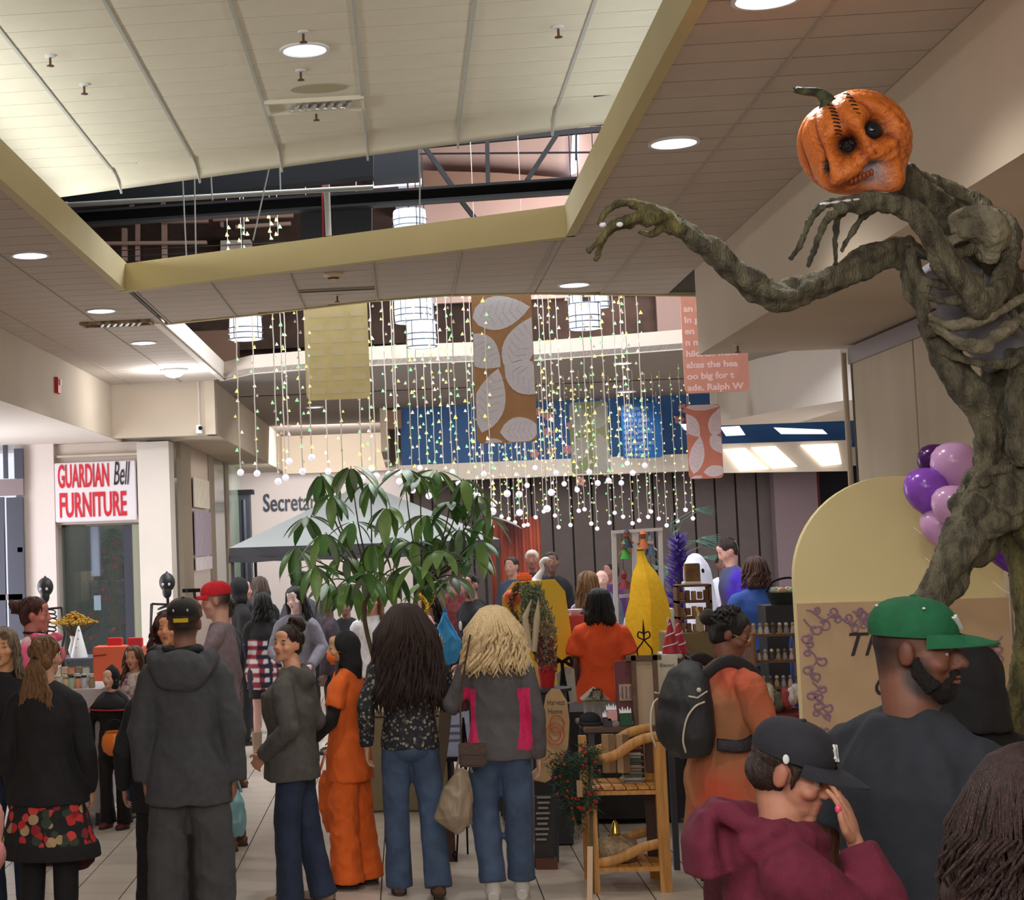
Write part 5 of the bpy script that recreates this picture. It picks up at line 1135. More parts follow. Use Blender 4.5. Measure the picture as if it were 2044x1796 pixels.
short_hair(t, HT, m_hblack, grow=1.25, voxel=.016)
t, HT, b = person('pale faced woman with long black hair in grey knit jacket looking down at her phone', 590, 1172, 15.6, face=165, skin=(238, 206, 204), voxel=.011, head=(10, 8, 6), top=dict(name='jacket', mat=cloth('lavender_grey_knit', (124, 120, 132)), hem=.84, loose=1.1, arm=.07), armL=((-.26, .02, 1.16), (-.2, .22, 1.0)), armR=((.22, .1, 1.14), (.06, .3, 1.06)), bottom=dict(mat=blackc), shoe=SH_BLK)
long_hair(t, HT, m_hblack, .36, n=70, voxel=.014, spread=1.05)
# --- woman in grey zip jacket looking back over her shoulder
t, HT, b = person('woman in olive grey hooded jacket and jeans, hair in bun, face turned back', 580, 1250, 9.8, face=72, wt=1.12, head=(-72, -4, -4), skin=(218, 160, 128), feet=False, jaw=1.1,
    top=dict(name='jacket', mat=cloth('olive_grey_jacket', (82, 79, 76), bs=200), hem=.79, hemw=1.26, bust=.07, hood=.95, loose=1.05, belly=.05, arm=.076, fold=.013), armL=((-.25, -.07, 1.13), (-.2, .14, .95)), armR=((.25, -.05, 1.13), (.19, .16, .95)), hdL=((.3, .6, -.6), (-1, 0, 0), .4), hdR=((-.3, .6, -.6), (1, 0, 0), .4),
    bottom=dict(mat=dk_jeans, hemr=.088, knee=.078, drop=.045), shoe=SH_TAN, legs=[((-.1, .03, .5), (-.11, .02, .085)), ((.1, -.02, .5), (.11, -.12, .085))])
short_hair(t, HT, m_hbrown, bun=((0, -.07, .125), .046), n=90)
for q in (-1, 1): MB().tube([HT@V(q*.02, .083, .022), HT@V(q*.034, .089, .03), HT@V(q*.05, .079, .026)], [.0022, .0032, .0018], 6).build('eyebrow', m_hbrown, t)
# --- figure in orange tunic with black headscarf
OR_ = cloth('orange_cotton', (226, 100, 30), var=.08, scale=9); m_mask = mat('orange_mask', (246, 118, 40), .6)
t, HT, b = person('figure in orange tunic and wide orange trousers with black headscarf and orange face mask', 688, 1262, 10.3, face=68, skin=(200, 156, 120), head=(-24, 0, 0), wt=1.04,
    top=dict(mat=OR_, hem=.73, hemw=1.16, loose=1.1, sleeve=.33, arm=.066, name='tunic', fold=.012), armL=((-.22, .03, 1.14), (-.14, .22, 1.0)), armR=((.21, -.02, 1.14), (.2, .16, .96)),
    bottom=dict(mat=OR_, loose=1.12, knee=.09, hemr=.105, drop=.045, fold=.013), shoe=SH_BLK, legs=[((-.09, .02, .5), (-.1, .0, .085)), ((.1, -.01, .5), (.11, -.06, .085))])
for s_, (e, h) in ((-1, ((-.22, .03, 1.14), (-.14, .22, 1.0))), (1, ((.21, -.02, 1.14), (.2, .16, .96)))):
    MB().tube([V(s_*.185, 0, 1.3), V(*e)+V(0, 0, .01), V(*h)], [.05, .047, .036], 12).build('black_sleeve', blackc, t, smooth=True)
mb = MB(); mb.ell((0, -.03, .02), (.094, .104, .112), T=HT, n=18, m=12); mb.tube([HT@V(0, -.04, 0), HT@V(0, -.05, -.1), HT@V(0, -.055, -.22)], [.088, .09, .075], 16); me = blob(mb, .01, 2); folds(me, .008, 22); link('headscarf', me, blackc, t, smooth=True)
mb = MB(); mb.ell((0, .062, -.052), (.056, .05, .048), T=HT, n=16, m=10); mb.build('face_mask', m_mask, t, smooth=True)
for q in (-1, 1): MB().tube([HT@V(q*.045, .075, -.03), HT@V(q*.08, .0, -.01)], .0025, 5).build('mask_loop', m_mask, t)
mb = MB()
for i in range(26): a = rd.uniform(-.5, .5); mb.tube([HT@V(a*.1-.03, .035+.01*math.sin(i), -.08), HT@V(a*.12-.05, .05, -.2), HT@V(a*.14-.06, .055, -.3)], [.006, .008, .002], 5)
mb.build('loose_hair', m_hbrown, t, smooth=True)
# --- woman with very long dark hair
t, HT, b = person('woman from behind with very long dark wavy hair, flowered blouse and jeans', 808, 1208, 10.0, face=2, skin=(212, 164, 142), wt=1.03, sh=.19,
    top=dict(mat=dress_mat('dark_floral', [(38, 40, 48), (46, 46, 54), (150, 142, 126), (36, 38, 44), (70, 70, 64), (110, 102, 92), (42, 44, 54)], 60, dark=(32, 34, 42), th=.55), hem=.885, loose=1.08, arm=.064, name='blouse', hemw=1.02, fold=.01), armL=((-.265, -.03, 1.14), (-.265, .02, .9)), armR=((.255, .08, 1.2), (.3, .3, 1.24)),
    bottom=dict(mat=jeans, knee=.07, hemr=.077, drop=.04), shoe=SH_BRN, boot=False, legs=[((-.1, .01, .5), (-.1, .05, .085)), ((.11, -.02, .5), (.13, -.15, .115))])
long_hair(t, HT, m_hbrown, .53, n=250, spread=1.38, bulk=1.3, wave=.018, back=1.05, r=.0075)
# --- blond woman in grey and pink jacket
def pinkside(p, c):
    q = np.abs(p[:, 0]); e = .098+.035*np.cos((p[:, 2]-1.12)*6); m = ((p[:, 1] < .08) & (p[:, 2] > .90) & (p[:, 2] < 1.27) & (q > e) & (q < .20))[:, None]
    return np.where(m, np.array(lin((226, 44, 108))[:3]), c)
t, HT, b = person('blond woman from behind in grey jacket with pink side panels and jeans', 984, 1212, 9.85, face=-3, skin=(210, 164, 144), wt=1.1,
    top=dict(name='jacket', mat=cloth('heather_grey_knit', (84, 82, 86), bump=.35, bs=220, attr=True), paint=((92, 89, 92), [pinkside]), hem=.84, hemw=1.08, loose=1.05, arm=.068, fold=.011), armL=((-.275, .02, 1.16), (-.17, .24, 1.16)), armR=((.225, -.02, 1.12), (.235, .03, .84)),
    bottom=dict(mat=jeans, loose=1.0, knee=.074, hemr=.076, drop=-.03), shoe=SH_WHT, sole=SH_WHT, legs=[((-.1, .02, .5), (-.07, -.06, .085)), ((.1, 0, .5), (.1, .03, .085))])
long_hair(t, HT, m_hblond, .3, n=190, spread=1.15, bulk=1.36, wave=.022, back=1.0, r=.0085)
p = at(944, 1532, 9.55); t = thing('crossbody_purse', 'small dark brown purse on the left hip of the blond woman', 'purse', p)
link('purse_body', bmesh_soft(MB().box((0, 0, .07), (.15, .05, .13)).mesh(), .012), mat('dark_brown_leather', (72, 50, 42), .5, bump=.2), t, smooth=2)
link('flap', bmesh_soft(MB().box((0, -.028, .105), (.152, .012, .065)).mesh(), .004), mat('dark_brown_leather', (72, 50, 42), .5), t)
MB().tube([(-.06, 0, .13), (-.05, .1, .4), (.02, .12, .72)], .006, 6).build('strap', mat('dark_brown_leather', (72, 50, 42), .5), t)
limp_bag('beige plastic bag hanging from the left arm of the blond woman', [at(925, 1535, 9.75), at(915, 1580, 9.75), at(905, 1630, 9.75), at(925, 1655, 9.75)], [(.03, .03), (.085, .06), (.11, .08), (.05, .04)], mat('beige_plastic', (150, 132, 112), .45))
# --- man in black hoodie behind
t, HT, b = person('man in black hoodie with a pale badge on the chest, looking left', 940, 1144, 16.0, face=118, skin=(206, 148, 132), voxel=.011, head=(-34, 0, 0), face_paint=dict(stubble=(80, 54, 48)), top=dict(mat=blackc, hem=.8, loose=1.12, arm=.07, hood=.9), bottom=dict(mat=blackc), shoe=SH_BLK)
short_hair(t, HT, m_hblack, voxel=.014, n=20)
MB().ell((-.03, .155, 1.26), (.03, .008, .045)).build('chest_badge', mat('pale_badge', (190, 190, 186), .5), t, smooth=True)
t, HT, b = person('person with ash brown bun and red scarf close behind the man in the black hoodie', 908, 1130, 17.2, face=15, skin=(190, 130, 120), voxel=.016, top=dict(mat=cloth('red_scarf', (110, 44, 48), var=.4), hem=.82), bottom=dict(mat=blackc), shoe=SH_BLK); short_hair(t, HT, hairmat('ash_bun', (120, 98, 84)), bun=((0, -.08, .08), .05), voxel=.018, n=20)
t, HT, b = person('woman with blond hair in black top looking down behind the gold ribbon of the plant', 856, 1184, 14.6, face=150, skin=(232, 180, 168), voxel=.012, head=(20, 16, 0), top=dict(mat=blackc, hem=.84), armL=((-.26, .12, 1.3), (-.2, .3, 1.48)), bottom=dict(mat=blackc), shoe=SH_BLK); long_hair(t, HT, m_hblack, .24, n=40, voxel=.016)
t, HT, b = person('woman in white puffed blouse facing the camera between the plant stems', 742, 1176, 15.8, face=178, skin=(232, 170, 156), voxel=.012, head=(10, 0, 0), top=dict(mat=cloth('white_blouse', (226, 222, 224), bump=.1), hem=.86, loose=1.1, arm=.072), bottom=dict(mat=blackc), shoe=SH_BLK); long_hair(t, HT, m_hlbrown, .3, n=50, voxel=.016)
# --- person in orange t-shirt
t, HT, b = person('person from behind in loose bright orange t-shirt with black braids', 1195, 1176, 13.4, face=-4, skin=(104, 70, 58), wt=1.15, sh=.175, top=dict(mat=cloth('orange_tshirt', (232, 84, 36), var=.07, scale=8), hem=.72, hemw=1.14, loose=1.12, sleeve=.42, arm=.078, fold=.018, name='tshirt'), bottom=dict(mat=cloth('navy_trousers', (34, 32, 42))), shoe=SH_BLK)
long_hair(t, HT, m_hblack, .2, n=60, spread=1.1, r=.009, wave=.004)
# --- banana costume
t, HT, b = person('person in a yellow banana costume with the tip standing over the head', 1288, 1150, 14.6, face=-20, skin=(120, 80, 64), voxel=.014, top=dict(mat=cloth('white_undershirt', (206, 202, 200)), hem=.9, sleeve=.5), bottom=dict(mat=cloth('brown_leggings', (92, 60, 50))), shoe=SH_BLK)
mb = MB(); zs = [(.72, .17, .0), (.95, .21, .0), (1.2, .225, .0), (1.42, .21, 0), (1.55, .175, .01), (1.68, .145, .0), (1.78, .11, -.01), (1.87, .05, -.02), (1.95, .034, -.03), (1.98, .03, -.035)]
k = 10; v = []
for z, r_, cx in zs:
    for j in range(k): a = 2*PI*j/k; q = 1.0 if j % 2 == 0 else .88; v.append((cx+r_*q*math.cos(a), r_*q*.8*math.sin(a), z))
mb.add(v, [(i*k+j, i*k+(j+1) % k, (i+1)*k+(j+1) % k, (i+1)*k+j) for i in range(len(zs)-1) for j in range(k)]+[tuple(range(k-1, -1, -1)), tuple((len(zs)-1)*k+j for j in range(k))])
o = mb.build('banana_costume', cloth('banana_felt', (244, 190, 30), var=.06, bump=.15), t, smooth=2)
MB().ell((-.035, 0, 1.985), (.032, .028, .018)).build('costume_tip', cloth('banana_tip', (150, 110, 30)), o, smooth=True)
# --- woman with backpack, rust jacket
rust = cloth('rust_tie_dye', (178, 104, 66), var=.0, c2=None, attr=True)
def tiedye(p, c):
    w = np.clip(.5+.9*wav(p, 7, 1), 0, 1)[:, None]; w2 = np.clip(.4+.9*wav(p, 5, 4), 0, 1)[:, None]
    a, b2, d = (np.array(lin(x)[:3]) for x in ((166, 110, 74), (196, 82, 54), (148, 100, 66))); return (a*(1-w)+b2*w)*(1-w2*.45)+d*w2*.45
t, HT, b = person('woman in rust tie dye jacket and glasses, looking down to the right', 1428, 1222, 8.5, face=-66, wt=1.28, sh=.19, lean=.06, skin=(126, 80, 62), head=(40, 22, 0),
    top=dict(name='jacket', mat=rust, paint=((180, 100, 60), [tiedye]), hem=.62, hemw=1.22, loose=1.1, arm=.082, cuff=.6, belly=.03, bust=.05, fold=.014), armL=((-.24, .06, 1.14), (-.16, .3, 1.02)), armR=((.27, .08, 1.12), (.2, .34, .98)),
    bottom=dict(mat=cloth('wine_trousers', (84, 34, 44), attr=False)), shoe=SH_BLK)
o = short_hair(t, HT, m_hblack, n=40, grow=1.04); mb = MB(); rd = random.Random(9)
for i in range(90):
    a, b_ = rd.uniform(-PI, PI), rd.uniform(.0, 1.7); c_ = V(math.sin(a)*math.sin(b_)*.088, -abs(math.cos(a))*math.sin(b_)*.105-.01, math.cos(b_)*.092+.04)
    mb.tube([HT@(c_+V(.012*math.cos(q*1.4+i), .012*math.sin(q*1.4+i), .012*math.sin(q*2.2+i))) for q in range(5)], [.004, .009, .01, .008, .003], 5)
mb.ell((0, -.135, .04), (.05, .045, .045), T=HT, n=10, m=7); mb.build('curls', m_hblack, o, smooth=True)
g_ = MB()
for q in (-1, 1):
    g_.tube([HT@V(q*.034+.025*math.cos(a*PI/6), .1, .0+.02*math.sin(a*PI/6)) for a in range(13)], .0025, 6, cap=False); g_.tube([HT@V(q*.058, .098, .004), HT@V(q*.08, .0, .008)], .002, 5)
g_.tube([HT@V(-.009, .102, .004), HT@V(.009, .102, .004)], .002, 5); g_.build('glasses', mat('gold_wire', (200, 168, 130), .25, .8), t, smooth=True)
MB().tube([V(.2, .34, .98), V(.21, .30, 1.0)], [.05, .054], 14).build('black_cuff', blackc, t, smooth=2)
# backpack on her back
bp = thing('backpack', 'black backpack with white curved piping worn by the woman in the rust jacket', 'backpack', (0, 0, 0)); bp.parent = None
s_ = t.scale[0]; bp.matrix_world = Matrix.Translation(t.location)@Matrix.Rotation(math.radians(-62), 4, 'Z')@Matrix.Diagonal((s_, s_, s_, 1))@Matrix.Translation((.02, -.215, 1.04))
bp.rotation_mode = 'XYZ'
mb = MB(); mb.tube([(0, 0, 0), (0, -.02, .1), (0, -.02, .28), (0, .01, .4), (0, .04, .47)], [(.13, .08), (.175, .125), (.17, .115), (.13, .085), (.06, .04)], 18, up=(1, 0, 0)); mb.ell((0, -.1, .14), (.13, .06, .13)); me = blob(mb, .012, 2); folds(me, .006, 20, 3)
m_bp = mat('black_nylon', (30, 31, 36), .5, bump=.3, bscale=200); link('pack_body', me, m_bp, bp, smooth=True)
pw = mat('pale_piping', (196, 186, 164), .5)
for sd in (-1, 1):
    MB().tube(cr([V(sd*.174, -.03, .28), V(sd*.168, -.085, .26), V(sd*.148, -.125, .2), V(sd*.13, -.14, .1), V(sd*.12, -.12, .03)]), .005, 6).build('piping', pw, bp, smooth=True)
    MB().tube([V(sd*.16, -.0, .33), V(sd*.155, -.06, .3), V(sd*.14, -.1, .31)], .0045, 6).build('piping', pw, bp, smooth=True)
    MB().tube(cr([V(sd*.1, .03, .40), V(sd*.115, .11, .455), V(sd*.125, .2, .465), V(sd*.135, .315, .4), V(sd*.15, .36, .27), V(sd*.19, .3, .12), V(sd*.2, .18, .05), V(sd*.15, .05, .06)]), [(.032, .009)]*29, 8).build('shoulder_strap', m_bp, bp, smooth=True)
MB().ell((.165, -.055, .34), .012).build('button_badge', pw, bp, smooth=True)
MB().tube([V(-.03, .03, .46), V(0, .0, .5), V(.03, .03, .46)], .008, 6).build('grab_handle', m_bp, bp, smooth=True)
# --- front: man with green cap, dark t-shirt
t, HT, b = person('bearded man in green baseball cap and dark slate t-shirt, smiling profile to the right', 1790, 1206, 4.5, face=-58, voxel=.006, wt=1.25, sh=.19, neck=.066, hx=0, lean=.03, head=(60, 5, 0), skin=(124, 80, 62), jaw=1.12, nose=1.25, smile=.005, hat=.0,
    face_paint=dict(beard=(30, 24, 24), scalp=(34, 26, 24), brow=(26, 20, 18), lip=(122, 66, 60)), top=dict(name='tshirt', mat=cloth('slate_tshirt', (38, 42, 50), bump=.15, bs=260), hem=.86, loose=1.06, sleeve=.42, arm=.078, fold=.008, collar=True), bottom=dict(mat=dk_jeans), shoe=SH_BLK)
mb = MB(); mb.ell((0, .040, -.088), (.0535, .0575, .038), T=HT, n=24, m=16); mb.ell((0, .088, -.0435), (.03, .0145, .0065), T=HT, n=16, m=8)
for q in (-1, 1): mb.tube([HT@V(q*.068, .012, -.01), HT@V(q*.062, .02, -.045), HT@V(q*.045, .05, -.082)], [.011, .018, .024], 10); mb.tube([HT@V(q*.02, .094, -.046), HT@V(q*.036, .082, -.062), HT@V(q*.034, .08, -.085)], [.006, .008, .01], 8)
me = blob(mb, .004, 1); folds(me, .0028, 190, 4); link('beard', me, mat('black_beard', (34, 28, 27), .85, var=.5, scale=220, bump=.8, bscale=400), b, smooth=True)
mb = MB(); mb.ell((0, .0945, -.053), (.02, .009, .0045), T=HT, n=14, m=8); mb.ell((0, .0935, -.065), (.019, .01, .006), T=HT, n=14, m=8); mb.build('lips', mat('dark_lips', (134, 76, 70), .45), b, smooth=True)
c, T = cap_parts(t, HT, cloth('green_cap', (22, 98, 60), bump=.2, bs=220), tilt=-.02)
W_E = mat('white_embroidery', (222, 224, 222), .7)
for k, (a, b_) in enumerate((((-.02, .099, .035), (.010, .091, .07)), ((-.004, .100, .034), (.024, .092, .066)))): MB().bar(T@V(*a), T@V(*b_), .012, .005).build('embroidered_mark', W_E, c)
for a in (-1.1, 1.1, 2.6, -2.6): MB().ell(T@V(.078*math.sin(a), .088*math.cos(a)-.006, .088), (.004, .004, .003)).build('eyelet', W_E, c)
# dark hooded person beyond him
t, HT, b = person('person in black hooded coat close beyond the man in the green cap', 1925, 1288, 5.6, face=10, voxel=.011, wt=1.15, skin=(110, 76, 62), lean=-.02, top=dict(name='coat', mat=blackc, hem=.8, loose=1.12, arm=.075), bottom=dict(mat=blackc), shoe=SH_BLK)
mb = MB(); mb.ell((0, -.03, .01), (.105, .12, .125), T=HT, n=18, m=12); mb.tube([HT@V(0, -.04, -.03), HT@V(0, -.04, -.16)], [.105, .12], 16); me = blob(mb, .012, 3); folds(me, .01, 18); link('hood', me, blackc, t, smooth=True)
MB().box((.0, .02, .12), (.16, .19, .022)).build('flat_cap', cloth('brown_cap_edge', (70, 52, 44)), t).matrix_local = HT
# --- front: woman in burgundy hoodie and black cap
def hood_up(mb):
    R_ = [(.118*math.cos(2*PI*j/20), .005+.125*math.sin(2*PI*j/20), 1.475-.045*math.sin(2*PI*j/20)) for j in range(21)]
    mb.tube(R_, [.03]*21, 8, cap=False); mb.tube([(0, -.14, 1.36), (0, -.15, 1.44), (0, -.14, 1.515)], [(.13, .06), (.115, .05), (.08, .025)], 14, up=(1, 0, 0))
    for q in (-1, 1): mb.tube([(q*.11, -.04, 1.5), (q*.09, .07, 1.45), (q*.02, .13, 1.36)], [.03, .03, .024], 8)
hx_ = .03
t, HT, b = person('woman in burgundy hoodie and black baseball cap holding her hand over her face, front row', 1512, 1424, 4.1, face=-92, voxel=.0052, wt=1.12, lean=.05, neck=.056, head=(25, 19, 0), skin=(196, 138, 112), nose=.9, hz=-.03,
    face_paint=dict(scalp=(50, 34, 30), lip=(160, 92, 84), cheek=(190, 106, 88)),
    top=dict(name='hoodie', mat=cloth('burgundy_fleece', (104, 26, 50), bump=.3, bs=260), hem=.86, loose=1.1, hood=1.15, arm=.078, extra=(hood_up,), cuff=.62, fold=.014), armL=((-.22, .12, 1.15), (-.06, .26, 1.08)), armR=((.2, .27, 1.2), (.105, .2, 1.435)),
    hdR=((-.12, -.2, 1.0), (.45, .9, .1), .35, (.2, .15, .2, .3, -.1)), hs=1.0, bottom=dict(mat=dk_jeans), shoe=SH_WHT)
MB().ell(TIPS[-1]+V(.0, -.002, .002), (.008, .008, .011)).build('thumbnail', mat('pink_nail', (230, 84, 112), .25), b, smooth=True)
c, T = cap_parts(t, HT, cloth('black_cap', (36, 37, 44), bump=.15, bs=240), tilt=-.06)
for k, (a, b_) in enumerate((((.012, .081, .083), (-.012, .099, .04)), ((-.012, .083, .081), (-.008, .100, .04)), ((.02, .087, .073), (.012, .099, .044)), ((.012, .081, .083), (.018, .096, .05)))): MB().bar(T@V(*a), T@V(*b_), .008, .004).build('embroidered_mark', W_E, c)
MB().ell(T@V(.088, .0, .018), (.003, .008, .012)).build('side_tag', W_E, c)
mb = MB(); mb.ell((0, -.04, -.015), (.0765, .074, .062), T=HT, n=18, m=12); mb.ell((0, -.02, .03), (.08, .09, .05), T=HT, n=18, m=12)
for q in (-1, 1): mb.tube([HT@V(q*.072, .03, .03), HT@V(q*.07, .026, -.01), HT@V(q*.066, .024, -.03)], [.012, .008, .003], 8)
me = blob(mb, .005, 1); folds(me, .003, 120, 2, (1, 1, .4)); link('hair', me, m_hbrown, t, smooth=True)
# --- dark hair at the lower right corner
t, HT, b = person('person with tousled dark brown hair in black top at the lower right corner', 2055, 1500, 2.9, face=-30, voxel=.008, skin=(150, 104, 84), lean=.02, top=dict(mat=blackc, hem=.86, loose=1.05, hood=.8), bottom=dict(mat=blackc), shoe=SH_BLK)
long_hair(t, HT, hairmat('warm_dark', (66, 42, 36), (34, 24, 24)), .25, n=420, spread=1.2, bulk=1.1, wave=.02, r=.0034, voxel=.008)
# --- person cut off by the lower left corner, only the raised hand in view
t, HT, b = person('person cut off at the lower left corner, only a hand in a pink sleeve showing', -290, 1190, 4.2, face=0, voxel=.007, skin=(196, 130, 116), top=dict(mat=cloth('dusty_pink_fleece', (176, 112, 108)), hem=.84, loose=1.08), armR=((.26, -.04, 1.1), (.285, .08, 1.17)), hdR=((0, .3, 1.0), (1, -.3, 0), .6), bottom=dict(mat=dk_jeans), shoe=SH_BLK)
short_hair(t, HT, m_hbrown, voxel=.014)
limp_bag('orange plastic bag hanging between the olive jacket and the orange tunic', [at(652, 1536, 10.75), at(652, 1560, 10.75), at(655, 1610, 10.75), at(660, 1662, 10.75)], [(.02, .02), (.05, .03), (.06, .04), (.03, .02)], mat('orange_plastic_bag', (224, 110, 40), .35))
limp_bag('small orange bag near the floor behind the dark jeans', [at(574, 1628, 11.3), at(574, 1640, 11.3), at(575, 1658, 11.3), at(577, 1674, 11.3)], [(.015, .015), (.035, .03), (.05, .04), (.04, .03)], mat('orange_plastic_bag', (224, 110, 40), .35))
# --- people further back
def far(label, u, v, Y, f, top, hair, skin=(190, 140, 120), L_=0, **k):
    t, HT, b = person(label, u, v, Y, face=f, skin=skin, voxel=.016, top=dict(mat=top, hem=.84, loose=1.08, **k.pop('tp', {})), bottom=dict(mat=k.pop('bt', blackc)), shoe=SH_BLK, **k)
    if hair: (long_hair(t, HT, hair, L_, n=40, voxel=.018) if L_ else short_hair(t, HT, hair, voxel=.018, n=12))
    return t, HT
far('woman with long brown hair and purple printed white top left of the braided person', 1172, 1142, 15.6, -40, cloth('white_purple_print', (200, 190, 206), c2=(110, 40, 120), scale=14), m_hlbrown, L_=.34)
far('bald man behind the woman with long brown hair', 1200, 1138, 19.0, 170, cloth('blue_grey_shirt', (90, 96, 116)), None, skin=(226, 178, 164))
far('person with black topknot in blue grey top before the orange curtain', 1022, 1112, 21.0, 150, cloth('steel_blue', (72, 84, 108)), m_hblack, skin=(196, 150, 130))
far('person with pale head covering beside the orange curtain', 1062, 1098, 22.0, 170, cloth('dark_maroon', (66, 36, 40)), hairmat('white_hair', (220, 214, 208), (190, 184, 178)), skin=(150, 100, 88))
far('person in black before the shutters behind the goose figure', 1100, 1102, 20.0, 175, blackc, m_hblack, skin=(120, 84, 76))
far('child in white and sky blue raglan shirt by the inflatable ghost', 1443, 1106, 19.4, 172, cloth('raglan', (226, 230, 236), attr=True), m_hblack, skin=(120, 80, 68), tp=dict(paint=((228, 230, 238), [((.2, 0, 1.3), (.09, .2, .3), (70, 170, 226), 1), ((-.2, 0, 1.3), (.09, .2, .3), (70, 170, 226), 1)])), bt=cloth('pale_trousers', (190, 190, 200)))
far('tall man with bent head, grey vest and bright purple sleeves', 1466, 1076, 18.6, 100, cloth('purple_sleeves', (80, 50, 200), attr=True), m_hbrown, skin=(232, 176, 160), head=(0, 24, 0), lean=.05, wt=1.1, tp=dict(arm=.075, paint=((74, 44, 190), [((0, .0, 1.38), (.17, .3, .2), (74, 82, 96), 1), ((0, 0, 1.1), (.15, .3, .3), (60, 48, 60), 1)])))
far('woman from behind in royal blue shirt with brown hair, bending at the stall', 1508, 1112, 15.2, 14, cloth('royal_blue_denim', (44, 78, 150), scale=10), hairmat('chestnut', (100, 64, 52), (70, 44, 38)), skin=(170, 110, 96), L_=.16, wt=1.3, tp=dict(sleeve=.5, arm=.08, hemw=1.1))
far('person in plum jacket by the white window frame', 1222, 1122, 20.6, 120, cloth('plum_jacket', (78, 44, 96)), m_hblack, skin=(170, 120, 110))
far('person in dark clothes seen between plant and pale faced woman', 655, 1186, 16.6, 90, cloth('dim_plum', (60, 48, 58)), m_hblack, skin=(120, 90, 80))
far('person in black between headscarf and plant stems', 690, 1192, 18.0, 160, blackc, m_hblack, skin=(150, 110, 100))
# ================================================================ stalls, decorations and the shop front
def box_thing(name, label, cat, u0, u1, v0, v1, Y, d, m, parts=(), group=None, bev=.006):
    """upright box whose front face is seen at these pixels"""
    a, b = at(u0, v1, Y), at(u1, v0, Y)
    if v1 == 1500 or name in ('wooden_crate', 'white_storage_box'): a.z = 0
    t = thing(name, label, cat, ((a.x+b.x)/2, Y+d/2, a.z), 0, group)
    link('body', bmesh_soft(MB().box((0, 0, (b.z-a.z)/2), (b.x-a.x, d, b.z-a.z)).mesh(), bev), m, t, smooth=2); return t, b.x-a.x, b.z-a.z
# ---- arch backdrop with balloons
m_cream = mat('cream_arch_board', (226, 212, 158), .6, var=.04, scale=1.5)
m_print = mat('parchment_print', (192, 164, 130), .6, var=.08, scale=3)
YA = 9.0; c = at(1790, 1152, YA); r = .516
t = thing('arch_backdrop', 'cream round topped arch board with purple flourish print, behind the man in the green cap', 'backdrop', (c.x, YA, 0))
P = [(-r, 0), (r, 0)]+[(r*math.cos(a*PI/28), c.z+r*math.sin(a*PI/28)) for a in range(29)]
mb = MB(); vplate(mb, P, -.03, .03); mb.build('arch_board', m_cream, t)
zt = at(1790, 1198, YA).z
mb = MB(); vplate(mb, [(-r+.004, .02), (r+.01, .02), (r+.01, zt), (-r+.004, zt)], -.045, -.031); pr = mb.build('printed_panel', m_print, t)
m_pur = mat('purple_flourish', (146, 116, 134), .7); m_ink = mat('ink_letter', (44, 38, 42), .6)
def flourish(x, z, s, ang, name='flourish', seed=0):
    """a vine with curling side shoots and little leaves"""
    mb = MB(); rd = random.Random(seed); n_ = 16
    P = [(x+s*i/n_*math.cos(ang)+.02*math.sin(i*.9+seed)*math.sin(ang), -.048, z+s*i/n_*math.sin(ang)+.02*math.sin(i*.9+seed)*math.cos(ang)) for i in range(n_+1)]; mb.tube(P, .0045, 5)
    for k in range(1, 8):
        q = P[k*2]; sd = 1 if k % 2 else -1; R0 = rd.uniform(.02, .035); ca = ang+sd*1.2; cx, cz = q[0]+R0*math.cos(ca), q[2]+R0*math.sin(ca)
        mb.tube([(cx+R0*(1-i/16)*math.cos(ca+PI+sd*i*.5), -.0475, cz+R0*(1-i/16)*math.sin(ca+PI+sd*i*.5)) for i in range(14)], [.0055]*10+[.004, .004, .003, .003], 5)
        mb.ell((q[0]-sd*.012*math.sin(ang), -.047, q[2]+sd*.012*math.cos(ang)), (.016, .003, .009), n=7, m=5)
    mb.build(name, m_pur, pr)
flourish(-r+.05, zt-.05, .3, -.2, seed=1); flourish(-r+.05, zt-.08, .32, -1.5, seed=2); flourish(-r+.06, zt-.4, .2, -1.3, seed=3); flourish(-r+.07, zt-.62, .16, -1.2, seed=4); flourish(r-.05, zt-.2, .25, -2.0, seed=5); flourish(r-.05, zt-.45, .25, -1.6, seed=6); flourish(-r+.28, zt-.06, .16, -.5, seed=7)
text('Th', 'lettering', m_ink, pr, TR((-.21, -.048, zt-.22), PI/2), .17, .002, 'CENTER', shear=.35); text('C', 'lettering', m_ink, pr, TR((-.12, -.048, zt-.43), PI/2), .15, .002, 'CENTER', shear=.3)
MB().box((.0, .12, .01), (1.0, .5, .02)).build('foot_board', m_cream, t)
mb = MB(); mb.lathe([(.14, 0), (.14, .9), (.13, .92), (.01, .92)], n=28); p = at(1925, 1100, 9.5); solo(MB().lathe([(.13, 0), (.13, 1.85), (.12, 1.88), (.01, 1.88)], (p.x, 9.5, 0), 28), 'display_column', mat('peach_column', (214, 178, 140), .6), 'peach cylinder column behind the cream arch', 'column', smooth=2)
BAL = {'lilac': mat('lilac_balloon', (206, 160, 208), .22, sub=.1), 'purple': mat('purple_balloon', (140, 78, 196), .2), 'deep': mat('deep_purple_balloon', (92, 30, 150), .2), 'dark': mat('plum_balloon', (70, 24, 90), .2), 'orchid': mat('orchid_balloon', (200, 130, 206), .22)}
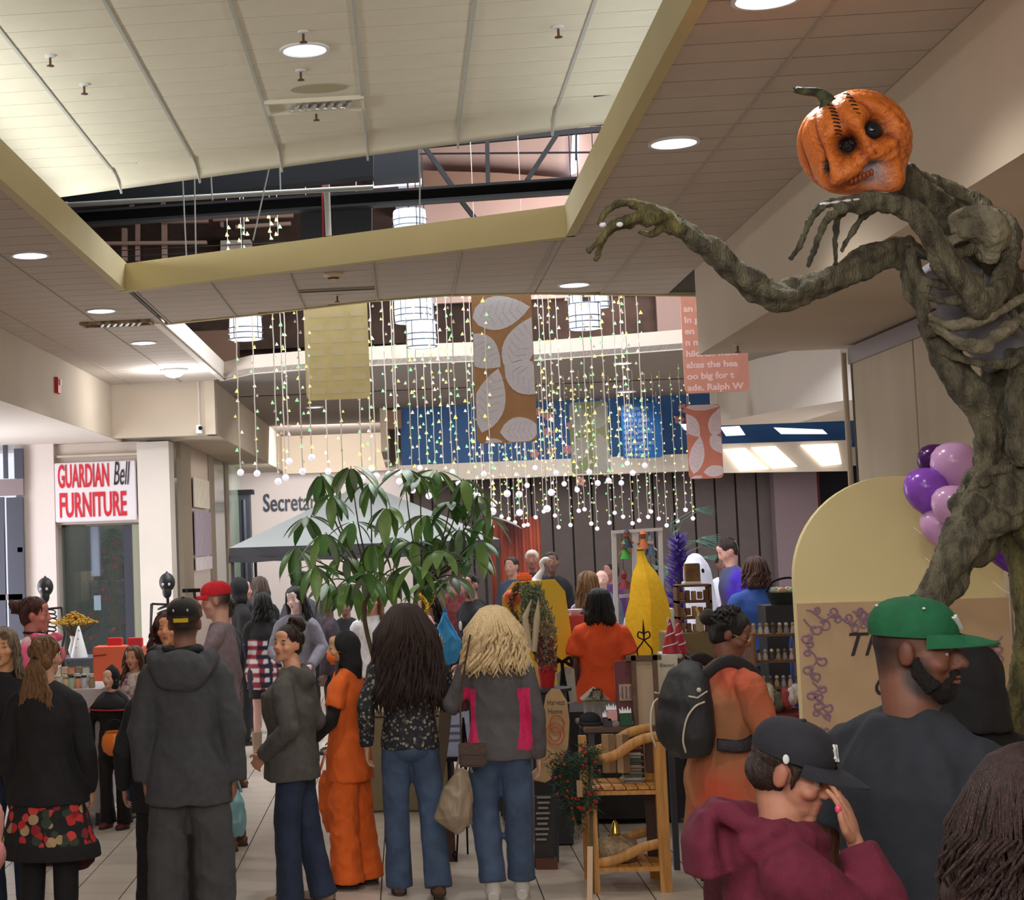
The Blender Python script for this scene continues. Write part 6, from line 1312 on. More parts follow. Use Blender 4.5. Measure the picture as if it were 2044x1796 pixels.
for u, v, rp, Yb, k, lb in ((1905, 930, 44, 8.55, 'lilac', 'largest pale lilac balloon, top of the cluster'), (1850, 980, 43, 8.57, 'purple', 'bright purple balloon at the left of the cluster'), (1866, 922, 33, 8.72, 'dark', 'dark plum balloon half hidden behind the top lilac one'), (1900, 1010, 38, 8.40, 'lilac', 'pale lilac balloon in the middle of the cluster'), (1874, 1052, 35, 8.55, 'lilac', 'pale lilac balloon at the bottom left of the cluster'), (1912, 1072, 28, 8.67, 'lilac', 'small pale balloon lowest in the cluster, by the monster leg'), (1935, 962, 30, 8.73, 'orchid', 'orchid balloon between the two pale lilac ones'), (2012, 1088, 46, 8.65, 'deep', 'deep purple balloon under the monster pelvis')):
    p = at(u, v, Yb); R_ = rp/F_*Yb; t = thing('balloon', lb, 'balloon', (p.x, p.y, p.z-R_*1.15), 0, 'balloons on the arch')
    MB().lathe([(.004, 0), (R_*.25, R_*.12), (R_*.62, R_*.42), (R_*.9, R_*.85), (R_, R_*1.25), (R_*.93, R_*1.7), (R_*.68, R_*2.02), (R_*.35, R_*2.17), (.003, R_*2.2)], n=28).build('bulb', BAL[k], t, smooth=True)
    MB().lathe([(.012, -.016), (.006, -.004), (.006, .006)], n=10).build('knot', BAL[k], t); MB().tube(cr([V(0, 0, -.01), V(.02, .08, -.1), V(.0, .25, -.05)], 4), .0015, 4).build('ribbon', m_wire, t)
# ---- umbrella tree with long leaves
YP = 13.3; pb = at(800, 1300, YP)
tree = thing('umbrella_plant', 'tall umbrella plant with big glossy drooping leaves in a tan planter', 'plant', (pb.x, YP, .7))
m_lf = [mat('leaf_green', (88, 134, 68), .35, c2=(58, 102, 54), scale=5), mat('leaf_light', (128, 164, 88), .35, c2=(94, 134, 68), scale=5), mat('leaf_grey', (128, 148, 118), .4, c2=(92, 116, 86), scale=5)]
m_br = mat('plant_stem', (96, 86, 58), .8)
lv = []
for k, (w_, bend) in enumerate(((.030, .05), (.036, .09), (.026, .02))):
    mb = MB(); n_ = 7; v = []
    for i in range(n_+1):
        f = i/n_; hw = w_*math.sin(PI*(f*.92+.06))**.8; z = -bend*f*f
        v += [(-hw, f*.2, z+.25*hw), (0, f*.2, z-.0), (hw, f*.2, z+.25*hw)]
    f_ = []
    for i in range(n_): a = i*3; f_ += [(a, a+1, a+4, a+3), (a+1, a+2, a+5, a+4)]
    mb.add(v, f_); me = mb.mesh('leaf'); me.materials.append(m_lf[k]); me.polygons.foreach_set('use_smooth', [True]*len(me.polygons)); lv.append(me)
rd = random.Random(12); nleaf = 0
CL = [(640, 945), (700, 930), (662, 985), (612, 1030), (650, 1062), (705, 1040), (742, 1082), (690, 1110), (735, 1140), (628, 1128), (590, 1090), (790, 1070), (772, 1010), (838, 950), (806, 935), (872, 938), (925, 955), (955, 985), (900, 1000), (852, 1028), (918, 1052), (958, 1078), (935, 1112), (880, 1098), (828, 1128), (786, 1135), (858, 1160), (905, 1150), (700, 1160), (655, 1160), (740, 960), (870, 1070), (822, 1080), (765, 1165), (975, 1030)]
hub = [at(742, 1170, YP), at(842, 1170, YP+.1)]
for h_, ub in zip(hub, (728, 846)):
    MB().tube([Vector(p)-tree.location for p in cr([V(pb.x+(h_.x-pb.x)*.5, YP, .7), at(ub, 1240, YP), h_], 5)], .018, 8).build('stem', m_br, tree, smooth=True)
for k, (u, v) in enumerate(CL):
    c = at(u, v, YP+rd.uniform(-.35, .35)); h_ = min(hub, key=lambda q: (q-c).length); mid = (c+h_)/2+V((c.x-h_.x)*.2, 0, .04)
    MB().tube([q-tree.location for q in cr([h_, mid, c], 4)], lr([.009, .006, .004], 4), 6).build('branch', m_br, tree, smooth=True)
    n_ = 8; tilt0 = rd.uniform(-.2, .3)
    for j in range(n_):
        a = 2*PI*j/n_+rd.uniform(-.25, .25); me = lv[rd.choice((0, 0, 0, 1, 1, 2) if u < 900 else (0, 0, 1, 2, 2))]
        o = bpy.data.objects.new('leaf', me); COL.objects.link(o); o.parent = tree; s_ = rd.uniform(1.0, 1.42)
        o.matrix_local = Matrix.Translation(c-tree.location)@Matrix.Rotation(a, 4, 'Z')@Matrix.Rotation(-rd.uniform(.15, .95)-tilt0, 4, 'X')@Matrix.Translation((0, .03, 0))@Matrix.Scale(s_, 4); nleaf += 1
print('leaves', nleaf)
m_tan = mat('tan_planter', (140, 126, 98), .8, var=.08)
t = thing('planter', 'square tan planter box of the umbrella plant, behind the woman with long hair', 'planter', (pb.x, YP, 0))
mb = MB(); mb.box((0, 0, .36), (.62, .62, .72), taper=1.08); link('planter_box', bmesh_soft(mb.mesh(), .015), m_tan, t, smooth=2); MB().box((0, 0, .735), (.7, .7, .03)).build('rim', m_tan, t)
# gold tinsel ribbon wound down the right stem
t = thing('tinsel_garland', 'gold tinsel ribbons trailing down under the umbrella plant', 'garland', at(850, 1290, 12.9)); b0 = t.location
for du, ph_ in ((0, 0), (18, 1.4)):
    P = [at(835+du+14*math.sin(i*.55+ph_)+i*1.3, 1185+i*8.2, 12.9)-b0 for i in range(14)]; mb = MB(); mb.tube(cr(P, 3), [(.016, .003)]*40, 6, twist=.5)
    for i in range(70): f = rd.uniform(0, .99)*13; q = P[int(f)].lerp(P[int(f)+1], f % 1); d = V(rd.uniform(-1, 1), rd.uniform(-1, 1), rd.uniform(-1, 1)).normalized()*.028; mb.tube([q, q+d], [.004, .001], 3)
    mb.build('tinsel', mat('gold_tinsel', (196, 160, 40), .3, .5), t)
# ---- canopy tent
tx, ty = -.46, 20.5; t = thing('canopy_tent', 'pop up tent with pale grey roof and black valance before the office wall', 'tent', (tx, ty, 0))
m_tent = mat('tent_cloth', (150, 154, 152), .6, var=.05, scale=2); m_tb = mat('tent_black', (52, 50, 54), .7)
h = 1.5; MB().add([(-h, -h, 2.0), (h, -h, 2.0), (h, h, 2.0), (-h, h, 2.0), (0, 0, 2.72), (0, 0, 2.70), (-h, -h, 1.98), (h, -h, 1.98), (h, h, 1.98), (-h, h, 1.98)], [(0, 1, 4), (1, 2, 4), (2, 3, 4), (3, 0, 4), (7, 6, 5), (8, 7, 5), (9, 8, 5), (6, 9, 5)]).build('roof_cloth', m_tent, t)
for q in range(4):
    a = q*PI/2; mb = MB(); n_ = 12
    T = Matrix.Rotation(a, 4, 'Z'); v = []
    for i in range(n_+1): x = -h+2*h*i/n_; v += [(x, -h, 2.0), (x, -h-.01-.012*(i % 2), 1.84-.012*(i % 2))]
    mb.add(v, [(2*i, 2*i+1, 2*i+3, 2*i+2) for i in range(n_)], T); mb.build('valance', m_tb, t)
    MB().box((0, 0, .99), (.035, .035, 1.98), T@Matrix.Translation((-h+.03, -h+.03, 0))).build('leg', m_tb, t); MB().bar(T@V(-h, -h, 1.9), T@V(h, -h, 1.9), .02).build('truss_bar', m_tb, t)
# ---- dark red curtain backdrop with blurred orange streaks in its colour
mb = MB(); v = []; a, b = at(985, 1240, 24.8), at(1078, 1030, 24.8)
for i in range(29):
    x = a.x+(b.x-a.x)*i/28; y = 24.8+.03*math.sin(i*1.6)
    v += [(x, y, 0), (x, y, b.z), (x, y+.02, 0), (x, y+.02, b.z)]
mb.add(v, [g for i in range(28) for g in ((4*i, 4*i+4, 4*i+5, 4*i+1), (4*i+2, 4*i+3, 4*i+7, 4*i+6), (4*i+1, 4*i+5, 4*i+7, 4*i+3))])
solo(mb, 'photo_backdrop', mat('ember_curtain', (66, 30, 34), .7, c2=(176, 84, 62), scale=1.3, stretch=(1.8, 1, .5)), 'dark red and orange streaked curtain hung before the shutters', 'backdrop')
# ---- shop front left
sf = MB(); a = at(45, 900, 20.6)
def fp(u0, u1, v0, v1, Y, d, m, name, kind='structure', parent=None):
    a, b = at(u0, v1, Y), at(u1, v0, Y); mb = MB(); z0 = 0 if v1 > 1400 else a.z
    mb.box(((a.x+b.x)/2, Y+d/2, (z0+b.z)/2), (b.x-a.x, d, b.z-z0))
    return bw(mb, name, m, parent) if parent is not None else mb.build(name, m, kind=kind)
m_pillar = mat('pinkish_white_pillar', (226, 212, 206), .7); m_frame = mat('mauve_metal_frame', (132, 116, 118), .4, .4); m_dframe = mat('dark_metal_frame', (72, 72, 84), .4, .4)
fp(44, 106, 880, 1500, 20.8, .4, m_pillar, 'wall_shopfront'); fp(290, 336, 880, 1500, 20.8, .45, m_white, 'wall_shopfront'); fp(-500, -60, 880, 1500, 20.8, .3, m_pillar, 'wall_shopfront')
fp(100, 292, 880, 1048, 20.9, .3, mat('beige_header', (206, 190, 178), .7), 'trim_15'); fp(112, 282, 903, 914, 20.85, .05, m_wallp, 'trim_16')
s = thing('shop_sign', 'white sign reading GUARDIAN Bell FURNITURE in red and black', 'sign', at(193, 1040, 20.84)); q = at(273, 917, 20.84)-at(114, 1041, 20.84); W_, Hh = q.x, q.z
link('sign_board', bmesh_soft(MB().box((0, -.02, Hh/2), (W_, .04, Hh)).mesh(), .01), mat('sign_white', (230, 222, 226), .5), s, smooth=2)
RED = mat('sign_red', (206, 24, 48), .5); INK = mat('sign_black', (28, 34, 40), .5)
text('GUARDIAN', 'lettering', RED, s, TR((-W_*.46, -.045, Hh*.75), PI/2), .40, .006, 'LEFT', sx=.315, bold=.008); text('Bell', 'lettering', INK, s, TR((W_*.22, -.045, Hh*.77), PI/2), .42, .006, 'LEFT', sx=.32, shear=.28)
text('FURNITURE', 'lettering', RED, s, TR((-W_*.45, -.045, Hh*.26), PI/2), .42, .006, 'LEFT', sx=.385, bold=.009)
# window and the room behind it
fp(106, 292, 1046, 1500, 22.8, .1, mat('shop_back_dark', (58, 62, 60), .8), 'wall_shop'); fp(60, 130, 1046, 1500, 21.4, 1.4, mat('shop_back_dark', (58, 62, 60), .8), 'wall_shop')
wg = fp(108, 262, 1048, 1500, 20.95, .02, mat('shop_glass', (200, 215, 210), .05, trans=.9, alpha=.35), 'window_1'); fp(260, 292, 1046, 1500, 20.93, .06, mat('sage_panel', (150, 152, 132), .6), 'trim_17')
fp(104, 110, 1046, 1500, 20.92, .06, m_dframe, 'window_frame', parent=wg); fp(258, 262, 1046, 1500, 20.92, .06, m_dframe, 'window_frame', parent=wg)
t, w, h_ = box_thing('dresser', 'grey dresser standing inside the furniture shop window', 'dresser', 186, 262, 1158, 1500, 22.2, .45, mat('grey_dresser', (92, 92, 102), .5))
for k in range(4): MB().box((0, -.26, h_-.12-k*.2), (w*.86, .02, .16)).build('drawer', mat('grey_dresser', (92, 92, 102), .5), t)
box_thing('table_lamp_shade', 'cream lamp behind the shop window', 'lamp', 162, 183, 1140, 1200, 22.3, .15, mat('cream_shade', (170, 158, 140), .7))
box_thing('floor_lamp_column', 'pale blue upright panel in the shop window', 'panel', 183, 197, 1050, 1150, 21.15, .04, mat('pale_blue_panel', (150, 158, 186), .6)); box_thing('notice', 'pale blue notice taped inside the shop window', 'notice', 188, 201, 1188, 1218, 20.985, .01, mat('pale_blue_panel2', (160, 176, 200), .6), bev=.001)
t = thing('christmas_tree', 'dim decorated christmas tree inside the furniture shop', 'tree', (at(225, 1140, 21.7).x, 21.7, 0)); mb = MB(); rd = random.Random(8)
for i in range(260):
    z = rd.uniform(.7, 2.3); r_ = .42*(2.4-z)/1.7; a = rd.uniform(0, 6.28); q = V(r_*math.cos(a), r_*math.sin(a)*.6, z); mb.tube([q*1.0, q+V(.09*math.cos(a), .05*math.sin(a), -.05)], [.02, .004], 4)
mb.build('needles', mat('dark_needles', (38, 66, 44), .8), t, kind='stuff'); MB().cyl((0, 0, 0), (0, 0, 2.2), .03).build('trunk', m_br, t)
for k in range(14): z = .8+k*.1; a = k*2.4; r_ = .42*(2.4-z)/1.7; MB().ell((r_*math.cos(a), -abs(r_*math.sin(a))*.6-.03, z), .035, n=10, m=6).build('bauble', mat('red_bauble', (150, 30, 44), .25), t, smooth=True)
# glazed entrance doors at the left edge
dr = thing('entrance_doors', 'glazed entrance with mauve metal frames at the left edge, daylight outside', 'door', (at(20, 1100, 20.7).x, 20.7, 0)); b0 = dr.location
for u0, u1, v0, v1, m, nm in ((-60, 47, 955, 992, m_frame, 'transom'), (8, 14, 878, 955, m_dframe, 'mullion'), (30, 46, 895, 955, m_dframe, 'mullion'), (0, 8, 992, 1500, m_dframe, 'door_stile'), (25, 46, 992, 1500, m_dframe, 'door_stile'), (-60, 46, 1185, 1200, m_frame, 'door_rail'), (36, 46, 1092, 1102, m_frame, 'push_bar')):
    a, b = at(u0, v1, 20.7), at(u1, v0, 20.7); z0 = 0 if v1 > 1400 else a.z; bw(MB().box(((a.x+b.x)/2, 20.7, (z0+b.z)/2), (b.x-a.x, .06, b.z-z0)), nm, m, dr)
a, b = at(-60, 1500, 20.74), at(46, 880, 20.74); bw(MB().box(((a.x+b.x)/2, 20.74, b.z/2), (b.x-a.x, .012, b.z)), 'pane', mat('door_glass', (210, 222, 235), .05, alpha=.3, trans=.8), dr)
MB().box((at(-10, 1000, 22.5).x, 22.5, 1.7), (1.8, .1, 3.4)).build('wall_outside', mat('daylight_outside', (232, 236, 246), .9, emit=.9), kind='structure')
# receding glazed shop fronts
m_post = mat('sand_post', (150, 136, 118), .6); m_gg = mat('green_tint_glass', (128, 142, 128), .15); m_pg = mat('pinkish_glass', (172, 150, 138), .25)
for k, (Y0, Y1, m) in enumerate(((21.3, 22.3, m_post), (22.3, 24.6, m_pg), (24.6, 25.3, m_post), (25.3, 27.1, m_gg), (27.1, 27.6, m_post), (27.6, 30.0, m_gg))):
    MB().box((-2.80-(Y0-21)*.008-(.03 if m is not m_post else 0), (Y0+Y1)/2, 1.68), (.06, Y1-Y0, 3.36)).build('window_2' if m is not m_post else 'trim_18', m, kind='structure')
for k, (Y0, Y1, z0, z1, cc, lb) in enumerate(((22.5, 24.3, 2.55, 2.95, (232, 224, 206), 'pale torn poster at the top of the side shop window'), (22.5, 24.4, 1.9, 2.5, (176, 164, 182), 'lilac lettered poster in the side shop window'), (22.5, 24.4, 1.7, 1.88, (222, 214, 220), 'white strip at the foot of the lilac poster'))):
    solo(MB().box((-2.77, (Y0+Y1)/2, (z0+z1)/2), (.015, Y1-Y0, z1-z0)), 'poster', mat('poster_%d' % k, cc, .7, var=.08), lb, 'poster')
t, w, h_ = box_thing('information_pillar', 'dark teal pillar with black capital beside the office wall', 'pillar', 460, 497, 985, 1290, 29.5, .35, mat('dark_teal', (34, 42, 52), .5)); MB().box((0, 0, h_+.03), (w+.12, .45, .08)).build('capital', m_black, t)
MB().cyl((w*.28, -.19, 0), (w*.28, -.19, h_-.1), .03).build('side_tube', m_dframe, t)
# ---- tables
def table(name, label, u0, u1, Y, d, z, m, cloth_drop=None, base=0):
    a, b = at(u0, 1300, Y), at(u1, 1300, Y); w = b.x-a.x; t = thing(name, label, 'table', ((a.x+b.x)/2, Y+d/2, 0))
    link('tabletop', bmesh_soft(MB().box((0, 0, z-.015), (w, d, .03)).mesh(), .005), m, t, smooth=2)
    for sx_ in (-1, 1):
        for sy_ in (-1, 1): MB().box((sx_*(w/2-.04), sy_*(d/2-.04), (z-.03)/2), (.035, .035, z-.03)).build('leg', m_dframe, t)
    return t, w
def draped(label, u0, u1, Y, d, z, m, drop=.7):
    a, b = at(u0, 1300, Y), at(u1, 1300, Y); w = (b.x-a.x)/2+.01; cx = (a.x+b.x)/2; cy = Y+d/2; hd_ = d/2+.01; ring = []
    n_ = 40; P = []
    for i in range(n_):
        f = i/n_*4; s_ = int(f); q = f-s_
        P.append([(-w+2*w*q, -hd_), (w, -hd_+2*hd_*q), (w-2*w*q, hd_), (-w, hd_-2*hd_*q)][s_])
    mb = MB(); v = [(cx, cy, z+.006)]+[(cx+x, cy+y, z+.006) for x, y in P]+[(cx+x*(1.02+.03*math.sin(i*2.1)), cy+y*(1.03+.05*math.sin(i*2.1)), z-drop) for i, (x, y) in enumerate(P)]
    mb.add(v, [(0, 1+i, 1+(i+1) % n_) for i in range(n_)]+[(1+i, 1+n_+i, 1+n_+(i+1) % n_, 1+(i+1) % n_) for i in range(n_)]); return solo(mb, 'tablecloth', m, label, 'tablecloth', smooth=2)
table('folding_table', 'folding table under the white cloth with jars, left of the child', 96, 196, 12.6, .7, 1.0, m_runner); draped('white tablecloth hanging at the jar stall, left of the child in black', 94, 198, 12.6, .7, 1.0, mat('white_linen', (186, 176, 176), .8), .9)
rd = random.Random(21); jc = [(226, 222, 214), (196, 200, 190), (214, 186, 150), (170, 196, 176), (222, 150, 120), (190, 190, 200), (150, 130, 110)]
def jar(x, y, z, r, h_, c, lb, gp):
    t = thing('jar', lb, 'jar', (x, y, z), 0, gp); MB().lathe([(r*.9, 0), (r, .01), (r, h_*.72), (r*.75, h_*.84), (r*.75, h_*.86)], n=14).build('glass', mat('jar_%02x%02x%02x' % c, c, .3), t, smooth=2)
    MB().lathe([(r*.82, h_*.86), (r*.82, h_), (r*.75, h_*1.02), (.002, h_*1.02)], n=14).build('lid', rd.choice((m_bp, m_runner, mat('gold_lid', (180, 150, 90), .35, .6))), t, smooth=2)
for r_ in range(3):
    for k in range(7): p = at(104+k*13+rd.uniform(-2, 2), 1350, 12.7+r_*.16); jar(p.x, 12.7+r_*.16, 1.006, .026, rd.uniform(.07, .1), jc[(k+r_*3) % 7], 'small jar with lid on the white cloth, left stall', 'jars on the left stall')
for k in range(5): p = at(116+k*14, 1340, 13.2); t = thing('riser_box', 'small wrapped box behind the jars on the left stall, %s' % ('leftmost', 'second', 'middle', 'fourth', 'rightmost')[k], 'box', (p.x, 13.2, 1.006)); link('box', bmesh_soft(MB().box((0, 0, .06), (.05, .05, .11+.02*(k % 2))).mesh(), .004), mat('wrap_%d' % k, jc[(k*2) % 7], .5), t); MB().box((0, 0, .06), (.052, .012, .125)).build('band', m_pur, t)
for k in range(3): box_thing('sign_card', 'small leaning price card at the front of the left stall, %s' % ('left', 'middle', 'right')[k], 'sign', 146+k*14, 157+k*14, 1382, 1420, 12.62, .02, mat('card_%d' % k, ((196, 120, 60), (206, 170, 150), (190, 170, 170))[k], .6), bev=.002)
# back table left: yellow flowers, white cone tree, orange boxes
table('console_table', 'grey table with yellow flowers in front of the furniture shop', 95, 285, 16.5, .6, .98, mat('slate_table', (86, 90, 108), .5))
def on(u, Y): p = at(u, 1300, Y); return p.x
t = thing('cone_tree', 'white cone shaped ornament tree on the grey table', 'ornament', (on(158, 16.7), 16.7, .98)); MB().lathe([(.085, 0), (.08, .03), (.012, .3), (.002, .31)], n=20).build('cone', m_can, t, smooth=2)
for k in range(9): a = k*2.2; z = .04+k*.028; MB().ell(((.08-.22*z)*math.cos(a), (.08-.22*z)*math.sin(a), z), .008, n=8, m=5).build('bead', m_frame, t, smooth=True)
t = thing('flower_vase', 'vase of golden yellow dried flowers on the grey table', 'flowers', (on(150, 16.9), 16.9, .98)); MB().lathe([(.05, 0), (.07, .06), (.04, .16), (.05, .2)], n=18).build('vase', m_pillar, t, smooth=2); mb = MB(); ms = MB()
for i in range(300): a, b_ = rd.uniform(0, 6.28), rd.uniform(0, 1); q = V(.24*b_*math.cos(a), .14*b_*math.sin(a), .33+.12*(1-b_)*rd.uniform(-.3, 1)); mb.ell(q, (.014, .014, .01), n=5, m=4); (i % 6 == 0) and ms.tube([V(0, 0, .18), q], .003, 4)
mb.build('blossoms', mat('golden_blossom', (196, 154, 56), .8), t, kind='stuff'); ms.build('stems', m_br, t)
t, w, h_ = box_thing('orange_box', 'large orange panel box left of the girl with curls', 'box', 187, 252, 1290, 1362, 15.8, .3, mat('orange_board', (216, 96, 64), .6)); MB().bar((-w*.5, -.155, h_*.75), (-w*.1, -.155, h_*.78), .006).build('slot', m_black, t)
for k, (u0, u1) in enumerate(((214, 242), (254, 282))): t, w, h_ = box_thing('red_bag', 'red folded bag standing on the orange box, %s' % ('left one', 'right one')[k], 'bag', u0, u1, 1273, 1292, 16.0, .12, mat('red_felt', (196, 40, 50), .7))
box_thing('orange_box', 'second orange box half hidden behind the girl with curls', 'box', 250, 284, 1292, 1500, 16.0, .3, mat('orange_board', (216, 96, 64), .6))
# black hanging skeletons
def skeleton(u, v, Y, label):
    top = at(u, v, Y); s_ = 1.0; t = thing('skeleton_decoration', label, 'skeleton', (top.x, Y, top.z-1.25)); mk = mat('black_bone', (30, 28, 30), .5)
    H0 = 1.25; MB().cyl((0, .035, -(top.z-1.25)), (0, .035, H0-.15), .01).build('stand_pole', mk, t); MB().lathe([(.16, 0), (.15, .015), (.01, .02)], (0, .035, -(top.z-1.25)), 20).build('stand_base', mk, t)
    mb = MB(); mb.ell((0, 0, H0-.1), (.085, .09, .1), n=20, m=14); mb.ell((0, -.03, H0-.2), (.05, .05, .07)); mb.tube([(0, 0, H0-.02), (0, 0, H0+.02)], [.02, .006], 8)
    sk = link('skull', blob(mb, .008, 1), mk, t, smooth=True)
    for q in (-1, 1): MB().ell((q*.033, -.088, H0-.12), (.014, .014, .016)).build('eye_socket', mat('pale_socket', (206, 200, 204), .6), sk, smooth=True)
    MB().tube(cr([V(0, 0, H0-.24), V(0, .02, H0-.4), V(0, .01, H0-.6), V(0, 0, H0-.75)], 4), .016, 8).build('spine', mk, t, smooth=True)
    for k in range(6):
        z = H0-.36-k*.045; r_ = .12-abs(k-2)*.008; MB().tube([V(r_*math.cos(a*PI/10-PI/2+.3*0), -.01+r_*.7*math.sin(a*PI/10-PI/2), z-.02*math.sin(a*.5)) for a in range(21)], .008, 6, cap=False).build('rib', mk, t, smooth=True)
    for q in (-1, 1):
        MB().tube([V(q*.01, -.03, H0-.33), V(q*.17, 0, H0-.32)], .012, 8).build('collarbone', mk, t); MB().tube([V(q*.17, 0, H0-.32), V(q*.19, 0, H0-.6), V(q*.15, -.08, H0-.85)], [.017, .012, .01], 8).build('arm_bone', mk, t, smooth=True); MB().tube([V(q*.07, 0, H0-.8), V(q*.08, -.01, H0-1.05), V(q*.07, 0, 0)], [.02, .014, .01], 8).build('leg_bone', mk, t, smooth=True)
    MB().ell((0, 0, H0-.78), (.1, .05, .05)).build('pelvis', mk, t, smooth=True)
skeleton(90, 1152, 17.6, 'black hanging skeleton with pale eye sockets against the pinkish pillar'); skeleton(333, 1143, 17.8, 'black hanging skeleton above the left side of the camouflage cap')
# ---- centre stall
table('stall_table', 'long dark table of the centre stall, behind the blond woman', 1000, 1345, 12.3, .65, .78, m_dark)[0]; draped('black tablecloth of the centre stall', 998, 1347, 12.3, .65, .78, mat('black_cloth', (40, 38, 40), .85), .74)
m_yel = mat('yellow_board', (246, 206, 40), .5)
t = thing('yellow_sign_board', 'large yellow clipped corner board behind the dried bouquet', 'sign', (at(1068, 1320, 13.6).x, 13.6, .78)); b0 = t.location
mb = MB(); plate(mb, [(1003, 1190), (1025, 1162), (1108, 1156), (1128, 1180), (1140, 1260), (1148, 1400), (1010, 1400)], 13.6, .03); bw(mb, 'board', m_yel, t); MB().box((.04, .07, .01), (.5, .2, .02)).build('foot', m_dark, t)
def pumpkin(u, v, Y, rp, label, z=None):
    p = at(u, v, Y); r_ = rp/F_*Y; t = thing('pumpkin', label, 'pumpkin', (p.x, Y, p.z-r_*.8)); v_ = []; n_ = 36
    for i in range(13):
        a = PI*i/12
        for j in range(n_): b_ = 2*PI*j/n_; q = 1-.08*(1-abs(math.sin(b_*4)))**2; v_.append((r_*q*math.sin(a)*math.cos(b_), r_*q*math.sin(a)*math.sin(b_), r_*.8-r_*.8*math.cos(a)))
    MB().add(v_, [(i*n_+j, i*n_+(j+1) % n_, (i+1)*n_+(j+1) % n_, (i+1)*n_+j) for i in range(12) for j in range(n_)]).build('shell', mat('bright_orange_pumpkin', (244, 96, 50), .5), t, smooth=True); MB().tube([(0, 0, r_*1.5), (.01, 0, r_*1.8), (.03, 0, r_*1.95)], [.014, .01, .008], 8).build('stem', m_br, t)
    return t
pumpkin(1024, 1192, 13.45, 19, 'round orange pumpkin in front of the yellow board'); t, w, h_ = box_thing('orange_container', 'small orange tub on top behind the yellow board', 'container', 1032, 1062, 1143, 1162, 14.2, .1, mat('bright_orange_tub', (246, 110, 40), .5), bev=.02)
box_thing('display_shelf', 'dark shelf unit standing behind the yellow board', 'shelf', 1040, 1110, 1170, 1500, 14.15, .3, m_dark)
p = at(1084, 1160, 14.3); t = thing('goose_figure', 'white goose figure with raised neck behind the yellow board', 'figure', p); mb = MB(); mb.tube(cr([V(-.06, 0, 0), V(-.03, 0, .05), V(0, 0, .1), V(-.01, 0, .15), V(.02, 0, .18)], 4), lr([.04, .028, .018, .018, .022], 4), 12); mb.ell((.03, 0, .178), (.035, .024, .024)); mb.ell((-.08, 0, -.02), (.09, .06, .05)); link('goose_body', blob(mb, .008, 1), m_can, t, smooth=True); MB().tube([(.055, 0, .175), (.09, 0, .165)], [.012, .004], 8).build('beak', mat('beak_orange', (220, 150, 60), .5), t)
# dried bouquet in red pot
t = thing('dried_bouquet', 'tall bouquet of dried greenery and burgundy sprigs in a red pot', 'bouquet', (at(1092, 1365, 11.6).x, 11.6, at(1092, 1372, 11.6).z)); b0 = t.location; ms = MB(); lo = {0: MB(), 1: MB(), 2: MB()}
for i in range(1300):
    f = rd.uniform(0, 1); u = 1096-36*f+rd.uniform(-34, 34)*(1-abs(f-.55)); v = 1340-165*f+rd.uniform(-10, 10); q = at(u, v, 11.6+rd.uniform(-.08, .08))-b0; d = V(rd.uniform(-.6, .3), rd.uniform(-.5, .5), rd.uniform(0, 1)).normalized()
    k = 0 if v < 1240 else (1 if v < 1275 or rd.random() < .4 else 2); ln = rd.uniform(.02, .05); x = d.orthogonal().normalized()*.009; lo[k].add([q-x, q+x, q+d*ln+x*.2, q+d*ln-x*.2], [(0, 1, 2, 3)])
for k, c_ in enumerate(((116, 124, 96), (140, 130, 106), (120, 66, 62))): lo[k].build('sprigs', mat('sprig_%d' % k, c_, .8), t, kind='stuff')
mb = MB(); mb.tube([V(.0, 0, .0), at(1050, 1200, 11.6)-b0], .01, 6); mb.build('stick', m_br, t)
for q in (-1, 1): MB().tube([at(1062+q*4, 1300, 11.5)-b0, at(1060+q*12, 1232, 11.5)-b0, at(1068+q*7, 1196, 11.5)-b0], [.02, .022, .003], 8).build('pale_husk', mat('pale_husk', (186, 168, 140), .8), t)
p = at(1098, 1362, 11.6); MB().lathe([(.045, 0), (.062, .12), (.066, .12), (.066, .15), (.058, .15)], (0, 0, 0), 20).build('pot', mat('red_glaze', (178, 36, 40), .35), t, smooth=2)
MB().lathe([(.16, -.02), (.16, 0), (.01, 0)], n=20).build('saucer', m_dark, t)
stand = at(1092, 1380, 11.6); solo(MB().box((stand.x, 11.62, b0.z/2), (.24, .24, b0.z-.02)), 'plant_stand', m_dark, 'dark pedestal under the red pot of the dried bouquet', 'stand')
# wreath with orange flowers
t = thing('wreath', 'autumn wreath with orange and green leaves in front of the yellow board', 'wreath', at(1046, 1246, 13.3)); mb = MB(); mo = MB()
for i in range(420):
    a = rd.uniform(0, 6.28); r_ = .11+rd.uniform(-.03, .03); q = V(r_*math.cos(a)*.8, rd.uniform(-.04, .02), .16+r_*math.sin(a)*1.2); d = V(rd.uniform(-1, 1), rd.uniform(-1, .3), rd.uniform(-1, 1)).normalized()*.028; x = d.orthogonal().normalized()*.01; (mo if rd.random() < .3 else mb).add([q-x, q+x, q+d], [(0, 1, 2)])
mb.build('leaves', mat('wreath_green', (62, 72, 44), .8), t, kind='stuff'); mo.build('flowers', mat('wreath_orange', (206, 110, 62), .8), t, kind='stuff')
MB().tube([V(.088*math.cos(a*PI/12), 0, .16+.132*math.sin(a*PI/12)) for a in range(25)], .012, 6, cap=False).build('ring', m_br, t)
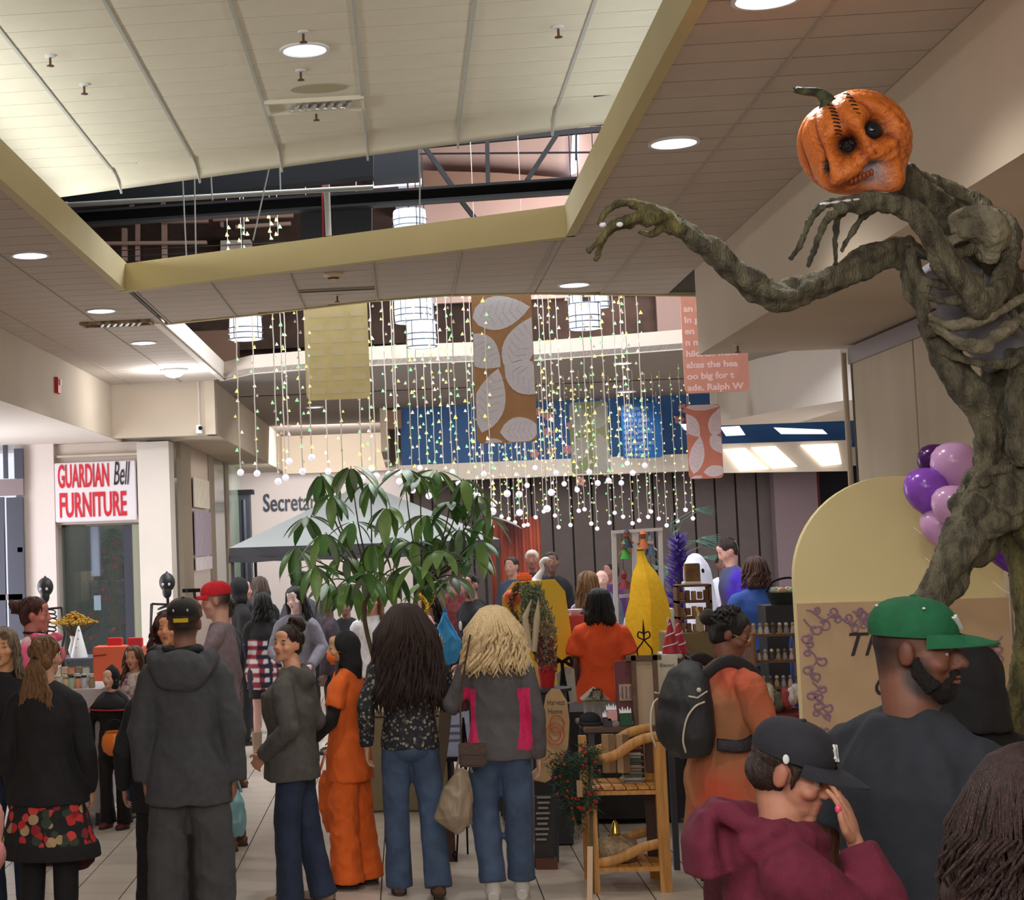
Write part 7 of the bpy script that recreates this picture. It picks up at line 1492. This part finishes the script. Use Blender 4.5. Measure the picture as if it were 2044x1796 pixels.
# wooden rack
WD = mat('honey_pine', (198, 146, 78), .5, c2=(170, 116, 58), scale=7, stretch=(6, 6, .6)); YR = 10.0
xl, xr_ = at(1188, 1740, YR).x, at(1328, 1740, YR).x; t = thing('wooden_rack', 'honey coloured wooden rack with curved rails and two shelves', 'shelf', ((xl+xr_)/2, YR+.2, 0)); b0 = t.location; w = (xr_-xl)/2; D_ = .2
for sx_ in (-1, 1):
    for sy_ in (-1, 1): hz = .84 if sx_ > 0 else (.5 if sy_ < 0 else .84); MB().box((sx_*w, sy_*D_, hz/2), (.045 if sx_ < 0 else .065, .045, hz)).build('post', WD, t)
for sy_ in (-1, 1):
    for z0, z1, nm in ((.74, .88, 'curved_rail'), (.16, .28, 'curved_rail')):
        P = cr([V(-w-.0, sy_*D_-.0, z0), V(-w*.3, sy_*D_, z0+.03), V(w*.4, sy_*D_, z1-.03), V(w+.02, sy_*D_, z1)], 5); MB().tube(P, [(.028, .012)]*len(P), 10).build(nm, WD, t, smooth=2)
    for z in (.56, .13): MB().bar((-w, sy_*D_, z), (w, sy_*D_, z), .03, .022).build('shelf_rail', WD, t)
for z in (.57, .125):
    for k in range(6): MB().box((-w+.03+k*(2*w-.06)/5, 0, z+.012), ((2*w-.06)/5-.008, 2*D_, .012)).build('shelf_slat', WD, t)
def onr(u): return at(u, 1700, YR).x
t = thing('bell_ornament', 'gold bell on a round wicker basket, bottom shelf of the rack', 'ornament', (onr(1238), YR+.2, .145)); MB().lathe([(.11, 0), (.135, .05), (.12, .11), (.05, .14), (.01, .145)], n=24).build('wicker_dome', mat('wicker_grey', (150, 130, 104), .9, var=.3, scale=40, bump=.6), t, smooth=True); MB().lathe([(.032, .14), (.03, .16), (.02, .19), (.016, .215), (.004, .23)], n=16).build('bell', mat('gold_metal', (200, 170, 90), .2, .9), t, smooth=True)
for k in range(4): MB().tube([V((k-1.5)*.02, -.02, .12), V((k-1.5)*.03, -.03, .155)], .006, 5).build('gold_bead', mat('gold_metal', (200, 170, 90), .2, .9), t)
for k, (u, c_) in enumerate(((1210, (150, 120, 84)), (1222, (120, 96, 70)), (1238, (160, 130, 96)), (1250, (110, 80, 56)))): t, w_, h_ = box_thing('picture_slat', 'upright wooden picture slat on the rack shelf, %s' % ('leftmost', 'second', 'third', 'fourth')[k], 'frame', u-5, u+5, 1466, 1543, YR+.12, .04, mat('slat_%d' % k, c_, .7), bev=.003)
for k in range(6): z = .585+k*.036; c_ = ((170, 168, 160), (120, 124, 110), (176, 150, 130), (90, 110, 96), (190, 180, 170), (120, 60, 56))[k]; t = thing('folded_cloth', 'folded cloth in the pile on the rack, %s' % ('bottom', 'second from bottom', 'third from bottom', 'fourth from bottom', 'fifth from bottom', 'topmost')[k], 'cloth', (onr(1280), YR+.25, z), 0, 'folded cloths on the rack'); link('cloth_fold', bmesh_soft(MB().box((0, 0, .017), (.12, .16, .032)).mesh(), .012), mat('fold_%d' % k, c_, .85), t, smooth=2); MB().box((0, -.081, .017), (.11, .006, .004)).build('edge', m_gap, t)
t, w_, h_ = box_thing('brown_board', 'dark brown board at the right end of the rack shelf', 'board', 1290, 1312, 1460, 1543, YR+.15, .03, mat('dark_brown_board', (66, 40, 32), .6)); t, w_, h_ = box_thing('brown_board', 'dark brown board behind the bell, bottom shelf of the rack', 'board', 1294, 1318, 1570, 1712, YR+.3, .03, mat('dark_brown_board', (66, 40, 32), .6))
# table right behind the rack with goods
table('stall_table', 'low table behind the wooden rack holding signs and boxes', 1160, 1345, 10.6, .6, .86, mat('brown_table', (88, 66, 52), .6))
zt = .86
t, w_, h_ = box_thing('maroon_sign', 'maroon leaning sign with a pale square', 'sign', 1232, 1275, 1318, 1440, 10.75, .03, mat('maroon_sign', (104, 48, 56), .6)); MB().box((0, -.02, h_*.48), (w_*.74, .008, h_*.27)).build('pale_square', mat('pale_label', (166, 142, 126), .7, var=.15, scale=30), t)
for k in range(4): MB().box(((k-1.5)*w_*.16, -.026, h_*.48), (.008, .003, h_*.2)).build('stroke', mat('stroke', (110, 84, 74), .7), t)
t, w_, h_ = box_thing('framed_board', 'pale board in a rough brown frame beside the backpack', 'frame', 1270, 1306, 1312, 1455, 10.7, .04, mat('pale_board', (178, 156, 132), .7)); bf = mat('rough_brown_frame', (100, 76, 58), .8, var=.2, scale=20)
for x in (-w_/2, w_/2): MB().box((x, -.02, h_/2), (.028, .05, h_+.04)).build('frame_side', bf, t)
for z in (0, h_): MB().box((0, -.02, z), (w_+.08, .05, .03)).build('frame_rail', bf, t)
t = thing('candle_holder', 'black wire scroll candle holder on the framed board', 'candle holder', (at(1287, 1305, 10.72).x, 10.72, at(1287, 1310, 10.72).z))
for q in (-1, 1): MB().tube(cr([V(q*.04, 0, 0), V(q*.045, 0, .04), V(q*.015, 0, .08), V(q*.0, 0, .1), V(q*-.035, 0, .12), V(-q*.03, 0, .15), V(0, 0, .14)], 4), .005, 6).build('scroll', m_black, t, smooth=True)
MB().lathe([(.004, .1), (.008, .15), (.001, .23)], n=10).build('spike', m_black, t); MB().box((0, 0, .003), (.1, .04, .006)).build('foot', m_black, t)
t, w_, h_ = box_thing('white_sign', 'white sign with small lettering behind the backpack', 'sign', 1314, 1352, 1306, 1422, 11.0, .02, mat('off_white_sign', (196, 188, 172), .7)); text('Blessed', 'lettering', mat('grey_letter', (120, 114, 104), .7), t, TR((0, -.012, h_*.82), PI/2), .03, .002)
t, w_, h_ = box_thing('lantern_house', 'grey wooden lantern house with wreath on its roof', 'lantern', 1170, 1212, 1396, 1450, 10.85, .12, mat('grey_wash_wood', (146, 136, 120), .8, var=.15, scale=20))
MB().add([(-w_/2-.02, -.08, h_), (w_/2+.02, -.08, h_), (0, -.08, h_+.07), (-w_/2-.02, .08, h_), (w_/2+.02, .08, h_), (0, .08, h_+.07)], [(0, 1, 2), (5, 4, 3), (0, 2, 5, 3), (1, 4, 5, 2), (0, 3, 4, 1)]).build('roof', mat('grey_wash_wood', (146, 136, 120), .8), t)
for k in range(3): MB().box((-w_*.3+k*w_*.3, -.065, h_*.48), (w_*.2, .01, h_*.7)).build('pane', mat('grey_pane', (112, 108, 112), .4), t)
mb = MB()
for i in range(60): a = rd.uniform(0, 6.28); q = V(.035*math.cos(a), -.09, h_+.035+.03*math.sin(a)); mb.tube([q, q+V(rd.uniform(-.02, .02), -.015, rd.uniform(-.02, .02))], [.004, .001], 3)
mb.build('sprig', mat('wreath_green', (62, 72, 44), .8), t, kind='stuff')
for u0, u1, v0, v1, c_, lb in ((1212, 1232, 1418, 1440, (214, 160, 160), 'pink gift bag on the low table'), (1238, 1262, 1424, 1450, (38, 84, 60), 'green gift bag with white tissue on the low table'), (1205, 1222, 1432, 1452, (60, 56, 66), 'dark gift box on the low table')):
    t, w_, h_ = box_thing('gift_bag', lb, 'gift bag', u0, u1, v0, v1, 10.65, .05, mat('gift_%02x%02x' % (c_[0], c_[1]), c_, .5)); mb = MB(); [mb.tube([V((k-2)*w_*.18, 0, h_), V((k-2)*w_*.22, .01, h_+.03+.01*(k % 2))], [.012, .002], 5) for k in range(5)]; mb.build('tissue', m_can, t)
p = at(1187, 1470, 10.55); t = thing('black_hat', 'round black knit hat at the left end of the low table', 'hat', (p.x, 10.78, .86)); mb = MB(); mb.ell((0, 0, .03), (.07, .07, .05)); link('hat_body', blob(mb, .01, 1), blackc, t, smooth=True); MB().lathe([(.075, 0), (.078, .012), (.07, .02)], n=20).build('hat_rim', black2, t, smooth=2)
# garland of pine with berries
t = thing('pine_garland', 'green pine garland with red berries hanging at the left of the rack', 'garland', (at(1150, 1640, 9.9).x, 9.9, at(1150, 1655, 9.9).z)); b0 = t.location; mb = MB(); mr = MB()
path = cr([at(1108, 1515, 9.9), at(1150, 1530, 9.9), at(1178, 1500, 9.92), at(1180, 1560, 9.88), at(1165, 1610, 9.88), at(1128, 1590, 9.9), at(1120, 1540, 9.9), at(1150, 1648, 9.9)], 8)
for i in range(1500): q = rd.choice(path)-b0+V(rd.uniform(-.05, .05), rd.uniform(-.05, .05), rd.uniform(-.05, .05)); d = V(rd.uniform(-1, 1), rd.uniform(-1, 1), rd.uniform(-1, .6)).normalized()*.05; x = d.orthogonal().normalized()*.0035; mb.add([q-x, q+x, q+d], [(0, 1, 2)])
for i in range(34): q = rd.choice(path)-b0+V(rd.uniform(-.05, .05), -.06, rd.uniform(-.05, .05)); mr.ell(q, .008, n=7, m=5)
mb.build('needles', mat('pine_green', (34, 62, 42), .8), t, kind='stuff'); mr.build('berries', mat('red_berry', (170, 24, 30), .3), t, kind='stuff'); MB().tube([q-b0 for q in path], .008, 6).build('wire_core', m_br, t)
MB().box((at(1157, 1570, 9.8).x-b0.x, -.08, at(1157, 1575, 9.8).z-b0.z), (.03, .02, .09)).build('tag', mat('kraft_tag', (150, 126, 96), .8), t)
solo(MB().bar((at(1176, 1620, 9.98).x, 9.98, 0), (at(1176, 1500, 9.98).x, 9.98, .8), .02), 'garland_post', m_br, 'thin post holding the pine garland', 'post')
mb = MB(); mb.bar(at(1178, 1690, 9.85), (at(1172, 1752, 9.7).x, 9.62, .02), .03, .012); solo(mb, 'wood_offcut', mat('pale_offcut', (190, 160, 130), .7), 'pale wood strip leaning at the left foot of the rack', 'wood strip')
# painted paddle board and narrow sign
def leaner(name, label, px, Y, th, m, cat='sign'):
    mb = MB(); plate(mb, px, Y, th); P = [at(u, v, Y) for u, v in px]; c_ = sum((p.x for p in P))/len(P); t = thing(name, label, cat, (c_, Y, min(p.z for p in P))); bw(mb, 'board', m, t); return t
pts = [(1085, 1420), (1090, 1388), (1102, 1374), (1118, 1376), (1132, 1400), (1137, 1440), (1134, 1490), (1122, 1520), (1103, 1540), (1100, 1555), (1088, 1562), (1066, 1557), (1062, 1542), (1076, 1528), (1082, 1500)]
t = leaner('painted_paddle', 'pale wooden paddle shaped sign painted with a pumpkin', pts, 10.9, .02, mat('birch_board', (196, 164, 120), .6, c2=(176, 140, 98), scale=6)); b0 = t.location
for k, (u, v, r_) in enumerate(((1108, 1465, 18), (1108, 1465, 11), (1112, 1445, 14))):
    c_ = at(u, v, 10.88)-b0; MB().tube([V(c_.x+r_*.0032*math.cos(a*PI/9), -.012, c_.z+r_*.0032*1.2*math.sin(a*PI/9)) for a in range(19)], .0035, 5, cap=False).build('painted_pumpkin', mat('painted_orange', (196, 96, 62), .6), t)
text('Harvest', 'lettering', m_ink, t, Matrix.Translation(at(1110, 1402, 10.87)-b0)@TR((0, 0, 0), PI/2), .05, .001, sx=.7); text('Home', 'lettering', m_ink, t, Matrix.Translation(at(1108, 1420, 10.87)-b0)@TR((0, 0, 0), PI/2), .045, .001, sx=.8)
solo(MB().bar((at(1100, 1500, 10.96).x, 10.937, 0), (at(1108, 1400, 10.96).x, 10.937, .95), .03), 'board_post', m_dark, 'dark post behind the painted paddle sign', 'post')
t = leaner('narrow_sign', 'narrow black standing sign with lines of pale lettering', [(1066, 1562), (1110, 1562), (1104, 1705), (1066, 1705)], 10.75, .03, mat('black_chalkboard', (48, 46, 48), .7)); t.location.z = 0; b0 = t.location
for k in range(9): q = at(1086-k*.6, 1592+k*10.5, 10.73); MB().box((q.x-b0.x, -.006, q.z), (.085-.012*(k % 3), .004, .012)).build('letter_line', mat('chalk_letter', (150, 146, 134), .8), t)
MB().box((0, .0, .03), (.13, .1, .06)).build('foot', mat('brown_foot', (96, 54, 40), .6), t)
t = leaner('planter_board', 'white sign with black ribbon bow standing on the centre stall', [(1110, 1345), (1128, 1330), (1146, 1335), (1152, 1400), (1135, 1405), (1118, 1395)], 11.9, .02, mat('grey_white_board', (170, 164, 150), .7)); b0 = t.location
for q in (-1, 1): MB().tube(cr([at(1122, 1322, 11.85)-b0, at(1122+q*16, 1312, 11.83)-b0, at(1122+q*18, 1328, 11.83)-b0, at(1122, 1323, 11.85)-b0, at(1126+q*8, 1400, 11.87)-b0], 4), [(.012, .003)]*17, 6).build('ribbon', m_black, t)
solo(MB().bar((at(1130, 1400, 11.93).x, 11.95, 0), (at(1130, 1350, 11.93).x, 11.95, 1.1), .03), 'sign_post', m_dark, 'dark post behind the white sign with bow', 'post')
# boards between the two women
t = leaner('leaning_plank', 'dark brown plank leaning between the long haired and the blond woman', [(880, 1392), (906, 1380), (896, 1480), (872, 1660), (856, 1660)], 11.2, .03, mat('umber_plank', (92, 78, 66), .7), 'plank')
t, w_, h_ = box_thing('lettered_display', 'pale blue lettered panel between the two women with long hair', 'panel', 884, 936, 1405, 1512, 12.2, .03, mat('pale_blue_print', (170, 178, 206), .5, var=.08, scale=10)); MB().box((0, -.02, -.012), (w_+.04, .06, .025)).build('ledge', m_black, t)
for x in (-1, 1): MB().bar((x*w_*.3, .1, -.75), (x*w_*.3, 0, 0), .02).build('stand_leg', m_black, t)
for k, z in enumerate((.22, .17, .12)): MB().box((0, -.017, z), (w_*.7, .004, .015)).build('letter_line', mat('slate_letter', (96, 104, 140), .7), t)
t, w_, h_ = box_thing('wooden_crate', 'dark brown crate on the floor between the two women', 'crate', 862, 905, 1592, 1692, 11.0, .3, mat('crate_brown', (70, 50, 40), .8, var=.2)); t.location.z = 0
t = thing('easel', 'thin black easel standing behind the beige plastic bag', 'easel', (at(935, 1680, 11.0).x, 11.0, 0))
for q in ((-.08, 0), (.08, 0), (0, .25)): MB().tube([V(q[0], q[1], 0), V(0, 0, .9)], .007, 6).build('leg', m_black, t)
MB().tube(cr([V(-.09, 0, .02), V(-.1, -.02, .05), V(-.08, -.03, .07)], 4), .006, 6).build('hook', m_black, t)
t, w_, h_ = box_thing('white_storage_box', 'white plastic box under the centre stall behind the garland', 'box', 1096, 1142, 1600, 1662, 11.6, .35, mat('frosted_plastic', (188, 184, 198), .4)); t.location.z = 0
# blue tote bag
solo(MB().box((at(1150, 1250, 14.9).x, 15.0, at(1150, 1262, 14.9).z/2), (.3, .3, at(1150, 1262, 14.9).z-.01)), 'pedestal', m_dark, 'dark pedestal under the red crate', 'stand')
limp_bag('bright blue tote bag with a faded print, held up at the centre', [at(888, 1222, 13.9), at(889, 1245, 13.9), at(888, 1275, 13.9), at(890, 1300, 13.9), at(900, 1325, 13.9)], [(.015, .012), (.05, .03), (.13, .05), (.13, .055), (.05, .03)], mat('sky_blue_bag', (46, 160, 232), .45, c2=(70, 150, 226), scale=5), 'tote_bag', handles=((-.01, 0, .04), (.01, 0, .04)))
# olive crate with shelf of candles
t, w_, h_ = box_thing('olive_cabinet', 'olive box counter under the brown display shelf', 'counter', 1345, 1440, 1262, 1500, 13.6, .5, mat('olive_counter', (132, 116, 78), .7)); t.location.z = 0
sh_ = thing('display_shelf', 'brown wooden three tier display shelf with small goods', 'shelf', (at(1386, 1260, 13.8).x, 13.8, at(1386, 1264, 13.8).z)); b0 = sh_.location; bwn = mat('brown_shelf_wood', (112, 78, 50), .7, var=.15)
hh = at(1386, 1168, 13.8).z-b0.z; ww = .25
for x in (-ww/2, ww/2): MB().box((x, 0, hh/2), (.02, .18, hh)).build('side', bwn, sh_)
for k in range(4): MB().box((0, 0, k*hh/3), (ww+.02, .18, .018)).build('shelf', bwn, sh_)
for r_ in range(3):
    for k in range(5): q = b0+V(-ww*.38+k*ww*.19, -.05, r_*hh/3+.009); t = thing('wooden_block', 'small wooden block in the brown display shelf', 'block', q, 0, 'blocks in the brown display shelf'); link('block', bmesh_soft(MB().box((0, 0, .04), (.034, .05, .08-.012*((k+r_) % 3))).mesh(), .003), mat('block_%d' % (k % 3), ((150, 108, 66), (120, 84, 54), (172, 136, 92))[k % 3], .7), t)
t, w_, h_ = box_thing('gold_box', 'brown gold box standing on top of the display shelf', 'box', 1370, 1397, 1124, 1163, 13.85, .1, mat('brown_gold_box', (126, 92, 50), .5, var=.3, scale=14)); 
t, w_, h_ = box_thing('bottle_card', 'small bottle with cream label before the display shelf', 'bottle', 1391, 1404, 1228, 1262, 13.62, .04, mat('cream_label', (190, 176, 140), .5), bev=.01); MB().cyl((0, 0, h_), (-.02, 0, h_+.06), .01).build('candle', mat('cream_candle', (232, 214, 140), .5), t)
box_thing('white_cloth_riser', 'white covered riser under the gold box', 'riser', 1366, 1400, 1160, 1170, 13.84, .14, m_can)
# inflatable ghost
t = thing('inflatable_ghost', 'white inflatable ghost with round head behind the display shelf', 'inflatable', (at(1402, 1250, 16.0).x, 16.0, 0)); mb = MB(); R_ = .115
mb.tube([(0, 0, 0), (.03, 0, .5), (.05, 0, 1.0), (.0, 0, 1.4), (-.02, 0, 1.62), (-.03, 0, 1.72), (-.03, 0, 1.79), (-.03, 0, 1.825)], [.22, .2, .17, .14, .125, .11, .07, .02], 20, up=(1, 0, 0)); mb.ell((.12, -.02, 1.12), (.12, .08, .06)); me = blob(mb, .018, 2); folds(me, .012, 14); link('ghost_body', me, mat('inflated_nylon', (232, 232, 248), .4, emit=.12), t, smooth=True)
for q in (-1, 1): MB().ell((-.03+q*.04, -.115, 1.66), (.014, .01, .022)).build('eye_patch', m_black, t, smooth=True)
# purple tinsel tree, teal palm
t = thing('purple_tree', 'dark purple feathery tree behind the display shelf', 'tree', (at(1362, 1240, 17.0).x, 17.0, 0)); mb = MB(); MB().cyl((0, 0, 0), (0, 0, 1.8), .02).build('trunk', m_dark, t)
for i in range(500): z = rd.uniform(.7, 1.98); r_ = .03+.13*(2.0-z); a = rd.uniform(0, 6.28); q = V(r_*math.cos(a)*rd.random(), r_*math.sin(a)*rd.random(), z); mb.tube([q, q+V(.08*math.cos(a), .08*math.sin(a), .05)], [.012, .002], 3)
mb.build('tinsel', mat('purple_tinsel', (66, 36, 130), .5), t, kind='stuff')
t = thing('palm_plant', 'pale teal fan leaved plant before the dark shutters', 'plant', (at(1345, 1200, 21.2).x, 21.2, 0)); MB().tube(cr([V(0, 0, 0), V(.03, 0, 1.0), V(0, 0, 1.9)], 5), .03, 8).build('trunk', m_br, t, smooth=True); MB().lathe([(.2, 0), (.26, .4), (.24, .42)], n=20).build('pot', m_dark, t, smooth=2)
for k in range(16):
    a = rd.uniform(-.4, 2.2) if k % 3 else rd.uniform(0, 6.28); c0 = V(0, 0, 1.3+.06*k*.9); e_ = c0+V(.42*math.cos(a), -.12, .1+.1*math.sin(k)); mb = MB()
    for j in range(9): d = V(math.cos(a)*.9+(j-4)*.02, (j-4)*.1, .12-(abs(j-4))*.09).normalized()*.24; x = V(0, .012, .01); mb.add([e_-x, e_+x, e_+d], [(0, 1, 2)]); mb.add([e_+d*.2-V(0, 0, .014), e_+d*.2+V(0, 0, .014), e_+d], [(0, 1, 2)])
    mb.tube([c0, e_], .006, 4); mb.build('frond', mat('teal_frond', (104, 134, 124), .6), t)
# window frame with hanging dolls
t = thing('doll_display', 'white wooden double window frame hung with small dolls', 'frame', (at(1272, 1230, 15.9).x, 15.9, 0)); b0 = t.location; wf = mat('chalky_white_wood', (206, 200, 194), .7)
def fbar(u0, v0, u1, v1, w_): bw(MB().bar(at(u0, v0, 15.9), at(u1, v1, 15.9), w_, .03), 'frame_bar', wf, t)
fbar(1221, 1062, 1322, 1056, .045); fbar(1225, 1062, 1238, 1490, .04); fbar(1268, 1060, 1272, 1489, .055); fbar(1318, 1057, 1328, 1487, .035); fbar(1236, 1190, 1326, 1184, .04)
for k, (u, v, cb, ch, lb) in enumerate(((1248, 1100, (196, 90, 60), (60, 150, 50), 'small green doll with orange hat hanging in the left window frame'), (1298, 1092, (226, 200, 180), (70, 90, 110), 'small pale faced doll with blue skirt hanging in the right window frame'), (1284, 1080, (150, 84, 50), (190, 100, 50), 'small brown owl hanging in the right window frame'), (1252, 1078, (170, 90, 40), (40, 40, 60), 'tiny dark figure hanging at the top of the left window frame'), (1300, 1150, (120, 80, 60), (110, 66, 50), 'brown teddy like figure low in the right window frame'), (1246, 1160, (150, 50, 50), (130, 44, 44), 'dark red stocking low in the left window frame'))):
    q = at(u, v, 15.86); d_ = thing('hanging_doll', lb, 'doll', q); MB().ell((0, 0, .05), (.03, .025, .03), n=12, m=8).build('head', mat('doll_a%d' % k, cb, .7), d_, smooth=True); MB().lathe([(.05, -.07), (.03, .0), (.012, .03)], n=14).build('dress', mat('doll_b%d' % k, ch, .7), d_, smooth=2); MB().lathe([(.032, .065), (.01, .1), (.002, .11)], n=12).build('hat', mat('doll_b%d' % k, ch, .7), d_, smooth=2)
    for s_ in (-1, 1): MB().tube([(s_*.025, 0, .0), (s_*.055, 0, -.03)], .008, 6).build('arm', mat('doll_a%d' % k, cb, .7), d_)
    zt_ = at(u, 1058, 15.9).z-q.z; MB().cyl((0, 0, .08), (0, .03, max(.12, zt_)), .002).build('string', m_black, d_)
# white cabinets and red cones behind the banana costume
t, w_, h_ = box_thing('white_cabinet', 'narrow white cabinet right of the banana costume', 'cabinet', 1320, 1343, 1165, 1480, 15.2, .3, wf); t.location.z = 0
for k in range(4): MB().box((0, -.155, h_-.1-k*.16), (w_*.8, .01, .12)).build('drawer', wf, t)
for k, (u, lb) in enumerate(((1340, 'red and white cone ornament left of the olive counter'), (1356, 'red cone ornament standing against the display shelf'))): q = at(u, 1300, 13.3+.1*k); t = thing('cone_ornament', lb, 'ornament', (q.x, q.y, at(u, 1303, q.y).z)); MB().lathe([(.07, 0), (.005, .26), (.001, .262)], n=18).build('cone', mat('red_cone', (186, 40, 56), .5), t, smooth=2); MB().tube([V(.068*math.cos(a*.5)*(1-a/40), .068*math.sin(a*.5)*(1-a/40), a*.0063+.006) for a in range(36)], .007, 5).build('spiral_band', m_can, t)
table('side_table', 'small table under the red and white cones', 1325, 1362, 13.2, .35, at(1345, 1304, 13.3).z, wf)
# tub with grey bowl and purple pack left of the braided person
t, w_, h_ = box_thing('red_crate', 'red crate with bowls left of the person in orange', 'crate', 1135, 1166, 1228, 1260, 14.9, .2, mat('red_crate', (186, 60, 50), .6)); MB().lathe([(.03, h_), (.07, h_+.05), (.065, h_+.05), (.028, h_+.01)], n=18).build('bowl', m_can, t, smooth=2)
# ---- right stall with tiers of goods
table('stall_table', 'long table of the right stall piled with ornaments', 1490, 1612, 11.4, .9, .82, m_dark); draped('dark red tablecloth of the right stall', 1488, 1614, 11.4, .9, .82, mat('wine_cloth', (120, 34, 44), .8), .75)
t = thing('tiered_shelf', 'three tiered wooden shelf on the right stall', 'shelf', (at(1552, 1400, 12.0).x, 12.0, .83))
for k in range(3): MB().box((0, .0-.12+.12*k, .13+k*.17), (.36, .14, .016)).build('tier', bwn, t)
for x in (-.17, .17): MB().box((x, 0, .25), (.016, .38, .5)).build('side', bwn, t)
b0 = t.location; oc = [(214, 200, 176), (170, 140, 110), (120, 96, 80), (200, 190, 190), (150, 150, 150), (190, 160, 120), (96, 80, 76), (210, 180, 170)]
for r_ in range(3):
    for k in range(8):
        q = b0+V(-.155+k*.044, -.13+.12*r_, .138+r_*.17); t = thing('ornament', 'small ornament figure on the three tiered shelf, right stall', 'ornament', q, 0, 'ornaments on the tiered shelf'); c_ = oc[(k*3+r_*5) % 8]
        MB().lathe([(.015, 0), (.018, .02), (.01, .045), (.012, .05)], n=10).build('body', mat('orn_%d' % ((k*3+r_*5) % 8), c_, .5), t, smooth=2); MB().ell((0, 0, .062), .013, n=9, m=6).build('head', mat('orn_%d' % ((k*5+r_) % 8), oc[(k*5+r_) % 8], .5), t, smooth=True)
for k in range(22):
    u = 1500+(k % 6)*17+rd.uniform(-5, 5); Yk = 11.5+(k//6)*.12; q = at(u, 1400, Yk); c_ = ((170, 40, 54), (206, 150, 150), (196, 186, 160), (90, 84, 70), (150, 60, 60), (206, 200, 200))[k % 6]
    t = thing('soft_toy', 'small cloth figure in the heap on the right stall', 'toy', (q.x, Yk, .83+.02*(k % 3)), rd.uniform(0, 6), 'heap of cloth figures on the right stall'); mb = MB(); mb.ell((0, 0, .045), (.045, .035, .045), n=10, m=7); mb.ell((0, 0, .1), (.03, .028, .03), n=10, m=7)
    for s_ in (-1, 1): mb.ell((s_*.045, 0, .06), (.02, .014, .03), n=7, m=5)
    link('toy_body', blob(mb, .011, 1), mat('toy_%d' % (k % 6), c_, .85), t, smooth=True)
t = thing('hamper_basket', 'dark wire basket of pale eggs and greenery behind the right stall', 'basket', (at(1568, 1200, 13.2).x, 13.2, at(1568, 1205, 13.2).z)); MB().lathe([(.1, 0), (.14, .09), (.145, .09), (.105, -.005)], n=20).build('basket_shell', mat('dark_green_wire', (38, 48, 42), .7), t, smooth=2); MB().tube(cr([V(-.14, 0, .09), V(-.08, 0, .17), V(.06, 0, .19), V(.14, 0, .09)], 5), .008, 6).build('handle', m_black, t, smooth=True)
for k in range(6): MB().ell((.08*math.cos(k*1.05), .08*math.sin(k*1.05), .1), (.035, .03, .028), n=10, m=7).build('egg', mat('egg_%d' % (k % 3), ((196, 214, 196), (220, 180, 150), (170, 200, 150))[k % 3], .4), t, smooth=True)
solo(MB().box((at(1568, 1200, 13.2).x, 13.2, t.location.z/2), (.36, .3, t.location.z-.01)), 'pedestal', m_dark, 'dark pedestal under the basket of eggs', 'stand')
mb = MB(); mb.tube(cr([at(1597, 1195, 12.6), at(1592, 1240, 12.6), at(1584, 1285, 12.6)], 4)+[Vector((at(1584, 1300, 12.6).x, 12.6, 0))], [(.03, .02)]*5+[(.05, .03)]*5, 10); solo(mb, 'blue_banner_cloth', mat('royal_blue_cloth', (40, 74, 170), .7), 'royal blue cloth hanging at the left edge of the cream arch', 'cloth', smooth=True)
t = thing('chair', 'dark chair leg seen left of the burgundy hoodie', 'chair', (at(1402, 1720, 10.3).x+.2, 10.5, 0))
for sx_ in (-1, 1):
    for sy_ in (-1, 1): MB().box((sx_*.2, sy_*.2, .22), (.025, .025, .44)).build('leg', m_black, t)
link('seat', bmesh_soft(MB().box((0, 0, .455), (.43, .43, .04)).mesh(), .01), m_black, t); MB().box((0, .2, .75), (.42, .03, .35)).build('backrest', m_black, t)
